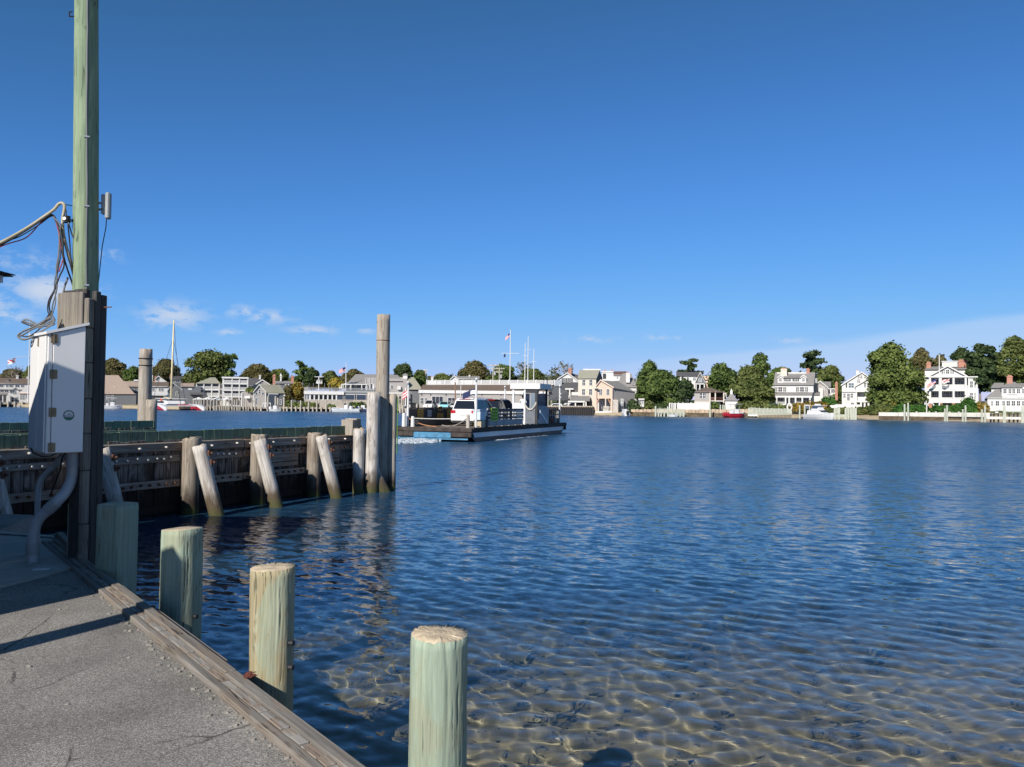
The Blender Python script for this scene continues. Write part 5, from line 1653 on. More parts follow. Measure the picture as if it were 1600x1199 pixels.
h.box('sign_band', 294, 300, 607, 609.5, WHITE, -.1, 0); h.roof_side(298, 316, 617, 606, ROOFD, -1, 4)
h = H('attic_house', 'dark roofed house top with windows behind the mast', 'building', 275, SD(275, 46))
h.box('wall', 266, 284, 593, 606, SHD, 0, 6); h.roof_side(266, 284, 593.5, 588, ROOFD, 0, 4); h.win(268, 273, 594.5, 598, bars=(2, 0)); h.win(275, 281, 594.5, 598, bars=(2, 0))
h.chimney(265.5, 267.5, 585, 592, BRICK, 2, .8)


# ---- balconied waterfront inn, two blocks
def inn(label, px0, px1, floors, cols, roofpy, D, back=True):
    h = H('waterfront_inn', label, 'building', (px0 + px1) / 2, D, group='white balconied inn blocks')
    h.box('wall', px0, px1, roofpy, 640, CLAP, 2.2, 10)
    for (r0, r1, b0, b1) in floors:
        h.box('balcony_floor', px0, px1, b1 - .5, b1 + .8, WHITE, -.1, 2.2)
        h.rail(px0, px1, b0, b1 - .5, WHITE, 0, step=.20, bal=.12, name='balustrade')
        for k in range(len(cols) - 1):
            w = cols[k + 1] - cols[k]
            h.win(cols[k] + w * .16, cols[k] + w * .86, r0 + .6, b1 - 1.2, 2.2, bars=(1, 0))
    h.posts('column', cols, roofpy, 626, WHITE, .26, 0)
    return h


h = inn('white balconied inn block with grey hipped roof', 306, 343, [(600, 604, 604.3, 609), (609.5, 614, 614.3, 619.2)], (306.3, 318, 330.4, 342), 599, SD(325, 16))
h.roof_side(306, 343, 599.5, 590, ROOFM, 0, 6, hipl=24, hipr=8)
h.box('side_wing', 343, 347.5, 600, 640, SHG, 1, 9)  # grey instead of white: the side's shade is put into its colour
h = inn('taller white balconied inn block with flat roof', 347.5, 387.5, [(592, 594.5, 594.8, 599.6), (600.2, 605.4, 605.6, 610), (610.4, 615, 615.3, 620.2)], (348, 362, 373.5, 386.5), 591, SD(367, 16))
h.box('roof', 346.5, 388.5, 589.7, 591.3, WHITE, -.3, 9)
h = H('slate_roof_house', 'dark slate roofed house with white chimney behind the flat roofed inn', 'building', 397, SD(397, 40))
h.box('wall', 386, 410, 603, 630, SHG, 0, 8); h.roof_side(386, 410, 604, 591, ROOFD, 0, 5); h.chimney(404.7, 407.5, 586.5, 593, WHITE, 4, .8)
# ---- shingled boathouse with big door
h = H('gabled_barn', 'white trimmed grey barn gable rising behind the mossy boathouse', 'building', 408, SD(408, 24))
h.gable('wall', [(391, 640), (391, 607), (410, 594.5), (429, 607), (429, 640)], SHG, 0, 7)
h.gable_roof((410, 594), (389.5, 607.5), (430, 607), ROOFM, 0, 7, trim=WHITE)
h.win(407, 410.5, 599, 603)
h = H('boathouse', 'grey shingled boathouse with mossy roof and wide blue door on the quay', 'building', 420, SD(420, 6), yaw=0)
h.gable('wall', [(396, 640), (396, 613.5), (405, 602), (415, 613.5), (415, 640)], SHG, 0, 8)
h.gable_roof((405, 601.4), (395.2, 613.6), (416, 613.6), ROOFM, 0, .5, trim=WHITE)
h.poly('roof', [(405, 601.3, -.2), (437.5, 601.3, 3.0), (445.5, 614.5, 1.0), (415.8, 613.8, -.3)], ROOFM, (0, .1, -.18))
h.poly('roof', [(405, 601.3, -.1), (437.5, 601.3, 3.0), (432, 612, 9), (400, 612, 9)], ROOFM, (0, .1, -.18))
h.poly('side_wall', [(415, 640, .05), (415, 613.5, .05), (445, 614.2, 1.4), (445, 640, 1.4)], SHD, (0, 4, 0))  # darker than the front: this side's blue shade is in its colour
h.poly('door', [(420, 634, .12), (420, 615.8, .12), (434, 616, .8), (434, 634, .8)], plain('blue_door', (.055, .07, .10), .6), (0, -.16, 0))
h.poly('door_lintel', [(419, 616.2, .05), (419, 614.8, .05), (435, 615.2, .8), (435, 616.6, .8)], WHITE, (0, -.2, 0))
h.poly('door_jamb', [(419, 634, .05), (419, 616, .05), (420, 616, .1), (420, 634, .1)], WHITE, (0, -.2, 0))
for (a, b) in ((399.3, 402), (409.5, 412.2)): h.win(a, b, 613.5, 617, bars=(0, 0))
h.win(404.2, 406.6, 609.5, 615, bars=(0, 1)); h.win(399.5, 402.2, 622.5, 631.5, bars=(0, 2), pane=GLASSB)
h.posts('corner_board', (396.4, 414.6), 613.5, 640, WHITE, .22, -.05)
h.chimney(426, 430.5, 586.5, 603, BRICK, 3.2, .9); h.win(437, 440, 625, 632, 1.1, pane=GLASSB, bars=(0, 1))
h.box('lamp', 443, 445.5, 617, 619, WHITE, .6, 1.0)
h = H('lean_to', 'grey shingled lean-to with white awning left of the boathouse', 'building', 386, SD(386, 7))
h.gable('wall', [(377, 640), (377, 613), (396, 609), (396, 640)], SHG, 0, 6); h.posts('corner_board', (377.5,), 614, 640, WHITE, .3, -.05)
h.poly('awning', [(382, 622.5, -1.2), (391, 622.5, -1.2), (390.5, 619, 0), (382.5, 619, 0)], CANVAS, (0, .05, -.08))
h.win(379, 381.5, 622, 630); h.win(388, 391, 624, 628)
bush('green creeper covering the lean-to roof', 386, 399, 606, 614, SD(392, 7.2), LG2, 1, cat='creeper', leaf=.3)
# houses between boathouse and restaurant
h = H('brick_inn', 'dark gabled inn with brick chimney behind autumn shrubs', 'building', 452, SD(452, 45))
h.box('wall', 431, 472, 599, 630, SHD, 0, 8); h.roof_side(431, 458, 600, 595.5, ROOFG, 0, 4); h.roof_side(457, 472, 602, 598, ROOFG, -.5, 4)
h.chimney(454.8, 459.2, 588, 599, BRICK, 1, 1.0)
for a in (445, 449.5): h.box('dormer', a, a + 2.5, 600, 602, WHITE, -.2, .5)
for a in (460, 464.5): h.win(a, a + 2.3, 603, 608, -.0)
h.box('cupola', 437.5, 440, 588, 596, WHITE, 3, 3.8); h.poly('cupola_roof', [(437, 588, 2.9), (440.5, 588, 2.9), (438.8, 583, 3.4)], WHITE, (0, 1, 0))
h = H('back_roofs', 'low dark house with white chimney cap above the autumn shrubs', 'building', 470, SD(470, 70))
h.box('wall', 462, 482, 597, 625, SHG, 0, 8); h.roof_side(462, 482, 598, 594, ROOFD, 0, 4); h.chimney(464.5, 466.8, 592, 598, WHITE, 2, .7)

# ---- restaurant with roof terrace
h = H('terrace_restaurant', 'long white fronted restaurant with roof terrace and glass panels on the waterfront', 'building', 525, SD(525, 9))
h.box('wall', 475.5, 600, 616, 626, SHG, 2.0, 9)
h.box('base', 475.5, 600, 625.5, 640, plain('stone_base', (.36, .33, .29), .9, var=.25, scale=2), 0, 9)
h.box('fascia', 475, 537.5, 612, 616.2, WHITE, -.3, 9); h.box('fascia', 537.5, 612, 612.2, 614.4, WHITE, .2, 9)
h.box('fascia', 537.5, 612, 614.4, 616.4, plain('grey_trim2', (.35, .36, .37), .7), .3, 9)
h.rail(475.5, 612, 607.6, 612, plain('grey_rail', (.28, .30, .32), .6), -.1, step=.22, bal=.10)
for a, b in ((476.5, 479), (480, 483)): h.win(a, b, 617, 625.4, .1, pane=GLASSB, bars=(0, 0))
h.posts('column', (484.5, 491, 498, 505, 512, 519, 525.5), 616, 626, WHITE, .34, .1)
for a, b in ((486, 490), (492.5, 497), (499.5, 504), (506.5, 511), (513.5, 518), (520, 524.5)): h.win(a, b, 618, 625, 2.0, bars=(0, 0))
for a, b in ((527, 536), (539, 554), (557, 572), (575, 592)): h.win(a, b, 617.2, 625, .1, bars=(0, 0), pane=glassy('tinted_glass', (.03, .045, .075)))
# terrace things and upper floor
h2 = H('upper_dining_room', 'grey roofed upper dining room with white awning on the restaurant terrace', 'building', 570, SD(570, 15))
h2.box('wall', 541, 612, 599, 612, SHG, 2.2, 9); h2.roof_side(543, 612, 599.5, 585, ROOFG, 0, 6, hipl=14)
h2.poly('awning', [(534, 601.2, -1.4), (574, 601.2, -1.4), (574, 599.2, .4), (534, 599.2, .4)], CANVAS, (0, .05, -.08))
h2.posts('post', (536, 548, 565, 573), 600.5, 610, WHITE, .2, -1.3)
for a, b in ((541, 546), (549.5, 554), (557, 564), (567, 571)): h2.win(a, b, 602, 609, 2.2, bars=(0, 0))
h2.box('lift_tower', 571, 592, 590.5, 610, SHG, -.8, 3); h2.posts('trim', (571.3, 577.5, 583), 590.5, 610, plain('grey_trim3', (.45, .45, .44), .7), .2, -.85)
h2.win(579, 581.5, 600, 609, -.8, bars=(0, 0))
for k, (a, b) in enumerate(((481.5, 484.5), (506, 509), (513, 516.5), (489, 491))):
    hh = H('closed_parasol', ['leftmost closed dark parasol', 'closed dark parasol right of the white sail shade', 'closed dark parasol beside the terrace shrubs', 'closed dark parasol between the white shade and terrace edge'][k] + ' on the restaurant terrace', 'parasol', (a + b) / 2, SD(495, 12.5), group='closed parasols on the terrace')
    p0, p1 = hh.l((a + b) / 2, 610), hh.l((a + b) / 2, 598.5)
    MB().tube([(0, 0, p0.z), (0, 0, p0.z + .8), (0, 0, p0.z + .85), (0, 0, p1.z - .4), (0, 0, p1.z)], [.05, .05, .26, .15, .03], 8).build('canopy', BLACKP, hh.t)
hh = H('sail_shade', 'white draped sail shade on a cross post above the restaurant terrace', 'shade', 498, SD(498, 12))
p0, p1 = hh.l(498, 611), hh.l(498, 588.5)
MB().cyl((0, 0, p0.z), (0, 0, p1.z), .12, n=8).build('post', WHITE, hh.t)
a, b = hh.l(491.5, 589), hh.l(506, 589)
MB().bar((a.x, 0, a.z), (b.x, 0, b.z), .14).build('crossbar', WHITE, hh.t)
for (x0, x1) in ((493.5, 497.2), (498, 501), (501.5, 503.5)):
    q = [hh.l(x0, 599), hh.l(x1, 600), hh.l((x0 + x1) / 2 + .6, 592.5)]
    MB().prism(q, (0, .5, 0)).build('cloth', CANVAS, hh.t)
flagpole('white flagpole with striped flag on the restaurant terrace', 540.3, 568.5, 611, SD(540, 10.5), .13, None, [(540, 574, 1.75, 1.15, 'stripes', .45, -1)])
for k, (px, lab) in enumerate(((531, 'white folded chairs stack beside the terrace flagpole'), (533.5, 'tall white folded parasol left of the terrace flagpole'), (584, 'white folded parasol beside the lift tower on the terrace'))):
    hh = H('folded_parasol', lab, 'parasol', px, SD(px, 11), group='white folded parasols')
    p0, p1 = hh.l(px, 610), hh.l(px, 600 if k else 604)
    MB().tube([(0, 0, p0.z), (0, 0, p0.z + .4), (0, 0, p0.z + .45), (0, 0, p1.z)], [.06, .06, .24, .05], 8).build('canopy', CANVAS, hh.t)

# right part of the restaurant complex beyond the tall piling
h = H('shingled_annex', 'grey shingled annex with cupola and mossy roof right of the tall piling', 'building', 630, SD(630, 14))
h.box('wall', 600, 636, 592, 642, SHG, 0, 9); h.roof_side(598, 628, 596, 586, ROOFG, 0, 5, hipr=8)
h.box('side_wall', 634, 656, 608, 642, SHD, .8, 9); h.roof_side(612, 659, 609, 589.5, ROOFM, .6, 6, hipr=14, hipl=2)
h.win(610.5, 614.5, 602.5, 608, bars=(1, 1)); h.win(638, 642, 613, 619, .8)
h.box('air_conditioner', 621, 626.3, 603.8, 609, WHITE, -.7, 0)
c = h.box('cupola', 629.5, 636.5, 586, 592, WHITE, 5, 6.2); h.poly('cupola_roof', [(627.5, 586.2, 4.8), (638.5, 586.2, 4.8), (633, 583.5, 5.6)], ROOFG, (0, 1.6, 0))
h.box('porch_beam', 604, 634, 613.8, 615.2, WHITE, -1.6, -1.3); h.posts('porch_post', (633.2,), 606, 642, WHITE, .28, -1.5)
h.posts('porch_post', (616, 622, 627.5), 615, 642, PIER, .4, -1.4); h.win(617.5, 621.5, 619, 630, 0); h.win(624, 628, 619, 630, 0)
h = H('wharf_house', 'long low wharf building with brown roof and white roof deck fence behind the ferry', 'building', 760, SD(760, 10))
h.box('wall', 655, 857, 612, 642, SHG, 0, 10)
h.box('fascia', 654, 857, 612, 614.4, WHITE, -.35, .0)
h.roof_side(655, 860, 612.6, 601.4, ROOFDB, 0, 5, over=.5, hipl=6)
# right gable end, standing on posts
h.poly('gable_end', [(857, 640, -.2), (857, 612, -.2), (866, 603.5, 1.5), (875, 602.5, 2.0), (887.5, 612, 3.5), (887.5, 626, 3.5), (857, 625.6, -.2)][1:], SHD, (0, 4, 0))  # gable end's bluish shade is painted in by the darker wall tone
h.posts('post', (884.5, 872), 625, 642, DARKW, .45, 3.2)
for (a, b) in ((657, 661.5), (664, 667)): h.win(a, b, 622, 631, 0)
h.win(675, 692, 620, 631, 0, bars=(2, 0)); h.win(700, 712, 622, 632, 0); h.win(842, 852, 624, 634, 0)
for a in (658, 672, 696, 720, 752, 782, 812, 852): h.box('wall_lamp', a, a + 1.2, 616, 617.6, BLACKP, -.25, 0)
# roof deck fence: panels of white lattice between posts
hd = H('roof_deck_fence', 'long white panelled fence round the roof deck of the wharf building', 'fence', 766, SD(766, 15.5))
pp = np.linspace(667, 866, 15)
for k in range(14):
    a, b = hd.l(pp[k] + .5, 601.4), hd.l(pp[k + 1] - .5, 594.3)
    mb = MB().box(a.x, b.x, -.04, .04, b.z - .1, b.z).box(a.x, b.x, -.04, .04, a.z, a.z + .12)
    n_ = int((b.x - a.x) / .2)
    for i in range(n_):
        x = a.x + (b.x - a.x) * (i + .5) / n_
        mb.box(x - .075, x + .075, -.02, .02, a.z + .12, b.z - .1)
    mb.build('panel', WHITE, hd.t)
hd.posts('post', pp, 593.4, 601.6, WHITE, .26)
h = H('gabled_house', 'white gable and grey roof showing over the roof deck fence', 'building', 725, SD(725, 60))
h.gable('wall', [(704, 604), (704, 593), (710, 588), (716, 593), (716, 604)], CLAP, 0, 6); h.gable_roof((710, 587.6), (703, 593.5), (717, 593.5), ROOFG, 0, 6, trim=WHITE)
h.box('wing', 716, 748, 592, 604, CLAP, 1, 6); h.roof_side(712, 748, 592.5, 588, ROOFG, 1, 4); h.chimney(732.5, 734.5, 586, 592, WHITE, 4, .7)
h = H('chimney_house', 'slate roof with pale chimney cap low behind the deck fence', 'building', 678, SD(678, 45)); h.chimney(673.5, 677, 589, 597, WHITE, 0, 1.0); h.box('wall', 668, 690, 596, 606, CLAP, -.5, 5)

# ---- masts and poles
flagpole('tall white flagpole with yard above the ferry', 796.7, 517, 640, SD(797, 22), .17, [(783, 811, 552.5)], [(796.6, 521, 1.2, 1.0, 'stripes', 1.0, -1), (790, 553, .5, .9, 'plain', .4, -1)])
for (px, t, lab) in ((820, 536, 'thin white mast left of the tallest mast behind the ferry'), (824.6, 526, 'tallest thin white mast behind the wheelhouse roof'), (833.8, 545, 'short thin white mast right of the wheelhouse roof')):
    hh = H('mast', lab, 'mast', px, SD(px, 8), group='thin masts behind the ferry'); a, b = hh.l(px, 640), hh.l(px, t)
    MB().cyl((0, 0, a.z), (0, 0, b.z), .16, .07, n=8).build('spar', WHITE, hh.t)
    c = hh.l(px, t + 20); MB().bar((-.7, 0, c.z), (.7, 0, c.z), .06).build('spreader', WHITE, hh.t)
for (px, t, w, lab) in ((770.2, 569, 9, 'pale utility pole with long crossarm behind the roof deck'), (780, 574, 8, 'pale utility pole with transformer behind the roof deck'), (664.5, 577, 3, 'slim pale pole left of the deck fence')):
    hh = H('utility_pole', lab, 'utility pole', px, SD(px, 60), group='utility poles of the town'); a, b = hh.l(px, 605), hh.l(px, t)
    MB().cyl((0, 0, a.z - 4), (0, 0, b.z), .22, .16, n=8).build('shaft', PIER, hh.t)
    for k, dz in enumerate((.5, 1.6)):
        wl = w / FPX * SD(px, 60) * (1 - .35 * k)
        MB().box(-wl, wl, -.1, .1, b.z - dz - .12, b.z - dz + .12).build('crossarm', PIER, hh.t)
        for s in (-.9, -.45, .45, .9): MB().cyl((wl * s, 0, b.z - dz), (wl * s, 0, b.z - dz + .4), .09, n=6).build('insulator', WHITE, hh.t)
    if w > 4: MB().cyl((.6, -.2, b.z - 3.6), (.6, -.2, b.z - 2.4), .35, n=10).build('transformer', PVC, hh.t)

# ---- right of the ferry
h = H('gabled_house', 'white gabled house with shuttered windows and red chimney', 'building', 887, SD(887, 40))
h.gable('wall', [(871, 625), (871, 593), (886.5, 583.5), (903, 595), (903, 625)], CLAP, 0, 8)
h.gable_roof((886.5, 583), (870, 593.4), (904, 595.6), ROOFD, 0, 8, trim=WHITE)
h.win(880, 883.4, 591.2, 597, shut=.35); h.win(889, 892.4, 591.2, 597, shut=.35); h.chimney(888, 893, 576, 588, BRICK, 2.2, 1.0)
h.poly('roof', [(890, 597, 2), (905, 597, 2), (905, 586, 5), (892, 584, 5)], ROOFD, (0, .1, -.2))
h = H('low_roof_house', 'low dark roofed house below the shuttered white gable', 'building', 890, SD(890, 26))
h.box('wall', 878, 905, 611, 640, CLAP, 0, 7); h.roof_side(878, 904, 612, 597.5, ROOFD, 0, 6)
h.box('porch', 883, 896, 607, 609, WHITE, -1.2, 0); h.posts('post', (884, 890), 608.5, 622, WHITE, .35, -1.1); h.win(886, 890, 611, 618, 0); h.box('balcony', 893, 904, 613, 618, WHITE, -1.5, 0)
h.box('glazed_box', 866, 878, 594, 604, glassy('pale_blue_glass', (.34, .38, .40), .2), 4, 6)
h = H('tall_cream_house', 'tall cream clapboard house with mossy roof and four sash windows', 'building', 918, SD(918, 20))
h.box('wall', 903, 931.5, 591, 645, CREAM, 0, 9); h.roof_side(903, 931.5, 591.8, 578.5, ROOFM, 0, 5, over=.6, hipr=-5, hipl=3)
h.poly('side_gable', [(931.6, 625, .1), (931.6, 591.5, .1), (937, 579, 5), (941, 590, 9), (941, 625, 9)], SHD, (.02, .6, 0))
h.box('ridge_board', 911, 938.5, 576.8, 578.6, WHITE, 5.2, 6)
for (a, b, c, d) in ((910, 914, 593.5, 602), (921, 925, 593.5, 602), (909.6, 913.8, 608.2, 617), (920.5, 924.8, 608.2, 617)): h.win(a, b, c, d)
h = H('peach_boathouse', 'peach gabled boathouse over an open porch at the water', 'building', 945, SD(945, 3))
h.gable('wall', [(932, 623), (932, 604), (938.3, 595), (957.5, 605.5), (957.5, 623)], PEACH, 0, 11)
h.gable_roof((938.3, 594.4), (930.5, 604.5), (959, 606.3), ROOFG, 0, .6, trim=plain('peach_trim', (.72, .58, .47), .7))
h.poly('roof', [(938.3, 594.4, -.2), (966, 596.2, 6), (992.5, 612.7, 6), (958.5, 606, -.3)], ROOFG, (0, .1, -.2))
h.poly('side_wall', [(957.6, 645, .1), (957.6, 605.8, .1), (992, 613, 6.1), (992, 640, 6.1)], SHG, (0, .3, 0))
h.box('ledge', 928, 934, 606, 607.3, CREAM, -1.2, .2)
h.win(936.3, 940.5, 608.5, 617, bars=(1, 2)); h.win(947.8, 952, 608.5, 617, bars=(1, 2))
h.box('porch_back', 930, 957, 623, 646, SHG, 2.6, 3.0); h.win(936.5, 941, 626, 632, 2.6, pane=GLASSB); h.win(947.5, 952, 626, 632, 2.6, pane=GLASSB)
h.posts('column', (930.5, 955.3), 607, 648, PEACH, .45, -.2); h.posts('post', (935, 946), 623, 646, CREAM, .25, .1)
for (a, b) in (((930.5, 634), (936, 623.5)), ((955.3, 634), (950, 623.5)), ((957, 640), (962, 624))):
    p, q = h.l(*a, -.2), h.l(*b, -.2); MB().bar(p, q, .22).build('brace', plain('rust_brace', (.42, .22, .12), .8), h.t)
h.box('porch_deck', 930, 957, 643, 645.2, WHITE, -.6, 3); h.rail(942, 956, 636, 642, CREAM, -.4, step=.5)
h.box('pier', 957.5, 966, 625, 652, plain('pale_concrete', (.46, .42, .37), .9, var=.2), -.5, 2.0)
for a in (968, 971.5): h.win(a, a + 2.2, 624, 634, 2.2, pane=GLASSB)
h = H('car_shelter', 'low grey roofed shelter with cars under it on the wharf', 'building', 905, SD(905, 9))
h.roof_side(890, 921, 627.2, 619, ROOFG, 0, 5, over=.6, hipl=3); h.box('fascia', 887.5, 914, 626.8, 628.8, WHITE, -.4, -.1)
h.posts('post', (888.5, 899, 912, 915.5), 628, 640, WHITE, .3, 0); h.box('back_wall', 890, 923, 627, 640, SHD, 8, 8.4); h.poly('side', [(920, 640, .2), (920, 628, .2), (923, 620, 5), (925, 628, 9), (925, 640, 9)], SHD, (.05, .2, 0))
h = H('timber_wharf', 'black timber faced wharf right of the ferry bow', 'wharf', 900, SD(900, 1))
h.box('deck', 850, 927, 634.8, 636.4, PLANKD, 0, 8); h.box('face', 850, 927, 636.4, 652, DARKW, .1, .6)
xs = np.linspace(852, 926, 22)
h.posts('fender_pile', xs, 635.8, 652, DARKW, .35, -.1)
# white houses on the rise
h = H('flat_roof_house', 'white blocky house with flat roof left of the white chimney', 'building', 952, SD(952, 55))
h.box('wall', 940, 958, 581, 615, CLAP, 0, 7); h.box('dark_recess_panel', 942, 947, 584, 592, SHUT, -.1, .1); h.box('lower_wing', 948, 962, 588, 615, CLAP, -1.5, 4); h.box('parapet', 939.5, 958.5, 580, 581.5, WHITE, -.2, 7)  # dark slab laid on the wall face, no hollow behind it
h.chimney(956, 957.5, 577, 582, BRICK, 3, .7); h.chimney(944, 946, 578, 582, BRICK, 3, .7)
h = H('brown_roof_house', 'white house with red brown roof between the blocky house and the chimney', 'building', 968, SD(968, 50))
h.box('wall', 957, 979, 586, 615, CLAP, 0, 7); h.roof_side(959, 979, 587, 580.5, plain('maroon_roof', (.13, .075, .06), .8, var=.25), 0, 4, over=.4)
h.win(963.5, 966, 588.5, 592, pane=GLASSB); h.win(968.5, 971, 588.5, 592, pane=GLASSB); h.box('ledge', 959, 971, 594, 595.5, WHITE, -1, 0)
h = H('grey_gable_house', 'large grey roofed white house with tall white chimney', 'building', 982, SD(982, 30))
h.poly('roof', [(962, 605, 0), (996, 605.5, 0), (986, 583.5, 6), (973, 583.5, 6)], ROOFG, (0, .2, -.25))
h.box('wall', 966, 997, 605, 645, CLAP, .3, 9); h.chimney(978, 984.2, 583, 598, WHITE, 1.0, 1.0)
h.poly('wing_roof', [(988, 602, .6), (1008, 601.5, .6), (1006, 592, 4), (990, 592, 4)], ROOFG, (0, .2, -.2)); h.box('wing', 990, 1006, 601, 640, CLAP, .9, 6)
h.posts('porch_post', (993.5, 1000), 612, 632, WHITE, .4, -1); h.poly('porch_roof', [(991, 620, -1.5), (1003, 622, -1.5), (1000, 612, .3), (991, 610, .3)], ROOFG, (0, .1, -.15))
h = H('garden_hut', 'tiny white hut with a window beside the round bushes', 'hut', 1002, SD(1002, 10))
h.box('wall', 998, 1006.3, 625, 636, CLAP, 0, 1.6); h.roof_side(998, 1006.3, 625.3, 622.8, WHITE, 0, .8, over=.5); h.win(999.5, 1002, 626.5, 631); h.win(1003, 1005, 626.5, 631)
h = H('hill_house', 'grey and white house with dark roof among trees on the rise', 'building', 1078, SD(1078, 38))
h.box('wall', 1062, 1088.5, 587.5, 616, CLAP, 0, 8); h.roof_side(1057, 1097, 588, 581.5, ROOFD, 0, 4, over=.3)
h.gable('side_gable', [(1087, 612), (1087, 598), (1094, 583), (1101, 598), (1101, 612)], SHD, -.6, 8); h.gable_roof((1094, 582.4), (1086, 598.5), (1102, 598.5), ROOFD, -.6, 8, trim=WHITE)
h.win(1073.5, 1076, 589.5, 594.5); h.win(1083, 1087, 590, 594.5, pane=GLASSB); h.win(1092, 1096, 592, 596.5, -.6, pane=GLASSB); h.box('porch', 1086, 1102, 599.5, 600.8, WHITE, -2.2, -.6); h.posts('post', (1087.5, 1093.5, 1100.5), 600, 611, WHITE, .3, -2.0)
h.box('terrace', 1074, 1088, 601, 606, SHUT, -.8, 0); h.posts('post', (1074.5, 1085), 600, 608, WHITE, .3, -.9)
h = H('hill_house', 'pale pink sliver of a house right of the dark roofed hill house', 'building', 1104, SD(1104, 44))
h.box('wall', 1098, 1110, 588, 612, PEACH, 0, 6); h.roof_side(1100, 1114, 594, 587, ROOFD, 0, 4); h.win(1101, 1103, 596, 600)
h = H('shingled_cottage', 'low shingled cottage with hipped roof and dark screened porch', 'building', 1108, SD(1108, 9))
h.box('wall', 1085, 1109, 612.5, 636, SHG, 0, 7); h.roof_side(1084.5, 1131.5, 613.4, 606, ROOFDB, 0, 4, hipl=16, hipr=22, over=.8)
for a in (1093, 1098.4): h.win(a, a + 4.2, 614.5, 622.4)
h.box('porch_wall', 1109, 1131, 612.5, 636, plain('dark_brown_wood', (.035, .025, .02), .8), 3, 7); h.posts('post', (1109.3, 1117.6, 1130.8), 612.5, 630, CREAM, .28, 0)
h.box('porch_floor', 1109, 1131.5, 626, 627.4, WHITE, 0, 3); h.rail(1118, 1131, 621.5, 626, plain('brown_rail', (.13, .055, .04), .8), 0, step=.3); h.rail(1110, 1117, 621.5, 626, plain('rose_rail', (.36, .20, .17), .8), 0, step=.3)
h.box('skirt', 1085, 1109, 628, 638, CREAM, -.1, 0); h.posts('stilt', (1117.6, 1124, 1130.8), 627, 640, SHUT, .4, .5)
h.box('bay', 1130, 1135, 614, 624, CREAM, 4, 6); h.win(1131.2, 1133.6, 615.5, 619.5, 4)
h = H('pyramid_hut', 'small white hut with flared pyramid roof and tiny cupola', 'hut', 1143, SD(1143, 7))
h.box('wall', 1133, 1152.5, 625, 641, CLAP, 0, 2.6)
p = [h.l(1131.5, 626.2, -.3), h.l(1154, 626.2, -.3)]; ap = h.l(1142.8, 615, 1.3); md0, md1 = h.l(1138, 620.5, .7), h.l(1147.5, 620.5, .7)
zb_ = p[0].z
MB().loft([[(p[0].x, -.3, zb_), (p[1].x, -.3, zb_), (p[1].x, 2.9, zb_), (p[0].x, 2.9, zb_)], [(md0.x, .7, md0.z), (md1.x, .7, md0.z), (md1.x, 1.9, md0.z), (md0.x, 1.9, md0.z)], [(ap.x - .25, 1.1, ap.z), (ap.x + .25, 1.1, ap.z), (ap.x + .25, 1.5, ap.z), (ap.x - .25, 1.5, ap.z)]]).build('roof', ROOFG, h.t)
h.box('cupola', 1141, 1144.6, 611.5, 617.5, WHITE, 1.0, 1.5); h.poly('finial', [(1141, 611.6, 1.0), (1144.6, 611.6, 1.0), (1142.8, 607.5, 1.2)], WHITE, (0, .4, 0))
h.box('door', 1147, 1150, 629, 640, WHITE, -.06, 0)

# ---- big white shingle style house
h = H('porch_house', 'big white house with grey gambrel roof, long dormer and deep front porch', 'building', 1240, SD(1240, 20))
h.box('wall', 1209, 1271, 601, 640, CLAP, 0, 10)
h.roof_side(1209, 1271, 602.2, 582, ROOFG, 0, 5, over=.8, hipl=3, hipr=-2)
h.poly('side_wall', [(1271.1, 640, .05), (1271.1, 601.5, .05), (1274.5, 582.5, 5), (1278, 600, 9.5), (1278, 640, 9.5)], SHG, (.02, .3, 0))  # shaded gable side of the white house, its shade given as grey colour
h.box('ridge_parapet', 1214, 1260, 582, 584, WHITE, 4.4, 4.8)
h.box('dormer', 1215, 1259, 590.5, 598.5, CLAP, .8, 5); h.poly('dormer_roof', [(1214.5, 590.7, .5), (1259.5, 590.7, .5), (1258, 586.2, 4), (1216, 586.2, 4)], ROOFG, (0, .1, -.12))
for c in (1219.5, 1255.5):
    h.gable('dormer_gable', [(c - 4.3, 598.5), (c - 4.3, 590.2), (c, 586.8), (c + 4.3, 590.2), (c + 4.3, 598.5)], CLAP, .55, 3)
    h.gable_roof((c, 586.4), (c - 5, 590.6), (c + 5, 590.6), ROOFG, .55, 3, over=.2, trim=WHITE); h.win(c - 1.8, c + 1.6, 591.5, 595.6, .55)
for a in (1228.3, 1241.2): h.win(a, a + 4.2, 591.2, 595.8, .8, shut=.35)
h.chimney(1220, 1229.6, 576.5, 588, CREAM, 2.6, 1.2); h.chimney(1260, 1265, 576.8, 584, BRICK, 4.6, 1.2)
for a in (1212, 1246): h.win(a, a + 2.6, 605.2, 612); h.win(a + 4.2, a + 10, 605.2, 612); h.win(a + 11.6, a + 14.2, 605.2, 612)
for a in (1210, 1227, 1244, 1261): h.box('shutter', a, a + 1.3, 605, 612.2, SHUT, -.07, 0)
h.poly('porch_roof', [(1204.5, 617.6, -2.6), (1269, 617.6, -2.6), (1271, 613, 0), (1207, 613, 0)], ROOFG, (0, .1, -.15))
h.box('porch_fascia', 1205, 1268.5, 617.6, 621.2, WHITE, -2.5, -2.2); h.box('porch_floor', 1201, 1268, 633, 635.5, WHITE, -2.6, 0)
h.posts('column', (1202, 1213.5, 1227.5, 1233, 1243, 1253.5, 1265.5), 621, 633.5, WHITE, .34, -2.4)
for a, b in ((1203, 1213), (1214, 1227), (1243.5, 1253)): h.rail(a, b, 628.2, 633, WHITE, -2.4, step=.24, bal=.1)
for a, b in ((1215, 1224), (1229, 1232), (1236, 1240), (1245, 1252), (1256, 1263)): h.win(a, b, 622.6, 630, 0)
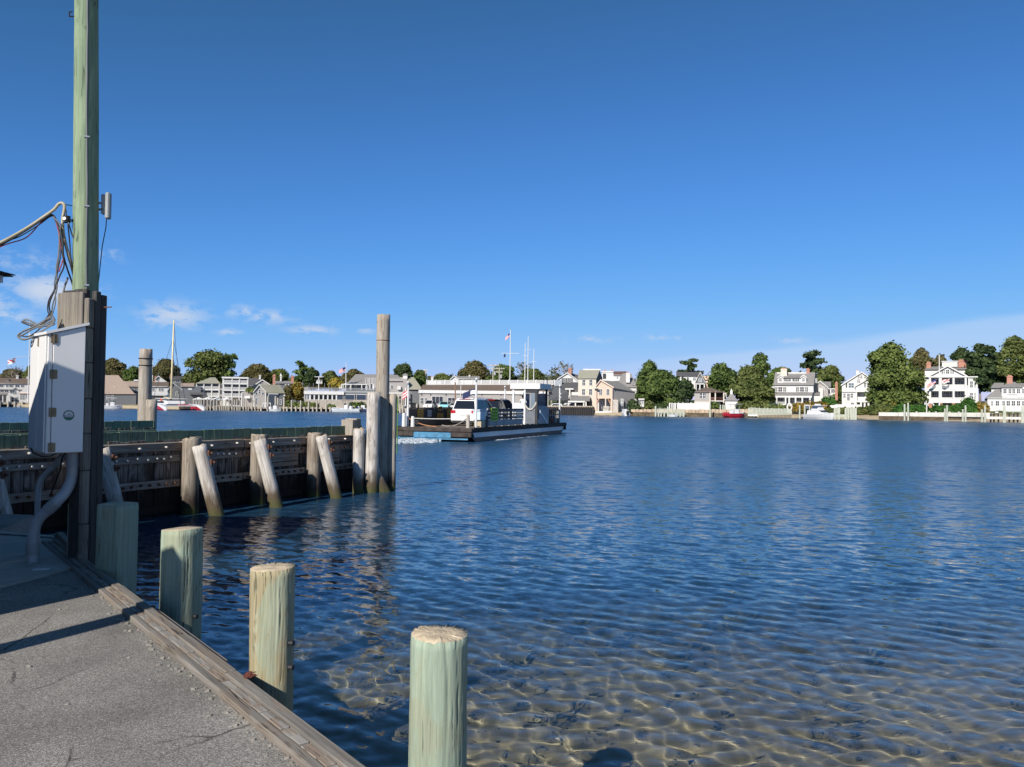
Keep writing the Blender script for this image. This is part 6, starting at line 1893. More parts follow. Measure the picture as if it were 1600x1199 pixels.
h.box('awning', 1202, 1214, 631, 632.5, plain('pale_blue_trim', (.45, .60, .66), .6), -2.7, -2.5)
h.poly('bay', [(1203, 613, -.5), (1203, 606, -.5), (1209, 602.6, .2), (1209, 613, .2)], CLAP, (0, 3, 0)); h.win(1205, 1207.6, 607.5, 611, -.6)
h.box('wing', 1270.5, 1281, 617, 628, CLAP, 1.0, 5); h.roof_side(1271, 1281, 617.4, 613.6, ROOFG, 1, 2, over=.4)
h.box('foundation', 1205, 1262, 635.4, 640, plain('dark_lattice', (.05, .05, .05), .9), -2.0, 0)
h.win(1274.6, 1276.3, 592, 598, 4)
h = H('oval_arch', 'white oval garden arch standing on the bank before the porch house', 'arch', 1234, SD(1234, 4))
c = h.l(1234, 636.5); r0, r1 = h.l(1239, 630), h.l(1229, 643)
rx, rz = (r0.x - r1.x) / 2, (r0.z - r1.z) / 2
MB().tube([((rx - .2) * math.cos(a), 0, c.z + (rz - .2) * math.sin(a)) for a in np.linspace(0, 6.283, 33)], .2, 8).build('ring', WHITE, h.t, smooth=True)
MB().box(-.5, .5, -.2, .2, c.z - rz - .8, c.z - rz + .1).build('foot', WHITE, h.t)
h = H('side_house', 'grey gabled house with brick chimney behind the porch house', 'building', 1292, SD(1292, 30))
h.gable('wall', [(1278, 635), (1278, 601), (1281.5, 596.5), (1294, 608), (1294, 635)], SHG, 0, 8); h.gable_roof((1281.5, 596), (1277, 600), (1296, 608.6), ROOFG, 0, 8, trim=WHITE)
h.box('wing', 1286, 1306, 607, 635, CLAP, 1.5, 8); h.roof_side(1284, 1297, 605, 596.5, ROOFG, 2, 4); h.poly('wing_roof', [(1288, 620, -.5), (1304, 624, -.5), (1304, 619, 1.4), (1288, 614.5, 1.4)], ROOFG, (0, .1, -.12))
h.win(1285.5, 1287, 605, 611, -.0); h.win(1289, 1291, 605, 611); h.win(1294.5, 1297, 607, 613, 1.5); h.win(1299, 1304, 608, 614, 1.5, bars=(2, 0))
h.chimney(1304.8, 1309, 598, 626, BRICK, .5, 1.0); h.box('low_wing', 1279, 1286, 607, 628, CLAP, -1, 3)

# ---- terraced white house
h = H('veranda_house', 'white gabled house with wide veranda half hidden by the linden tree', 'building', 1345, SD(1345, 18))
h.gable('wall', [(1315.5, 640), (1315.5, 602), (1346.5, 582.5), (1372, 601), (1372, 640)], CLAP, 1.5, 11)
h.gable_roof((1346.5, 582), (1314, 602.6), (1374, 602.5), ROOFG, 1.5, 11, trim=WHITE)
h.gable('cross_gable', [(1337, 611), (1337, 603.5), (1357, 592.5), (1374, 603), (1374, 611)], CLAP, .6, 5); h.gable_roof((1357, 592), (1335, 604.5), (1375, 604), ROOFG, .6, 5, trim=WHITE)
h.win(1340.4, 1342.8, 586.8, 591.4, 1.5); h.win(1344.6, 1347, 586.8, 591.4, 1.5); h.win(1350, 1353, 598, 605, .6, pane=GLASSB); h.win(1355, 1360, 599, 605, .6); h.win(1326, 1334, 599, 606, 1.5, pane=GLASSB)
h.box('louvre', 1339, 1344, 593, 597, plain('grey_louvre', (.35, .35, .36), .7), 1.3, 1.5); h.chimney(1337.8, 1342, 579.5, 588, WHITE, 4, 1.0)
h.box('chimney_band', 1321.5, 1323.5, 596, 606, SHUT, 1.2, 1.5)
h.box('lower_block', 1316, 1339, 611, 640, CLAP, 0, 3); h.box('lower_back', 1338, 1371, 611, 640, CLAP, 2.4, 5)
h.box('terrace_floor', 1315.5, 1371, 610, 612.6, WHITE, -.3, 3); h.rail(1316, 1370, 606.2, 610.2, WHITE, -.2, step=.3)
for (a, b, c, d) in ((1318, 1321, 615.2, 621.5), (1324, 1327.4, 615.2, 625.5), (1329.2, 1332.6, 615.2, 621.2)): h.win(a, b, c, d)
for a in (1339.5, 1344.5, 1350, 1355.3, 1360.6): h.win(a, a + 4, 614, 621.5, 2.4)
h.posts('column', (1338, 1366.6, 1352.5, 1370), 612, 628, WHITE, .34, 0); h.rail(1338.5, 1370, 621.8, 627, WHITE, 0, step=.24); h.box('veranda_floor', 1338, 1371, 627, 628.8, WHITE, -.2, 2.4)
for (a, b) in ((1330, 1334), (1337.5, 1344), (1346.5, 1350), (1352, 1356), (1358, 1364)): h.win(a, b, 629.5, 635.5, 0 if a < 1337 else 2.3)
h.posts('pier', (1336, 1345.3, 1351, 1357, 1365), 628.5, 638, WHITE, .4, 0)
h = H('garden_wall', 'long white garden wall left of the veranda house', 'wall', 1310, SD(1310, 11))
h.poly('coping', [(1296, 634, 0), (1318, 632, 0), (1324, 637, 0), (1300, 638, 0)], WHITE, (0, .6, 0)); h.box('wall', 1305, 1345, 632.5, 638.5, WHITE, .8, 1.2)

# ---- captain's house
h = H('captains_house', 'grand white house with two storey porch, pediment and brick chimneys', 'building', 1482, SD(1482, 22))
h.box('wall', 1445, 1512, 589, 640, CLAP, 2.4, 12); h.box('attic', 1445, 1512, 577.5, 589.5, CLAP, 3.0, 11); h.poly('roof', [(1444, 578, 2.6), (1513, 577.5, 2.6), (1507, 572.5, 7), (1450, 573, 7)], ROOFG, (0, .2, -.15))
h.box('corner_bay', 1445, 1453, 589, 640, CLAP, .3, 3)
h.gable('pediment', [(1452, 589), (1480.5, 573.5), (1509, 588)], CLAP, .2, 4); h.gable_roof((1480.5, 572.3), (1449, 589.6), (1511.5, 588.4), ROOFG, .0, 4, over=.3, trim=WHITE)
h.box('cornice', 1443, 1512.5, 587.8, 590.2, WHITE, -.35, 3)
h.win(1474.4, 1476.4, 578.2, 584, .2); h.win(1478.3, 1483, 578.2, 584, .2, bars=(1, 1)); h.win(1485, 1487, 578.2, 584, .2)
for a in (1471.5, 1488.5): h.box('shutter', a, a + 1.4, 578, 584.6, SHUT, .1, .2)
wkb = h.box('roof_walk', 1472, 1496, 565.5, 573.5, WHITE, 5, 8); h.box('roof_walk_rail', 1471, 1497, 564, 565.6, WHITE, 4.8, 8.2)
for a in (1475, 1482.5, 1490): h.box('roof_walk_panel', a, a + 4, 567.5, 572, CREAM, 4.95, 5)
h.chimney(1447.7, 1454.6, 567.3, 578, BRICK, 5, 1.3); h.chimney(1497.2, 1511.8, 563.5, 574, BRICK, 5, 1.3)
h.box('upper_floor', 1452, 1511, 607.6, 611.2, WHITE, -.2, 2.4); h.box('porch_floor', 1452, 1511, 627.6, 629.6, WHITE, -.2, 2.4)
h.posts('column', (1453.2, 1470, 1490, 1509), 590, 628, WHITE, .42, 0)
for (a, b) in ((1454, 1469.5), (1470.5, 1489.5), (1490.5, 1508.5)):
    h.rail(a, b, 601, 607.6, WHITE, 0, step=.2, bal=.15); h.rail(a, b, 621.2, 627.6, WHITE, 0, step=.22, bal=.1)
for (a, b) in ((1460, 1466.5), (1473, 1477), (1480, 1487), (1493.5, 1498), (1501, 1505.5)):
    h.win(a, b, 593, 602, 2.4, shut=.3); h.win(a, b, 613, 622, 2.4, shut=.3)
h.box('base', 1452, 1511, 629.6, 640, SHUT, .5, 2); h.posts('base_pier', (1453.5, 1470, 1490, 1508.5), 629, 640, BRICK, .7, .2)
h.box('bay_wall', 1513.5, 1527, 589, 640, CLAP, 1.2, 6); h.box('bay_cornice', 1512.5, 1528, 588.2, 590, WHITE, .8, 6.2)
for (c, d) in ((596, 605.4), (614, 622.6)): h.win(1516, 1519.8, c, d, 1.2); h.win(1522.6, 1524.4, c, d, 1.2)
h.posts('bay_board', (1513.8, 1521.2, 1526.8), 590, 638, WHITE, .25, 1.15)
flagpole('white flagpole on the seawall before the grand porch house', 1468, 556.5, 648, SD(1468, 3.5), .17, None, [(1471, 593, .01, .01, 'plain', 0, 1)][:0])
hh = H('hanging_flag', 'striped flag hanging from the upper porch of the grand house', 'flag', 1456, SD(1456, 20)); p = hh.l(1462, 593); flag(hh.t, (p.x, 0, p.z), 1.75, .9, 'stripes', 4, .8, -1)
p0, p1 = hh.l(1463, 592.5), hh.l(1457, 597); MB().cyl(p0 + Vector((0, 1.5, 0)), p0, .05, n=6).build('staff', WHITE, hh.t)
hh = H('hanging_flag', 'orange and white flag on the upper porch right of the flagpole', 'flag', 1477, SD(1477, 20)); p = hh.l(1472, 594); flag(hh.t, (p.x, 0, p.z), 1.5, .9, 'redwhite', 6, -.25, 1)
MB().cyl(p + Vector((0, 1.5, .1)), p, .05, n=6).build('staff', WHITE, hh.t)
for (a, b, t, bt, b_, lab) in ((1436, 1445, 622, 634, 13, 'white garden arch in the shade of the linden tree'), (1448, 1459.4, 630, 647, 4.5, 'white arched gateway on the seawall left of the flagpole')):
    h = H('garden_arch', lab, 'arch', (a + b) / 2, SD((a + b) / 2, b_)); p, q = h.l(a, bt), h.l(b, t); w = (q.x - p.x) / 2; cx_ = (p.x + q.x) / 2
    MB().tube([(p.x, 0, p.z)] + [(cx_ - w * math.cos(t_), 0, q.z - w + w * math.sin(t_)) for t_ in np.linspace(0, math.pi, 15)] + [(q.x, 0, p.z)], .13, 8).build('hoop', WHITE, h.t)
    MB().tube([(p.x, .8, p.z)] + [(cx_ - w * math.cos(t_), .8, q.z - w + w * math.sin(t_)) for t_ in np.linspace(0, math.pi, 15)] + [(q.x, .8, p.z)], .13, 8).build('hoop', WHITE, h.t)
    for t_ in np.linspace(0, math.pi, 7): MB().bar((cx_ - w * math.cos(t_), 0, q.z - w + w * math.sin(t_)), (cx_ - w * math.cos(t_), .8, q.z - w + w * math.sin(t_)), .1).build('slat', WHITE, h.t)

# ---- rightmost house
h = H('hip_roof_house', 'white house with stepped hipped roofs and brick chimney at the right edge', 'building', 1575, SD(1575, 16))
h.box('wall', 1543, 1640, 621.5, 648, CLAP, 0, 9); h.box('upper_wall', 1565, 1640, 605, 622, CLAP, .6, 8)
h.roof_side(1565, 1597, 605.8, 597, ROOFG, .6, 4, hipl=12, hipr=12, over=1.2); h.roof_side(1590, 1645, 606, 599, ROOFG, 1.5, 4, over=.5)
h.roof_side(1549, 1567, 606.5, 598.5, ROOFG, 3, 3, hipl=6); h.box('back_wing', 1549, 1566, 606, 624, CLAP, 3.2, 7); h.roof_side(1540, 1565, 622, 607.5, ROOFG, .0, 3.2, hipl=18, over=1)
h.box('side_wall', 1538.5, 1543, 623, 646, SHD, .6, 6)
h.chimney(1573.3, 1582, 588, 600, BRICK, 3.4, 1.2)
for (a, b) in ((1568, 1572.6), (1576, 1580), (1582, 1586), (1589, 1593.6), (1597, 1600)): h.win(a, b, 608, 614.6, .6)
h.box('sill_band', 1565, 1600, 615.6, 620.6, WHITE, .3, .6); h.rail(1573, 1590, 616, 621, WHITE, .1, step=.25)
for (a, b) in ((1549, 1551.4), (1556, 1561), (1566.4, 1570), (1573, 1578), (1581, 1586), (1589, 1593.8), (1597, 1600)): h.win(a, b, 627, 633.6)
h.box('eave_band', 1543, 1640, 621.6, 623, WHITE, -.25, 0)

# ---- seawalls, fences, docks, posts at the right
h = H('stone_seawall', 'low tan stone seawall below the white fence', 'wall', 1080, SD(1080, 1.2))
a = 986
while a < 1178:
    w_ = 4.5 + 3 * ((a * 7) % 3) / 2
    h.box('stone', a, min(a + w_ - .35, 1178), 639.6 + ((a * 13) % 5) * .16, 646.5, STONE, .0 + ((a * 11) % 4) * .06, 1.4, bev=.08); a += w_
h.box('footing', 984, 1180, 646.5, 653, plain('weedy_rock', (.12, .095, .06), .95, var=.5, scale=2, bump=.8, bscale=5), -.3, 1.2)
h = H('white_fence', 'white board fence with square posts behind the stone seawall', 'fence', 1085, SD(1085, 3.2))
pp = [1060, 1067, 1079.5, 1089, 1097.5, 1108.5]
for k in range(len(pp) - 1):
    h.box('panel', pp[k] + .4, pp[k + 1] - .4, 630.3, 641, WHITE, -.04, .04)
h.posts('post', pp, 629, 641.5, WHITE, .24)
h.rail(1046, 1060, 630.5, 640.5, WHITE, 0, step=.45, bal=.2, name='picket_panel')
h.posts('post', (1046, 1050, 1054.5), 629.5, 641, WHITE, .22)
piles_dock('small dock with pale green picket sides below the big tree', SD(1047, -3), (1025, 1071, 645.6, 647.2), (1024.6, 1043.5), 636, 653, (1029, 1033, 1038, 1050, 1057, 1063, 1068), PIERG, .42, name='picket_dock')
h = H('dock_pickets', 'row of pale green dock boards beside the white skiff', 'fence', 1047, SD(1047, -3.2))
r = random.Random(2)
for k, x in enumerate(np.arange(1026.5, 1070, 1.75)):
    h.box('board', x, x + 1.15, 637.5 + r.uniform(-.5, 1.2) + (x - 1026) * .035, 646 if x < 1044 else 650, PIERG, -.1, .05)
h = H('moored_skiff', 'small white skiff moored at the picket dock', 'boat', 1053, SD(1053, -5))
a, b = h.l(1045, 650), h.l(1059, 650)
MB().loft([[(a.x, -.55, -.1), (a.x, .55, -.1), (a.x, .7, .45), (a.x, -.7, .45)], [(b.x - .7, -.5, -.1), (b.x - .7, .5, -.1), (b.x - .7, .65, .5), (b.x - .7, -.65, .5)], [(b.x, -.05, .1), (b.x, .05, .1), (b.x, .05, .6), (b.x, -.05, .6)]]).build('hull', WHITEH, h.t)
h = H('palisade_dock', 'long pale green palisade dock running out from the bank', 'dock', 1202, SD(1202, -4))
r = random.Random(6)
h.box('walkway', 1168, 1236, 645, 646.5, PLANKD, .2, 2.0); h.box('landing', 1168.5, 1184, 648.2, 650.4, WHITE, -1.0, .2)
for k, x in enumerate(np.arange(1168.5, 1236, 2.15)):
    t = (x - 1168) / 68.0
    h.box('board', x, x + 1.7, 637 + r.uniform(-.6, .8) + 1.8 * t, (648 if x < 1184 else 649.5 - 1.5 * t), PIERG, -.15 + r.uniform(-.05, .05), .1)
    if x > 1184: h.box('leg', x + .4, x + 1.3, 649 - 1.5 * t, 657 - 3 * t, DARKW, -.05, .2)
h.posts('leg', (1170, 1176, 1182), 650, 656, DARKW, .3, -.6)
for (px, t, b, b_, lab) in ((1109.8, 629, 652, -2, 'tall pale pile at the end of the white fence'), (1126, 633, 641, 4, 'left short pale post below the screened porch'), (1130, 633, 641, 4, 'middle short pale post below the screened porch'), (1133, 633.5, 641, 4, 'right short pale post below the screened porch'), (1249.8, 633.5, 655, -2, 'pale pile in the water right of the oval arch'), (1257.7, 634.5, 648, 1, 'pale pile on the beach left of the hanging lantern box'),
                            (1413.6, 632, 657, -2, 'left one of two piles at the white seawall end'), (1419.2, 630, 657, -2, 'right one of two piles at the white seawall end'), (1476.6, 639, 659, -2.5, 'shorter pile of the pair right of the flagpole'), (1480, 633.5, 659.5, -3, 'taller pile of the pair right of the flagpole'), (1504.6, 640, 660, -3, 'shorter pile of the pair before the dome hedge'), (1508.8, 634, 660, -3.5, 'taller pile of the pair before the dome hedge'), (1534.5, 640, 660, -3.5, 'shorter pile of the pair before the rightmost house'), (1539.2, 634, 660.5, -4, 'taller pile of the pair before the rightmost house')):
    h = H('mooring_pile', lab, 'pile', px, SD(px, b_), group='mooring piles of the far shore'); a, b2 = h.l(px, b), h.l(px, t)
    MB().tube([(0, 0, min(a.z, -.2) - .6 if b > 650 else a.z - .5), (0, 0, b2.z)], [.2, .17], 8).build('shaft', PIERG, h.t)
    MB().cyl((0, 0, b2.z), (0, 0, b2.z + .05), .175, .10, n=8).build('cap', PIERG, h.t)
h = H('lantern_box', 'small glazed white box on a post by the beach', 'box', 1261.5, SD(1261, 3)); h.box('frame', 1256.5, 1266, 632.8, 634, WHITE, -.1, .8); h.box('glass', 1258, 1264.5, 634, 639, GLASSB, 0, .6); h.posts('leg', (1258, 1264.8), 634, 645, WHITE, .14, .1)
h = H('white_seawall', 'long white concrete seawall before the grand house', 'wall', 1470, SD(1470, 1.2))
xs = [1373, 1404, 1436, 1466, 1497, 1526, 1548]
for k in range(len(xs) - 1):
    h.box('wall_panel', xs[k], xs[k + 1] - .25, 644.8 + .1 * k, 652.5 + .15 * k, WALLW, 0, .8)
for a in (1430, 1450, 1460.5, 1474, 1482, 1496): h.box('capstone', a, a + 4, 643.2, 645.6, WALLW, -.1, .7, bev=.2)
h.box('footing', 1373, 1550, 652.8, 660, plain('weedy_wall', (.10, .075, .05), .95, var=.4, scale=1.5, bump=.6), -.25, .5)
h.rail(1476, 1545, 647.3, 649.2, PIERG, -1.0, step=3.2, bal=.2, name='rub_rail')
h = H('box_dock', 'box shaped pale timber dock left of the white seawall', 'dock', 1320, SD(1320, -4))
h.posts('piling', (1304.5, 1311, 1321.5, 1325.5, 1330, 1333.5, 1337), 638, 660, PIERG, .42, -.2)
r = random.Random(3)
for x in np.arange(1305, 1312, 1.6): h.box('board', x, x + 1.3, 637 + r.uniform(-.4, .6), 647, PIERG, -.1, .1)
for x in np.arange(1321, 1338, 1.6): h.box('board', x, x + 1.3, 638 + r.uniform(-.4, .8), 649, PIERG, .3, .5)
h.box('deck', 1304, 1322, 648, 650.5, PIERG, -.3, 2.5); h.poly('brace', [(1305, 653, -.25), (1313, 656, -.25), (1321, 653, -.25), (1321, 654.2, -.25), (1313, 657.4, -.25), (1305, 654.2, -.25)], PIERG, (0, .15, 0)); h.box('stringer', 1304, 1322, 651, 652.2, PIERG, -.3, -.1); h.box('side_deck', 1322, 1340, 653, 655, DARKW, .5, 3)
h = H('finger_dock', 'pale finger dock with rails at the right edge', 'dock', 1580, SD(1580, -5))
h.posts('piling', (1569.4, 1598), 635.5, 662, PIERG, .42, -.3); h.posts('piling', (1548, 1553, 1560, 1577, 1584, 1590), 646, 660, DARKW, .3, .6)
h.box('deck', 1541, 1640, 652.6, 655, WALLW, -.2, 2); h.rail(1548, 1566, 646, 652.6, PIERG, 1.5, step=1.4, bal=.12); h.rail(1571, 1596, 643.5, 652.6, PIERG, 1.6, step=1.2, bal=.12); h.box('bench', 1555, 1560, 643.5, 645.5, CANVAS, .6, 1.4)

# ---- left and middle docks
r = random.Random(12)
tall = [302, 306.5, 311, 314.5, 318.5, 323.8, 328.5, 333.8, 338.7, 346, 352, 357.8, 362.5, 366, 369.7, 375, 380.3, 384.5, 393.7, 398.5, 405]
piles_dock('long dock crowded with grey pilings before the balconied inn', SD(355, 0), (300, 447, 636.6, 638.2), tall, 624, 644, (308, 321, 336, 343, 349, 355, 372, 388, 412), PIER, .30, depth=6)
piles_dock('dock with tall pilings before the grey boathouse', SD(425, -2), (404, 446, 637.6, 638.8), (418, 430.4, 434, 443.6), 621.5, 644, (408, 424, 438), PIER, .46)
piles_dock('low bulkhead dock with pale posts below the green hedge', SD(488, -1), (444, 523, 637.2, 638.6), (455.6, 469.3, 482, 495, 509.6), 626, 644.5, (448.5, 462.3, 475.5, 488.8, 502, 516), PIER, .40)
piles_dock('timber dock below the shingled annex behind the ferry stern', SD(640, -4), (608, 680, 640.6, 642), (611, 625, 629, 640, 651, 668), 632, 650, (618, 634, 646, 660), PIER, .5)
h = H('parasol', 'white market parasol on the dock before the inn', 'parasol', 326, SD(326, 7)); a, b = h.l(326, 637), h.l(326, 620.5)
MB().tube([(0, 0, a.z), (0, 0, b.z - .5)], .05, 6).build('pole', WHITE, h.t); MB().tube([(0, 0, b.z - .7), (0, 0, b.z)], [2.0, .05], 8).build('canopy', CANVAS, h.t)
for (px, lab) in ((340, 'white parasol between the two inn blocks'), (355, 'white parasol below the flat roofed inn'), (311, 'white parasol at the left end of the inn dock')):
    h = H('parasol', lab, 'parasol', px, SD(px, 8)); a, b = h.l(px, 637), h.l(px, 620.8)
    MB().tube([(0, 0, a.z), (0, 0, b.z - .5)], .05, 6).build('pole', WHITE, h.t); MB().tube([(0, 0, b.z - .65), (0, 0, b.z)], [1.7, .05], 8).build('canopy', CANVAS, h.t)
h = H('white_canopy', 'white box canopy on the quay right of the boathouse front', 'canopy', 415, SD(415, 1)); h.box('top', 410.5, 423, 629.5, 630.8, WHITE, -.2, 2); h.box('counter', 410.5, 416, 632, 637, WHITE, 0, 1.5); h.posts('post', (410.8, 422.6), 630, 637, WHITE, .15, -.1)

# ---- trees
tree('broad brown green tree behind the brown roofed boat shed', 178, 560, 594, 21, SD(178, 70), LBR, 1)
tree('low green tree left of the banded piling', 206, 573, 600, 18, SD(206, 60), LG, 2, squash=.9)
tree('wide bronze tree behind the mast and white steeple', 258, 561, 600, 27, SD(258, 75), LBR, 3)
tree('large spreading green tree behind the balconied inn', 328, 547, 602, 42, SD(328, 55), LG2, 4, kind='round', n=12000, leaf=.33, shell=.5)
pine('airy flat layered top of the spreading tree right of centre', 350, 556, 600, 28, SD(350, 58), LG, 41, layers=9, n=2200, leaf=.42)
tree('dull brown rounded tree behind the slate roof', 404, 569, 600, 30, SD(404, 95), LBR, 5)
tree('low olive tree right of the rounded brown tree', 436, 577, 600, 20, SD(436, 95), LG2, 6)
pine('tall thin layered tree above the autumn shrubs', 472, 566, 605, 20, SD(472, 60), LG, 7, layers=8, n=900)
tree('dark green tree behind the white sail shade', 487, 574, 604, 14, SD(487, 55), LDK, 8)
tree('olive tree behind the terrace parasols', 516, 580, 602, 17, SD(516, 60), LG2, 9)
tree('brown topped tree right of the terrace flagpole', 552, 577, 602, 19, SD(552, 60), LBR, 10)
tree('yellow green shrub tree on the terrace edge', 524, 590, 609, 14, SD(524, 14), LYL, 11, leaf=.3)
tree('autumn yellow shrub tree left of the restaurant', 464, 597, 628, 14, SD(464, 22), LAU, 12, leaf=.32)
tree('small autumn tree beside the boathouse roof', 448, 603, 630, 10, SD(448, 20), LBR, 13, leaf=.32)
tree('dark rounded tree right of the tall piling', 630, 568, 600, 19, SD(630, 50), LDK, 14)
tree('dark tree between piling and cupola', 655, 579, 604, 17, SD(655, 60), LG, 15)
tree('low olive trees over the deck fence left end', 690, 584, 604, 22, SD(690, 75), LG2, 16)
tree('big bronze tree mounding over the roof deck', 743, 564, 604, 33, SD(743, 80), LBR, 17)
tree('dark green tree behind the crossarm poles', 786, 570, 604, 24, SD(786, 75), LG, 18)
tree('yellow green tree right of the tallest mast', 832, 577, 604, 26, SD(832, 75), LG2, 19)
bare('thin twiggy tree above the yellow green tree', 820, 566, 600, 9, SD(820, 78), 1, LDK, n=120)
bare('bare grey tree left of the red chimney', 880, 570, 606, 13, SD(880, 75), 2, LBR, n=160)
bare('low bare tree over the deck fence right end', 862, 583, 606, 12, SD(862, 70), 3, LG, n=200)
tree('large dark tree standing over the picket dock, left crown', 1012, 564, 626, 24, SD(1012, 16), LG, 20, leaf=.28, bark=BARKP)
tree('large dark tree standing over the picket dock, middle crown', 1035, 578, 634, 36, SD(1035, 12), LG, 21, leaf=.28, n=12000, bark=BARKP)
tree('rounded dark tree before the hill house', 1068, 592, 634, 22, SD(1068, 11), LDK, 22, leaf=.27)
pine('dark wind shaped pine above the hill house roof', 1078, 562, 588, 19, SD(1078, 55), LDK, 23, layers=6, n=800)
tree('broad green tree behind the pyramid hut, left crown', 1128, 568, 626, 32, SD(1128, 30), LG, 24, n=10000)
tree('olive green tree leaning over the palisade dock', 1174, 572, 640, 38, SD(1174, 13), LG2, 25, n=13000, leaf=.28)
tree('dark tuft of tree crown left of the porch house', 1188, 550, 592, 16, SD(1188, 26), LG, 26, n=2200, shell=.4)
tree('dark tree behind the white chimney of the porch house', 1222, 574, 600, 22, SD(1222, 45), LG, 27)
pine('tall flat topped pine behind the porch house', 1268, 548, 596, 26, SD(1268, 48), LDK, 28, layers=9, n=2000, bark=BARKP)
tree('rounded tree right of the porch house', 1296, 571, 606, 24, SD(1296, 45), LG2, 29, n=6000)
tree('dark shrub tree left of the veranda house', 1312, 596, 634, 10, SD(1312, 32), LG, 30)
tree('huge yellow green linden tree beside the grand house', 1394, 536, 640, 50, SD(1394, 12), LWL, 31, n=20000, leaf=.27, squash=1.1)
tree('dark tree right behind the linden tree', 1438, 544, 604, 24, SD(1438, 42), LBR, 32, n=6500)
tree('copper topped tree behind the roof walk', 1468, 555, 600, 18, SD(1468, 55), LBR, 33)
tree('dark tree behind the big brick chimney', 1505, 544, 606, 26, SD(1505, 48), LDK, 34, n=6500)
pine('tall pale trunked cedar right of the grand house', 1532, 540, 612, 30, SD(1532, 26), LDK, 35, layers=12, n=3600, bark=BARKP, leaf=.42)
tree('big olive tree at the right edge', 1585, 526, 600, 36, SD(1585, 40), LG2, 36, n=11000)
tree('dark tree between cedar and olive tree', 1556, 550, 616, 18, SD(1556, 42), LDK, 37)
tree('tall green tree just past the right edge', 1640, 520, 610, 40, SD(1640, 35), LG2, 38)
for k, (px, t, w, lab) in enumerate(((-30, 580, 40, 'low wood behind the hotel at the far left'), (20, 577, 22, 'grey green tree behind the hotel roof'), (46, 572, 12, 'brown tree behind the white cabinet'))):
    tree(lab, px, t, 602, w, SD(px, 90), LBR if k % 2 else LG2, 60 + k)
bare('bare twiggy tree over the hotel roof', 22, 572, 600, 14, SD(22, 80), 5, LBR, n=80)
# backing woods so that no gap of sky opens between the trees near the ground
def woods(name, label, px0, px1, D, tops, mat, seed):
    rg = np.random.default_rng(seed); cs, rs = [], []
    for px in np.arange(px0, px1, 9):
        t = np.interp(px, [q[0] for q in tops], [q[1] for q in tops]) + rg.uniform(-1, 3)
        p = P(px, t, D); q = P(px, 612, D)
        hh_ = (p.z - q.z) / 2
        cs.append((p.x, D + rg.uniform(-4, 4), q.z + hh_)); rs.append((1.5 * 9 / FPX * D, 2.5, hh_))
    V, F = leaf_cards(cs, rs, int(len(cs) * 260), .55, rg)
    tag(mesh_np(name, V, F, mat), label, 'woods', kind='stuff')
woods('far_woods', 'distant wood on the low land behind the town', -200, 760, 330, [(-200, 588), (0, 584), (200, 586), (420, 588), (560, 590), (760, 586)], LBR, 3)
woods('far_woods', 'distant green wood behind the houses on the right', 760, 1760, 280, [(760, 585), (900, 590), (1000, 592), (1180, 588), (1290, 590), (1330, 604), (1380, 590), (1500, 570), (1760, 560)], LG, 4)

# ---- hedges and bushes
bush('long clipped hedge behind the low bulkhead dock', 445, 496, 627.5, 638, SD(470, 3), LG2, 2, leaf=.26)
bush('dark shrub beside the centre console boat', 547, 570, 628, 641, SD(556, 4), LG, 3)
bush('small dark bush on the restaurant bank', 512, 523, 631, 640, SD(516, 4), LG, 4)
bush('round dark bush right of the boathouse wall', 978, 1001, 626, 641, SD(988, 6), LDK, 5, dome=True, n=900)
bush('olive bush beside the garden hut', 1007, 1021, 626.5, 640, SD(1014, 6), LG2, 6, dome=True)
bush('low scrub under the big dark tree', 1019, 1046, 631, 640, SD(1030, 7), LDK, 7)
bush('green shrub below the screened porch', 1111, 1124, 628, 641, SD(1117, 5), LG, 8)
bush('mixed scrub between hut and palisade', 1152, 1172, 626, 642, SD(1162, 5), LG2, 9)
bush('dry yellow bank scrub right of the oval arch', 1239, 1290, 628, 646, SD(1262, 6), LAU, 10, n=2200)
bush('bright green shrub beside the grey side house', 1286, 1304, 619, 636, SD(1294, 13), LHG, 11)
bush('low scrub behind the grey cruiser', 1290, 1336, 637, 648, SD(1312, 4), LG2, 12)
bush('green bank shrubs under the veranda house', 1337, 1372, 634, 648, SD(1354, 6), LG2, 13, n=2000)
bush('yellow flowering shrub below the linden', 1386, 1400, 626, 640, SD(1392, 8), LYL, 14)
bush('mixed shrub border below the linden', 1362, 1412, 630, 647, SD(1386, 6), LG2, 15, n=2400)
bush('clipped dark green hedge behind the white seawall, left run', 1400, 1448, 633, 647, SD(1424, 5), LHG, 16, name='hedge', cat='hedge', n=2200)
bush('clipped green hedge between arch and dome hedge', 1459, 1503, 632, 647, SD(1481, 5), LHG, 17, name='hedge', cat='hedge', n=2200)
bush('large clipped dome shaped hedge before the bay window', 1500, 1526, 623, 648, SD(1513, 7), LHG, 18, name='hedge', cat='hedge', dome=True, n=2600)
bush('yellowing shrub right of the dome hedge', 1524, 1543, 629, 647, SD(1533, 8), LAU, 19)
bush('dark low scrub under the wharf bank', 1172, 1232, 632, 640, SD(1200, 4), LG2, 20)
# ------------------------------------------------------------------ vehicles
TYRE = plain('tyre_rubber', (.015, .015, .016), .8); RIM = plain('alloy_rim', (.45, .45, .46), .35, metal=.7)
LAMPR = plain('tail_lamp', (.45, .012, .018), .2, spec=.6); LAMPW = plain('head_lamp', (.75, .76, .78), .15, spec=.7)
CARGLASS = glassy('car_glass', (.012, .014, .017), .05)


def paint(name, col, rough=.22, coat=.6):
    m, nt, b = new_mat(name)
    b.inputs['Base Color'].default_value = (*col, 1); b.inputs['Roughness'].default_value = rough
    b.inputs['Coat Weight'].default_value = coat; b.inputs['Coat Roughness'].default_value = .05
    return m


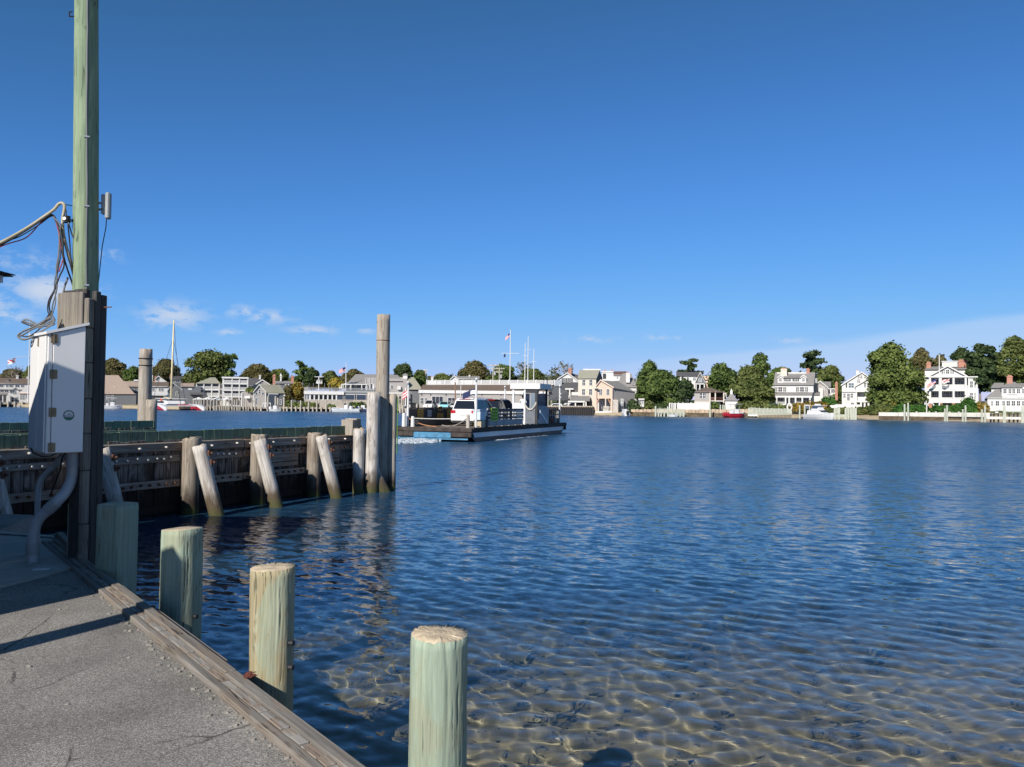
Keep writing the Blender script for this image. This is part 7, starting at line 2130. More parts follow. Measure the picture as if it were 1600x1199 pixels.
def car(root, L, W, Hh, mat, style='suv', plate=True, gz=0.0, detail=True):
    """car with its tail at local x=0, nose at x=L, centred on y=0, standing on z=gz"""
    hw = W / 2
    if style == 'suv':
        belt = Hh * .57; lower = [(.02, .42), (.0, .62), (.05, belt), (L * .70, belt + .02), (L * .80, belt - .06), (L * .965, belt - .17), (L - .01, .72), (L, .5), (L - .06, .30), (.10, .30)]
        cab = [(.10, belt), (.36, Hh - .13), (.60, Hh), (L * .47, Hh + .01), (L * .54, Hh - .07), (L * .73, belt + .01)]
    elif style == 'pickup':
        belt = Hh * .58; lower = [(0, .45), (0, belt), (L * .70, belt), (L * .97, belt - .08), (L, .6), (L - .05, .34), (.08, .34)]
        cab = [(L * .36, belt), (L * .39, Hh - .05), (L * .43, Hh), (L * .60, Hh), (L * .72, belt)]
    elif style == 'van':
        belt = Hh * .52; lower = [(0, .4), (0, belt), (L * .86, belt), (L * .97, belt - .2), (L, .55), (L - .05, .3), (.06, .3)]
        cab = [(.02, belt), (.06, Hh - .05), (.2, Hh), (L * .66, Hh), (L * .86, belt)]
    else:
        belt = Hh * .60; lower = [(.02, .38), (.0, .6), (.06, belt - .04), (L * .2, belt), (L * .68, belt), (L * .96, belt - .16), (L, .5), (L - .06, .26), (.08, .26)]
        cab = [(L * .10, belt), (L * .26, Hh - .04), (L * .36, Hh), (L * .52, Hh), (L * .70, belt)]
    def ring(pts, y, s, dz=0.0):
        cx = L / 2
        return [(cx + (x - cx) * s, y, gz + z + dz) for (x, z) in pts]
    mb = MB().loft([ring(lower, -hw + .02, .965), ring(lower, -hw, .985), ring(lower, -hw * .82, 1.0), ring(lower, hw * .82, 1.0), ring(lower, hw, .985), ring(lower, hw - .02, .965)])
    body = mb.build('body', mat, root, bevel=.03)
    ti = .155 * W
    xc = sum(p[0] for p in cab) / len(cab)
    def cring(y, s, k):      # pull the top in for tumblehome
        out = []
        for (x, z) in cab:
            t = max(0, (z - belt) / (Hh - belt))
            out.append((xc + (x - xc) * s, math.copysign(abs(y) - ti * .55 * t * k, y), gz + z))
        return out
    MB().loft([cring(-hw + .05, .985, 1), cring(-hw + .12, 1, 1), cring(hw - .12, 1, 1), cring(hw - .05, .985, 1)]).build('cabin', mat, root, bevel=.03)
    # glass: sides, rear and windscreen set a little proud of the cabin
    def side_glass(s):
        z0, z1 = belt + .05, Hh - .10
        def yy(z): return s * (hw - .045 - ti * .55 * max(0, (z - belt) / (Hh - belt)) + .006)
        lo = [p for p in cab]; xa = cab[0][0]; xb = cab[-1][0]
        # inset trapezoid split into panes
        xr0, xr1 = xa + .28, xb - .22; xt0, xt1 = cab[2][0] + .10, (cab[-2][0] - .18 if style == 'suv' else cab[-2][0] - .02)
        n = 3 if style in ('suv', 'van') else (1 if style == 'pickup' else 2)
        for k in range(n):
            u0, u1 = k / n + .015, (k + 1) / n - .015
            b0, b1 = xr0 + (xr1 - xr0) * u0, xr0 + (xr1 - xr0) * u1; t0, t1 = xt0 + (xt1 - xt0) * u0, xt0 + (xt1 - xt0) * u1
            MB().prism([(b0, yy(z0), gz + z0), (b1, yy(z0), gz + z0), (t1, yy(z1), gz + z1), (t0, yy(z1), gz + z1)], (0, s * .012, 0)).build('side_window', CARGLASS, root)
    side_glass(-1); side_glass(1)
    for (p, q, nm, s) in ((cab[0], cab[1] if style != 'van' else cab[1], 'rear_window', -1), (cab[-1], cab[-2], 'windscreen', 1)):
        a = Vector((p[0], 0, p[1])); b = Vector((q[0], 0, q[1])); d = b - a
        a2 = a + d * .12; b2 = a + d * .94; n_ = Vector((d.z, 0, -d.x)).normalized() * .014 * (1 if s > 0 else -1)
        w0, w1 = hw - .16, hw - .16 - ti * .45
        c = [(a2.x, -w0, gz + a2.z), (a2.x, w0, gz + a2.z), (b2.x, w1, gz + b2.z), (b2.x, -w1, gz + b2.z)]
        MB().prism([Vector(v) + n_ * .3 for v in c], n_).build(nm, CARGLASS, root)
    r = .36 if style != 'car' else .32
    for x in (L * .19, L * .80):
        for s in (-1, 1):
            w = MB().cyl((x, s * (hw - .21), gz + r), (x, s * (hw + .012), gz + r), r, n=20).build('wheel', TYRE, root, bevel=.03)
            MB().cyl((x, s * (hw - .02), gz + r), (x, s * (hw + .022), gz + r), r * .62, n=16).build('rim', RIM, w)
            MB().tube([(x + (r + .07) * math.cos(a), s * (hw + .004), gz + r + (r + .07) * math.sin(a)) for a in np.linspace(0, math.pi, 11)], .035, 6).build('wheel_arch', BLACKP, root)
    for s in (-1, 1):
        MB().box(-.03, .12, s * hw * .97 - (.34 if s > 0 else 0), s * hw * .97 + (.34 if s < 0 else 0), gz + belt - .20, gz + belt + .0).build('tail_lamp', LAMPR, root, bevel=.02)
        MB().box(L - .28, L - .01, s * hw * .93 - (.38 if s > 0 else 0), s * hw * .93 + (.38 if s < 0 else 0), gz + .66, gz + .82).build('headlight', LAMPW, root, bevel=.02)
        MB().box(L * .66, L * .70, s * (hw + .02) - .1, s * (hw + .02) + .1, gz + belt + .04, gz + belt + .20).build('mirror', mat, root, bevel=.02)
    MB().box(-.06, .2, -hw * .93, hw * .93, gz + .36, gz + .60).build('rear_bumper', mat, root, bevel=.03)
    MB().box(-.02, .2, -hw * .86, hw * .86, gz + .22, gz + .37).build('lower_valance', BLACKP, root)
    MB().box(L - .12, L + .03, -hw * .9, hw * .9, gz + .34, gz + .56).build('front_bumper', BLACKP, root, bevel=.02)
    if plate: MB().box(-.03, .0, -.26, .26, gz + .72, gz + .86).build('number_plate', WHITE, root)
    if style == 'suv':
        MB().box(.34, .62, -hw * .62, hw * .62, gz + Hh - .04, gz + Hh + .02).build('spoiler', mat, root, bevel=.015)
        MB().box(.33, .36, -.35, .35, gz + Hh - .05, gz + Hh - .015).build('brake_lamp', LAMPR, root)
        for s in (-1, 1): MB().bar((.7, s * hw * .62, gz + Hh + .05), (L * .46, s * hw * .62, gz + Hh + .05), .05).build('roof_rail', STEEL, root)


def person(parent_or_label, loc, rotz, shirt, legs, cap=None, pose='stand', hgt=1.75, label=None, vest=None):
    """standing figure grown from a joint skeleton; one continuous body, clothing by height, cap as a child"""
    root = thing('person', label, 'person', loc, rotz)
    k = hgt / 1.75
    J = {'pel': (0, 0, .95), 'waist': (0, 0, 1.10), 'chest': (0, 0, 1.30), 'neck': (0, 0, 1.47), 'head': (.01, 0, 1.56), 'crown': (.01, 0, 1.70),
         'shl': (0, .19, 1.41), 'shr': (0, -.19, 1.41)}
    if pose == 'steer':
        J.update({'ell': (.10, .27, 1.17), 'wrl': (.34, .17, 1.18), 'hl': (.42, .14, 1.20), 'elr': (.10, -.27, 1.17), 'wrr': (.34, -.17, 1.18), 'hr': (.42, -.14, 1.20)})
    else:
        J.update({'ell': (-.02, .27, 1.14), 'wrl': (.05, .27, .91), 'hl': (.08, .26, .83), 'elr': (.02, -.27, 1.14), 'wrr': (.14, -.22, .95), 'hr': (.20, -.20, .90)})
    J.update({'hipl': (0, .09, .90), 'kl': (.03, .10, .50), 'al': (0, .11, .09), 'tl': (.16, .13, .04), 'hipr': (0, -.09, .90), 'kr': (.04, -.10, .50), 'ar': (-.02, -.11, .09), 'tr': (.14, -.13, .04)})
    R = dict(pel=.13, waist=.125, chest=.15, neck=.06, head=.095, crown=.07, shl=.075, shr=.075, ell=.05, elr=.05, wrl=.035, wrr=.035, hl=.04, hr=.04, hipl=.09, hipr=.09, kl=.065, kr=.065, al=.05, ar=.05, tl=.04, tr=.04)
    E = [('pel', 'waist'), ('waist', 'chest'), ('chest', 'neck'), ('neck', 'head'), ('head', 'crown'), ('chest', 'shl'), ('chest', 'shr'), ('shl', 'ell'), ('ell', 'wrl'), ('wrl', 'hl'), ('shr', 'elr'), ('elr', 'wrr'), ('wrr', 'hr'), ('pel', 'hipl'), ('hipl', 'kl'), ('kl', 'al'), ('al', 'tl'), ('pel', 'hipr'), ('hipr', 'kr'), ('kr', 'ar'), ('ar', 'tr')]
    names = list(J); me = bpy.data.meshes.new('body')
    me.from_pydata([tuple(c * k for c in J[n_]) for n_ in names], [(names.index(a), names.index(b)) for a, b in E], [])
    ob = bpy.data.objects.new('body', me); COL.objects.link(ob)
    md = ob.modifiers.new('skin', 'SKIN'); sv = me.skin_vertices[0].data
    for i, n_ in enumerate(names):
        sv[i].radius = (R[n_] * k, R[n_] * k * (.8 if n_ in ('chest', 'waist', 'pel') else 1)); sv[i].use_root = n_ == 'pel'
    s2 = ob.modifiers.new('sub', 'SUBSURF'); s2.levels = 1; s2.render_levels = 1
    dg = bpy.context.evaluated_depsgraph_get(); ev = ob.evaluated_get(dg)
    nm = bpy.data.meshes.new_from_object(ev); bpy.data.objects.remove(ob)
    ob = bpy.data.objects.new('body', nm); COL.objects.link(ob); ob.parent = root
    skin = plain('skin_tone', (.46, .28, .20), .6, var=.06); 
    nm.materials.clear()
    for m_ in (skin, shirt, legs, BLACKP): nm.materials.append(m_)
    for p in nm.polygons:
        z = p.center.z / k
        arm = abs(p.center.y) > .21 * k and z < 1.2
        p.material_index = 0 if (z > 1.46 or (arm and (p.center.x > .28 * k if pose == 'steer' else z < .98))) else (1 if z > .98 or arm else (3 if z < .09 else 2))
        p.use_smooth = True
    MB().box(.085 * k, .125 * k, -.015, .015, 1.575 * k, 1.61 * k).build('nose', skin, root)
    if cap: MB().loft([[(r_ * math.cos(a) + .01, r_ * math.sin(a), z * k) for a in np.linspace(0, 6.283, 13)[:-1]] for (r_, z) in ((.108, 1.64), (.112, 1.68), (.09, 1.745), (.03, 1.77))]).box(.08, .20, -.07, .07, 1.645 * k, 1.66 * k).build('cap', cap, root, smooth=False)
    if vest: MB().loft([[(r_ * .85 * math.cos(a), r_ * 1.15 * math.sin(a), z * k) for a in np.linspace(0, 6.283, 15)[:-1]] for (r_, z) in ((.165, .98), (.17, 1.15), (.18, 1.32), (.17, 1.44))], cap=False).build('vest', vest, root)
    return root


# ------------------------------------------------------------------ the ferry
FA = math.radians(69.3)
FO = Vector((-2.5, 50.2, 0))
ferry = thing('car_ferry', 'small open deck car ferry crossing the harbour with cars aboard', 'ferry', FO, FA)
FL, FW, DZ = 20.0, 5.35, .86
FRUB = plain('ferry_timber', (.045, .037, .032), .85, var=.5, scale=2.5, bump=.6, bscale=12)
FDECK = plain('ferry_deck', (.13, .11, .09), .9, var=.35, scale=3, stretch=(1, 6, 1), bump=.4)
FSIDE = plain('ferry_side', (.70, .72, .74), .5, var=.08, scale=1.0)
FBLUE = plain('ferry_blue', (.06, .19, .31), .5, var=.3, scale=3)
FGREY = plain('ferry_grey', (.30, .32, .34), .6, var=.15, scale=2)
FBLK = plain('ferry_black', (.025, .027, .03), .55, var=.3, scale=2)
FYEL = plain('sign_yellow', (.62, .34, .03), .6, var=.08); FGRN = plain('sign_green', (.33, .50, .04), .6, var=.08)


def fb(name, x0, x1, y0, y1, z0, z1, mat, par=None, bev=0.0):
    return MB().box(x0, x1, y0, y1, z0, z1).build(name, mat, par or ferry, bevel=bev)


def fworld(x, y, z):
    c, s = math.cos(FA), math.sin(FA)
    return Vector((FO.x + c * x - s * y, FO.y + s * x + c * y, z))


prof = [(.0, .40), (.0, .62), (FL, .62), (FL, .40), (FL - 1.6, -.45), (1.6, -.45)]
MB().loft([[(x, y, z) for (x, z) in prof] for y in (.08, FW - .08)]).build('hull', plain('hull_black', (.012, .018, .03), .45, var=.3), ferry)
for (y0, y1) in ((.0, .07), (FW - .07, FW)):
    MB().prism([(.5, y0, .27), (.25, y0, .58), (FL - .3, y0, .58), (FL - .6, y0, .27)], (0, y1 - y0, 0)).build('side_plate', FSIDE, ferry)
fb('deck', .02, FL - .02, .02, FW - .02, .60, DZ, FDECK)
fb('rub_rail', .1, FL - .1, -.10, .0, .60, DZ + .05, FRUB, bev=.03); fb('rub_rail', .1, FL - .1, FW, FW + .1, .60, DZ + .05, FRUB, bev=.03)
# stern and bow fenders: stacked timbers
for x0, x1 in ((-.28, .02), (FL - .02, FL + .28)):
    fb('fender_timber', x0, x1, -.12, FW + .12, .60, DZ + .02, FRUB, bev=.05)
    fb('fender_timber', x0 + .02, x1 - .02, -.08, 1.35, .28, .60, FRUB, bev=.05); fb('fender_timber', x0 + .02, x1 - .02, FW - 1.35, FW + .08, .28, .60, FRUB, bev=.05)
    fb('blue_panel', x0 + .10, x1 - .10, 1.36, FW - 1.36, .24, .60, FBLUE)
    fb('blue_strip', x0 + .16, x1 - .1, .2, FW - .2, .12, .22, FBLUE)
# left bulwark, seen from inside: black panels with posts
xs_ = np.linspace(1.3, 18.2, 13)
for k in range(12):
    fb('bulwark_panel', xs_[k] + .04, xs_[k + 1] - .04, FW - .22, FW - .14, DZ + .06, 2.02, FBLK, bev=.01)
for x in xs_: fb('bulwark_post', x - .06, x + .06, FW - .16, FW - .02, DZ, 2.08, FGREY)
fb('bulwark_rail', 1.2, 18.3, FW - .26, FW - .10, 2.03, 2.11, FBLK)
fb('bench', 1.6, 9, FW - .75, FW - .27, DZ + .02, DZ + .42, FBLK, bev=.02)
def sign(x, y, z, w, h, mat, face, rows, ink, parent=ferry):
    """flat notice board with rows of lettering strokes; face=+1 looks to -y"""
    o = MB().box(x - w / 2, x + w / 2, y - .015, y + .015, z - h / 2, z + h / 2).build('sign', mat, parent)
    r_ = random.Random(int(x * 100)); mb = MB(); yy = y - .019 if face > 0 else y + .017
    for i in range(rows):
        zz = z + h / 2 - h * (i + .6) / (rows + .2); xx = x - w * .42
        while xx < x + w * .38:
            lw = w * r_.uniform(.05, .13); mb.box(xx, min(xx + lw, x + w * .42), yy, yy + .003, zz - h * .25 / rows, zz + h * .25 / rows); xx += lw + w * .04
    mb.build('lettering', ink, o); return o
for (x, w, z, h) in ((2.9, .85, 1.62, .75), (6.0, .95, 1.52, .40), (6.0, .6, 2.05, .30), (7.6, .75, 1.65, .75)): sign(x, FW - .24, z, w, h, FYEL, 1, 4, BLACKP)
sign(4.3, FW - .24, 1.7, .7, .5, plain('slate_sign', (.16, .20, .26), .6), 1, 3, WHITE)
for (x, y, z0, z1, m_) in ((.55, FW - .25, DZ, 1.75, WHITE), (.75, FW - .8, DZ, 1.55, WHITE), (.22, .35, DZ, 1.74, PIER), (18.9, .3, DZ, 1.9, WHITE), (19.0, FW - .3, DZ, 1.8, WHITE)):
    MB().tube([(x, y, z0), (x, y, z1 - .12), (x, y, z1)], [.13, .115, .09], 10).build('bollard', m_, ferry)
# white corner posts with lamps
for (x, y, zt_) in ((.95, .12, 3.95), (1.0, FW - .3, 3.75), (18.9, .12, 4.0), (19.0, FW - .2, 3.9)):
    MB().cyl((x, y, DZ), (x, y, zt_), .075, .06, n=10).build('lamp_post', WHITE, ferry)
    MB().tube([(x - .05, y, zt_ - .1), (x - .12, y - .05, zt_ + .02), (x - .05, y, zt_ + .1)], [.06, .10, .05], 8).build('lamp', WHITE, ferry)
for zz in (3.35, 3.05): MB().cyl((18.72, .0, zz), (18.9, .1, zz), .07, n=8).build('lamp', WHITE, ferry)
fl = flag(ferry, (.95, .12, 3.25), .01, .01, 'plain')
bpy.data.objects.remove(fl)
mbf = MB(); 
for i in range(8):
    for j in range(5):
        mbf.cur = 1 if (i < 3 and 1 <= j <= 3) else 0
        def q(i, j): return (.95 - .02 * i, .2 + .10 * i, 3.35 - .08 * j - .02 * i * i * .25 + .03 * math.sin(i))
        mbf.add([q(i, j), q(i + 1, j), q(i + 1, j + 1), q(i, j + 1)], [(0, 1, 2, 3)])
mbf.build('flag', [NAVY, FLAGW], ferry)
mbf = MB()
for i in range(6):
    for j in range(5):
        mbf.cur = j % 2
        def q(i, j): return (1.0, FW - .3 + .07 * i, 3.35 - .09 * j - .05 * i + .02 * math.sin(i * 1.7))
        mbf.add([q(i, j), q(i + 1, j), q(i + 1, j + 1), q(i, j + 1)], [(0, 1, 2, 3)])
mbf.build('flag', [FLAGR, FLAGW], ferry)
# chain gate across the stern and ropes
def sag(a, b, s, n=14): return [Vector(a).lerp(Vector(b), t) + Vector((0, 0, -4 * s * t * (1 - t))) for t in np.linspace(0, 1, n)]
MB().tube(sag((.75, FW - .8, 1.42), (.9, .3, 1.50), .05), .025, 6).build('gate_chain', WHITE, ferry)
MB().tube(sag((1.0, FW - .4, 1.4), (1.6, 3.0, DZ + .05), .18), .035, 6).build('rope', plain('orange_rope', (.42, .20, .10), .9), ferry)
MB().tube(sag((2.4, 3.2, DZ + .1), (.3, .45, 1.5), .25), .035, 6).build('rope', plain('grey_rope', (.30, .27, .23), .9), ferry)
# right side: locker, tote bins, bulwark with slots
fb('tote_bin', 1.6, 2.55, .10, .62, 1.35, 1.95, plain('blue_white_bin', (.52, .60, .68), .5, var=.1), bev=.03); fb('bin_lid', 1.55, 2.6, .06, .66, 1.95, 2.05, plain('bin_lid', (.40, .48, .56), .5))
fb('crate', 1.75, 2.5, .10, .60, DZ, 1.34, plain('tan_crate', (.45, .38, .27), .8, var=.2), bev=.02)
fb('locker', 2.62, 3.0, .12, .7, DZ, 1.6, FBLK)
for k in range(5): fb('lower_panel', 3.05 + k * 1.32, 3.05 + k * 1.32 + 1.26, .06, .12, DZ + .08, 1.36, FGREY, bev=.01)
for z0, z1 in ((1.40, 1.56), (1.66, 1.78), (1.88, 2.10)): fb('bulwark_board', 3.0, 9.7, .05, .11, z0, z1, FBLK)
for x in np.linspace(3.0, 9.65, 6): fb('bulwark_post', x - .05, x + .05, .12, .22, DZ, 2.12, FGREY)
sign(3.9, .03, 1.72, 1.25, .88, FGRN, 1, 4, plain('green_ink', (.07, .12, .02), .7))
for z in (1.90, 1.56):
    sign(7.55, .03, z, .28, .17, WHITE, 1, 1, FGREY); sign(8.75, .03, z, 1.2, .17, WHITE, 1, 1, FGREY)
# wheelhouse on its raised platform, open at the back
fb('cabin_floor', 12.45, 15.0, -.1, 1.95, 1.25, 1.35, FGREY)
fb('rear_panel', 12.42, 12.50, -.05, .92, DZ + .05, 2.02, plain('cabin_grey', (.12, .135, .16), .6, var=.2), bev=.01); fb('rear_panel', 12.42, 12.48, .98, 1.88, 2.08, 2.52, FSIDE, bev=.01); fb('rear_panel', 12.44, 12.50, .98, 1.88, 1.3, 2.06, FGREY)
fb('cabin_side', 12.5, 14.9, -.10, -.04, 1.3, 2.3, FGREY); fb('cabin_side', 12.5, 14.9, 1.9, 1.95, 1.3, 2.2, FGREY); fb('console', 14.0, 14.6, .4, 1.7, 1.35, 2.3, FSIDE, bev=.03)
fb('cabin_roof', 12.35, 15.1, -.28, 2.08, 3.60, 3.66, FGREY); fb('roof_fascia', 12.29, 12.35, -.32, 2.12, 3.62, 4.04, WHITE); fb('roof_fascia', 12.35, 15.1, -.34, -.28, 3.62, 4.04, WHITE); fb('roof_fascia', 12.35, 15.1, 2.08, 2.12, 3.62, 4.04, WHITE)
for (x, y, m_, w) in ((12.46, 1.9, FSIDE, .12), (12.46, .95, FSIDE, .12), (12.46, -.02, FBLK, .20), (12.46, .50, FGREY, .07), (14.9, 1.9, FSIDE, .1), (14.9, .95, FSIDE, .08), (14.9, -.02, FBLK, .14)): fb('cabin_post', x - w / 2, x + w / 2, y - w / 2, y + w / 2, DZ, 3.60, m_)
fb('header', 12.42, 12.50, .95, 1.9, 3.36, 3.46, FSIDE); fb('roof_box', 12.42, 12.9, -.05, .95, 3.30, 3.59, FBLK)
fb('cabin_pane', 12.45, 12.462, .08, .46, 2.06, 3.28, glassy('cabin_glass', (.16, .20, .24), .1)); fb('cabin_pane', 14.88, 14.895, .05, 1.85, 2.3, 3.3, glassy('cabin_glass2', (.16, .20, .24), .1))
wheel = MB().tube([(13.85, 1.35 + .28 * math.cos(a), 2.45 + .28 * math.sin(a)) for a in np.linspace(0, 6.283, 21)], .025, 6).build('steering_wheel', BLACKP, ferry)
for k in range(3): a_ = k * 2.1; MB().bar((13.85, 1.35, 2.45), (13.85, 1.35 + .27 * math.cos(a_), 2.45 + .27 * math.sin(a_)), .025).build('spoke', BLACKP, wheel)
for k in range(2): MB().tube(sag((12.36, .95, 2.55 - .12 * k), (12.36, -.02, 2.62 - .12 * k), .55 - .08 * k, 18), .045, 8).build('rope_fender', plain('pale_rope', (.42, .40, .36), .9), ferry, smooth=True)
# folding ramp plate, bow rails, life ring
MB().prism([(12.7, -.16, DZ + .05), (12.7, -.16, 2.0), (15.1, -.16, 2.15), (15.1, -.16, DZ + .05)], (0, .045, 0)).build('ramp_plate', FGREY, ferry)
MB().prism([(12.8, -.21, 1.75), (14.5, -.21, DZ + .08), (14.8, -.21, DZ + .08), (12.8, -.21, 2.0)], (0, .035, 0)).build('ramp_arm', FSIDE, ferry)
for x in np.linspace(15.2, 18.7, 8): fb('rail_post', x - .04, x + .04, .08, .16, DZ, 2.02, FBLK)
for z in (1.25, 1.6, 2.0): fb('bow_rail', 15.1, 18.8, .09, .15, z - .04, z + .04, FBLK)
for k, (x, m_) in enumerate(((15.7, FGREY), (16.5, plain('olive_bag', (.12, .13, .06), .8)), (17.3, ORANGE), (17.9, FGREY))): fb('deck_gear', x - .25, x + .25, .25, .7, DZ, 1.35 + .12 * (k % 2), m_, bev=.06)

suv_root = thing('suv', 'white SUV seen from behind on the ferry deck', 'car', fworld(4.75, 2.72, DZ), FA)
car(suv_root, 4.9, 1.95, 1.92, paint('pearl_white', (.74, .74, .75)), 'suv')
suv2 = thing('suv', 'black SUV parked ahead of the white one on the ferry', 'car', fworld(10.4, 3.15, DZ), FA)
car(suv2, 4.9, 1.95, 1.90, paint('gloss_black', (.012, .013, .015)), 'suv')
person(None, fworld(13.2, 1.38, 1.36), FA, plain('white_shirt', (.72, .73, .75), .8), plain('dark_trousers', (.03, .035, .05), .8), BLACKP, 'steer', 1.76, 'person in white shirt and dark cap steering in the ferry wheelhouse')
person(None, fworld(15.3, .45, DZ), FA + math.radians(40), plain('grey_shirt', (.25, .27, .30), .8), plain('khaki_trousers', (.16, .13, .09), .8), ORANGE, 'stand', 1.82, 'person in yellow safety vest and orange cap standing near the ferry bow', vest=plain('safety_yellow', (.62, .70, .03), .7))

# churned white water behind the ferry
def foam(label, c, L, W, rot, seed, n, hmax=.16):
    rg = np.random.default_rng(seed); mb = MB()
    for i in range(n):
        u, v = rg.beta(1.1, 1.6), rg.normal() * .33
        x, y = u * L, v * W * (1 - .25 * u)
        s = rg.uniform(.05, .26) * (1.15 - .8 * u); hgt = rg.uniform(.2, 1) * hmax * (1 - .7 * u)
        m_ = 7; ring = [(x + s * 1.6 * math.cos(a) * rg.uniform(.7, 1.2), y + s * math.sin(a) * rg.uniform(.7, 1.2), .012) for a in np.linspace(0, 6.283, m_ + 1)[:-1]]
        rin = [(x + (p[0] - x) * .55 + rg.normal() * .02, y + (p[1] - y) * .55, hgt * rg.uniform(.6, 1)) for p in ring]
        o = len(mb.v); mb.add(ring + rin, [(j, (j + 1) % m_, m_ + (j + 1) % m_, m_ + j) for j in range(m_)] + [tuple(range(m_, 2 * m_))])
    o = mb.build('foam', plain('sea_foam', (.42, .47, .52), .8, var=.08, scale=6, bump=.5, bscale=30), None, smooth=True)
    o.location = c; o.rotation_euler = (0, 0, rot)
    return tag(o, label, 'foam', kind='stuff')


foam('white churned wake foaming behind the ferry stern', fworld(-.1, 3.6, .0), 5.5, 2.4, FA + math.pi, 3, 420, .22)
foam('thin streak of foam along the ferry hull', fworld(3.2, -.35, 0), 12, .25, FA, 5, 90, .06)

# ------------------------------------------------------------------ boats of the far shore
def hull(parent, L, B, fb_, mat, top=None, stripe=None, z0=-.15, bow=.55, name='hull', x0=0.0, y0=0.0, n=9, rake=.5):
    """planing hull: stern at x=x0, bow towards +x"""
    rings = []
    for i in range(n):
        t = i / (n - 1); x = x0 + L * t
        w = B / 2 * (1 - max(0, (t - .45) / .55) ** 2.0 * .97); sh = fb_ * (1 + bow * max(0, t - .35) ** 1.6)
        keel = z0 + (0 if t < .75 else (t - .75) * fb_ * 1.6); xo = x + rake * fb_ * (t ** 3) * .5
        rings.append([(xo, y0 - w, sh), (xo - .05, y0 - w * .93, sh * .45), (x - .1, y0 - w * .7, z0 * .3 + keel * .7), (x - .15, y0, keel), (x - .1, y0 + w * .7, z0 * .3 + keel * .7), (xo - .05, y0 + w * .93, sh * .45), (xo, y0 + w, sh)])
    mb = MB().loft(rings, close=True, cap=True)
    return mb.build(name, mat, parent, smooth=False)


# red catamaran under a bare cream mast
ca = P(213, 641, 206); cb_ = P(285.5, 640.5, 200)
ang_c = math.radians(-51)
cat = thing('sailing_catamaran', 'large red and white sailing catamaran with cream mast at the far quay', 'catamaran', (P(272, 640, 200).x, 200, 0), ang_c)
for y in (-4.4, 4.4):
    rings = []
    for i in range(12):
        t = i / 11; x = -9 + 18 * t; w = .85 * (1 - max(0, (t - .5) / .5) ** 2 * .9) * (.75 + .25 * min(1, t * 4)); sh = 1.55 - .25 * t + (0 if t < .8 else -(t - .8) * 3.2)
        rings.append([(x, y - w, sh), (x, y - w, .25), (x, y, -.4), (x, y + w, .25), (x, y + w, sh)])
    MB().loft(rings).build('hull', REDH, cat)
    # white top sweeping down to the bow
    rings = []
    for i in range(10):
        t = .42 + .58 * i / 9; x = -9 + 18.3 * t; w = (.87 * (1 - max(0, (t - .5) / .5) ** 2 * .9)) + .03; sh = 1.58 - .25 * t + (0 if t < .8 else -(t - .8) * 3.2); lo = sh - .10 - max(0, t - .62) * 2.0
        rings.append([(x, y - w, sh + .04), (x, y - w, lo), (x, y + w, lo), (x, y + w, sh + .04)])
    MB().loft(rings).build('bow_topside', WHITEH, cat)
    MB().box(-9.05, -4, y - .8, y + .8, 1.5, 1.62).build('side_deck', WHITEH, cat)
MB().box(-5, 1.5, -4, 4, 1.0, 1.45).build('bridge_deck', WHITEH, cat)
MB().box(5.2, 5.5, -4.2, 4.2, .95, 1.2).build('crossbeam', WHITEH, cat)
MB().loft([[(-5.5, y, z) for y, z in ((-2.9, 1.45), (2.9, 1.45), (2.5, 2.4), (-2.5, 2.4))], [(.6, y, z) for y, z in ((-2.7, 1.45), (2.7, 1.45), (2.2, 2.45), (-2.2, 2.45))], [(2.2, y, z) for y, z in ((-2.3, 1.45), (2.3, 1.45), (2.0, 1.6), (-2.0, 1.6))]]).build('cabin', WHITEH, cat)
for k in range(5): MB().box(-5 + k * 1.1, -4.2 + k * 1.1, -2.84, -2.62, 1.75, 2.2).build('window', GLASS, cat)
MB().prism([(-6.5, -2.8, 2.85), (1.2, -2.8, 2.75), (1.2, 2.8, 2.75), (-6.5, 2.8, 2.85)], (0, 0, .1)).build('bimini', CANVAS, cat)
for (x, y) in ((-6.2, -2.6), (-6.2, 2.6), (.9, -2.5), (.9, 2.5)): MB().cyl((x, y, 1.4), (x, y, 2.8), .04, n=6).build('bimini_post', STEEL, cat)
mt = P(265, 500, 200).z
MB().tube([(-2.9, 0, 1.4), (-2.4, 0, mt * .5), (-1.85, 0, mt)], [.26, .24, .17], 10).build('mast', MASTY, cat, smooth=True)
MB().cyl((-2.9, 0, 2.9), (-9.0, 0, 3.2), .18, .14, n=8).build('boom', MASTY, cat)
MB().tube([(-3.2, 0, 3.15), (-6, .05, 3.5), (-8.8, 0, 3.4)], [.2, .3, .14], 8).build('furled_sail', plain('navy_sailcover', (.04, .06, .10), .8), cat)
for (p, q) in (((-1.9, 0, mt - .3), (5.3, 0, 1.2)), ((-2.1, 0, mt * .8), (-4.5, 4.2, 1.5)), ((-2.1, 0, mt * .8), (-4.5, -4.2, 1.5)), ((-2.3, 0, mt * .62), (5.3, 0, 1.2))): MB().cyl(p, q, .045, n=5).build('stay', CABLEK, cat)
MB().tube([(4.3 + .3 * math.cos(a), 1.0 + .1 * a, 1.25 + .3 * math.sin(a)) for a in np.linspace(0, 6.283, 17)], .16, 8).build('life_ring', ORANGE, cat)
MB().box(3.6, 4.6, -.2, 2.6, 1.0, 1.35).build('net_bag', ORANGE, cat, bevel=.1)
MB().tube([(-1.4 + .35 * math.cos(a), -2.75, 2.5 + .35 * math.sin(a)) for a in np.linspace(0, 6.283, 17)], .09, 8).build('life_ring', ORANGE, cat)


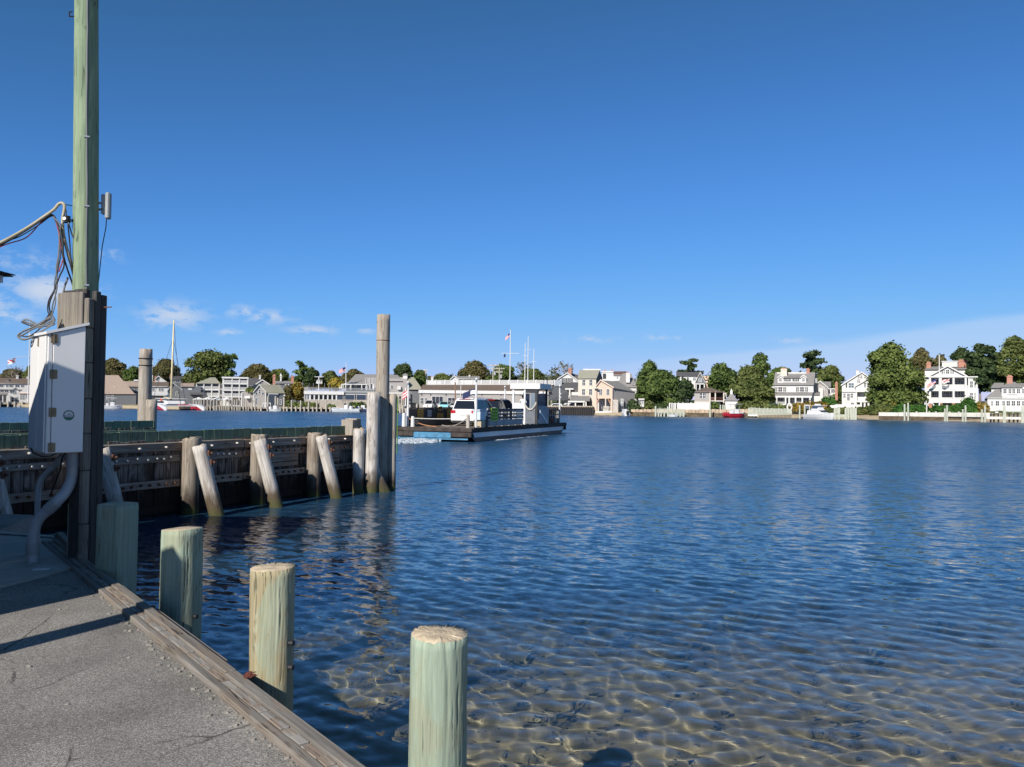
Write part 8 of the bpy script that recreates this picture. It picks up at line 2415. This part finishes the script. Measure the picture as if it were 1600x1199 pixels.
def console_boat(label, px, py, D, L, B, ang, mat, ttop=True, engines=1, topmat=None, fb_=.75, seats=True, dark=False):
    t = thing('motor_boat', label, 'boat', (P(px, py, D).x, D, 0), ang)
    hull(t, L, B, fb_, mat, x0=-L / 2, z0=-.2)
    MB().prism([(-L / 2 + .1, -B * .44, fb_ - .05), (L * .25, -B * .44, fb_ + .02), (L * .44, 0, fb_ * 1.25), (L * .25, B * .44, fb_ + .02), (-L / 2 + .1, B * .44, fb_ - .05)], (0, 0, .05)).build('deck', WHITEH, t)
    MB().tube([(-L / 2, -B / 2, fb_ + .04), (0, -B / 2, fb_ + .1), (L * .3, -B * .4, fb_ + .25), (L * .5, 0, fb_ * 1.5)], .05, 6).build('gunwale', WHITEH, t)
    MB().tube([(-L / 2, B / 2, fb_ + .04), (0, B / 2, fb_ + .1), (L * .3, B * .4, fb_ + .25), (L * .5, 0, fb_ * 1.5)], .05, 6).build('gunwale', WHITEH, t)
    c = MB().box(-.5, .5, -.5, .5, fb_, fb_ + 1.0).build('console', WHITEH, t, bevel=.08)
    MB().prism([(.2, -.45, fb_ + 1.0), (.5, -.45, fb_ + 1.0), (.3, -.4, fb_ + 1.5), (.2, -.4, fb_ + 1.5)], (0, .9, 0)).build('windscreen', GLASS, c)
    MB().box(-1.5, -.9, -.5, .5, fb_, fb_ + .75).build('leaning_post', WHITEH, t, bevel=.06)
    if ttop:
        MB().box(-1.4, 1.0, -B * .38, B * .38, fb_ + 2.0, fb_ + 2.1).build('hard_top', topmat or WHITEH, t, bevel=.03)
        for (x, y) in ((-.9, -.6), (-.9, .6), (.5, -.55), (.5, .55)): MB().cyl((x, y, fb_), (x * 1.05, y * 1.1, fb_ + 2.02), .035, n=6).build('top_leg', STEEL, t)
    for k in range(engines):
        y = (k - (engines - 1) / 2) * .75
        e = MB().loft([[(-L / 2 - .55, y - .2, .35), (-L / 2 - .05, y - .2, .35), (-L / 2 - .05, y + .2, .35), (-L / 2 - .55, y + .2, .35)], [(-L / 2 - .65, y - .22, .9), (-L / 2, y - .22, .9), (-L / 2, y + .22, .9), (-L / 2 - .65, y + .22, .9)], [(-L / 2 - .5, y - .15, 1.25), (-L / 2 - .05, y - .15, 1.2), (-L / 2 - .05, y + .15, 1.2), (-L / 2 - .5, y + .15, 1.25)]]).build('outboard', mat if dark else BLACKP, t, bevel=.04)
        MB().box(-L / 2 - .4, -L / 2 - .15, y - .07, y + .07, -.4, .4).build('leg', BLACKP, e)
    return t


console_boat('white console boat at the quay left of the catamaran', 176, 637, 204, 4.2, 1.7, math.radians(20), WHITEH, True, 1)
console_boat('grey and white console boat before the restaurant', 541, 644, 200, 7.4, 2.3, math.radians(172), plain('pale_grey_hull', (.48, .52, .54), .3), True, 1, topmat=BLACKP)
console_boat('dark blue hulled boat beside the tall piling', 567, 644, 203, 4.2, 1.8, math.radians(10), plain('navy_hull', (.05, .08, .16), .3), False, 1)
console_boat('red boat with white deck and three outboards at the palisade dock', 1150, 653.6, 179, 4.6, 2.5, math.radians(20), REDH, True, 3, topmat=PVC, fb_=.95, dark=True)
console_boat('small pale open boat below the boathouse door', 430, 643, 199, 2.6, 1.1, math.radians(5), plain('pale_hull', (.60, .62, .60), .4), False, 1, fb_=.4)
# grey cruiser seen bow on
cz = thing('cabin_cruiser', 'grey hulled cabin cruiser seen bow on off the beach', 'boat', (P(1285.5, 656, 172).x, 172, 0), math.radians(-90 + 22))
hull(cz, 7.5, 2.9, 1.0, plain('grey_hull', (.55, .56, .55), .35), x0=-4.5, bow=.9, z0=-.3)
MB().loft([[(-3.5, y, z) for y, z in ((-1.2, 1.0), (1.2, 1.0), (1.0, 1.9), (-1.0, 1.9))], [(-.5, y, z) for y, z in ((-1.1, 1.05), (1.1, 1.05), (.85, 1.95), (-.85, 1.95))], [(1.2, y, z) for y, z in ((-.9, 1.1), (.9, 1.1), (.7, 1.25), (-.7, 1.25))]]).build('cabin', WHITEH, cz)
MB().prism([(-.35, -.8, 1.9), (-.35, .8, 1.9), (.55, .85, 1.5), (.55, -.85, 1.5)], (.03, 0, .03)).build('windscreen', GLASS, cz)
MB().box(-2.6, -.3, -1.5, 1.5, 2.85, 2.95).build('hard_top', WHITEH, cz); MB().box(-2.0, -1.0, -.5, .5, 2.95, 3.3).build('radar_box', WHITEH, cz, bevel=.08)
MB().loft([[(-2.6, y, 1.9) for y in (-1, 1)] + [(-.4, y, 1.9) for y in (.9, -.9)], [(-2.4, y, 2.85) for y in (-.6, .6)] + [(-.7, y, 2.85) for y in (.6, -.6)]]).build('flybridge', WHITEH, cz)
for s in (-1, 1): MB().cyl((-1.5, s * 1.4, 2.9), (-1.5, s * 2.3, 2.95), .03, n=5).build('outrigger', STEEL, cz)
# work skiff by the boathouse
console_boat('white work boat with dark canopy beside the peach boathouse', 976, 649.5, 191, 3.6, 1.5, math.radians(100), WHITEH, True, 1, topmat=BLACKP, fb_=.6)

# ------------------------------------------------------------------ vehicles on the far wharf
PW = paint('van_white', (.70, .70, .70)); PT = paint('turquoise_paint', (.25, .55, .58)); PS = paint('silver_paint', (.40, .41, .42)); PK = paint('dark_paint', (.03, .03, .035))
for (px, py, b_, ang_, L, W, Hh, m_, st, lab, cat_) in (
        (693.5, 637.5, 3.0, 92, 4.8, 2.3, 1.95, PT, 'pickup', 'turquoise old pickup facing the water on the wharf behind the ferry', 'pickup'),
        (672, 638, 5.0, 80, 5.2, 2.2, 2.3, PW, 'van', 'white van parked left of the turquoise pickup', 'van'),
        (708, 638, 6.0, 90, 4.6, 1.9, 1.7, PW, 'suv', 'white car right of the turquoise pickup', 'car'),
        (864, 638, 6.0, 5, 4.8, 1.9, 1.8, PW, 'suv', 'white SUV under the wharf gable, left one', 'car'),
        (881, 638, 7.5, 0, 4.6, 1.9, 1.6, PS, 'car', 'silver car under the wharf gable', 'car'),
        (895, 638, 10.5, 175, 5.0, 1.95, 1.9, PW, 'suv', 'white SUV under the car shelter roof', 'car'),
        (910, 638, 11.5, 178, 4.6, 1.9, 1.6, PW, 'car', 'white car at the right end of the car shelter', 'car'),
        (644, 640, 4.0, 60, 4.6, 1.9, 1.6, PK, 'car', 'dark car by the annex behind the ferry stern', 'car')):
    D_ = SD(px, b_); c = P(px, py, D_)
    t = thing('parked_vehicle', lab, cat_, (c.x, D_, .95), math.radians(ang_ + 180))
    car(t, L, W, Hh, m_, st, plate=False); 
    for ch in t.children: ch.location.x -= L / 2
for (px, t_, lab) in ((711.5, 598, 'brown pole on the wharf left of the white SUV'), (720.2, 602, 'thin white pole on the wharf behind the white SUV')):
    hh = H('wharf_pole', lab, 'pole', px, SD(px, 1)); a, b = hh.l(px, 641), hh.l(px, t_)
    MB().cyl((0, 0, a.z - 1), (0, 0, b.z), .2 if px < 715 else .12, .15 if px < 715 else .08, n=8).build('shaft', plain('brown_pole', (.24, .15, .10), .9) if px < 715 else WHITE, hh.t)
    MB().cyl((0, 0, b.z), (0, 0, b.z + .12), .2, .05, n=8).build('cap', PIER, hh.t)
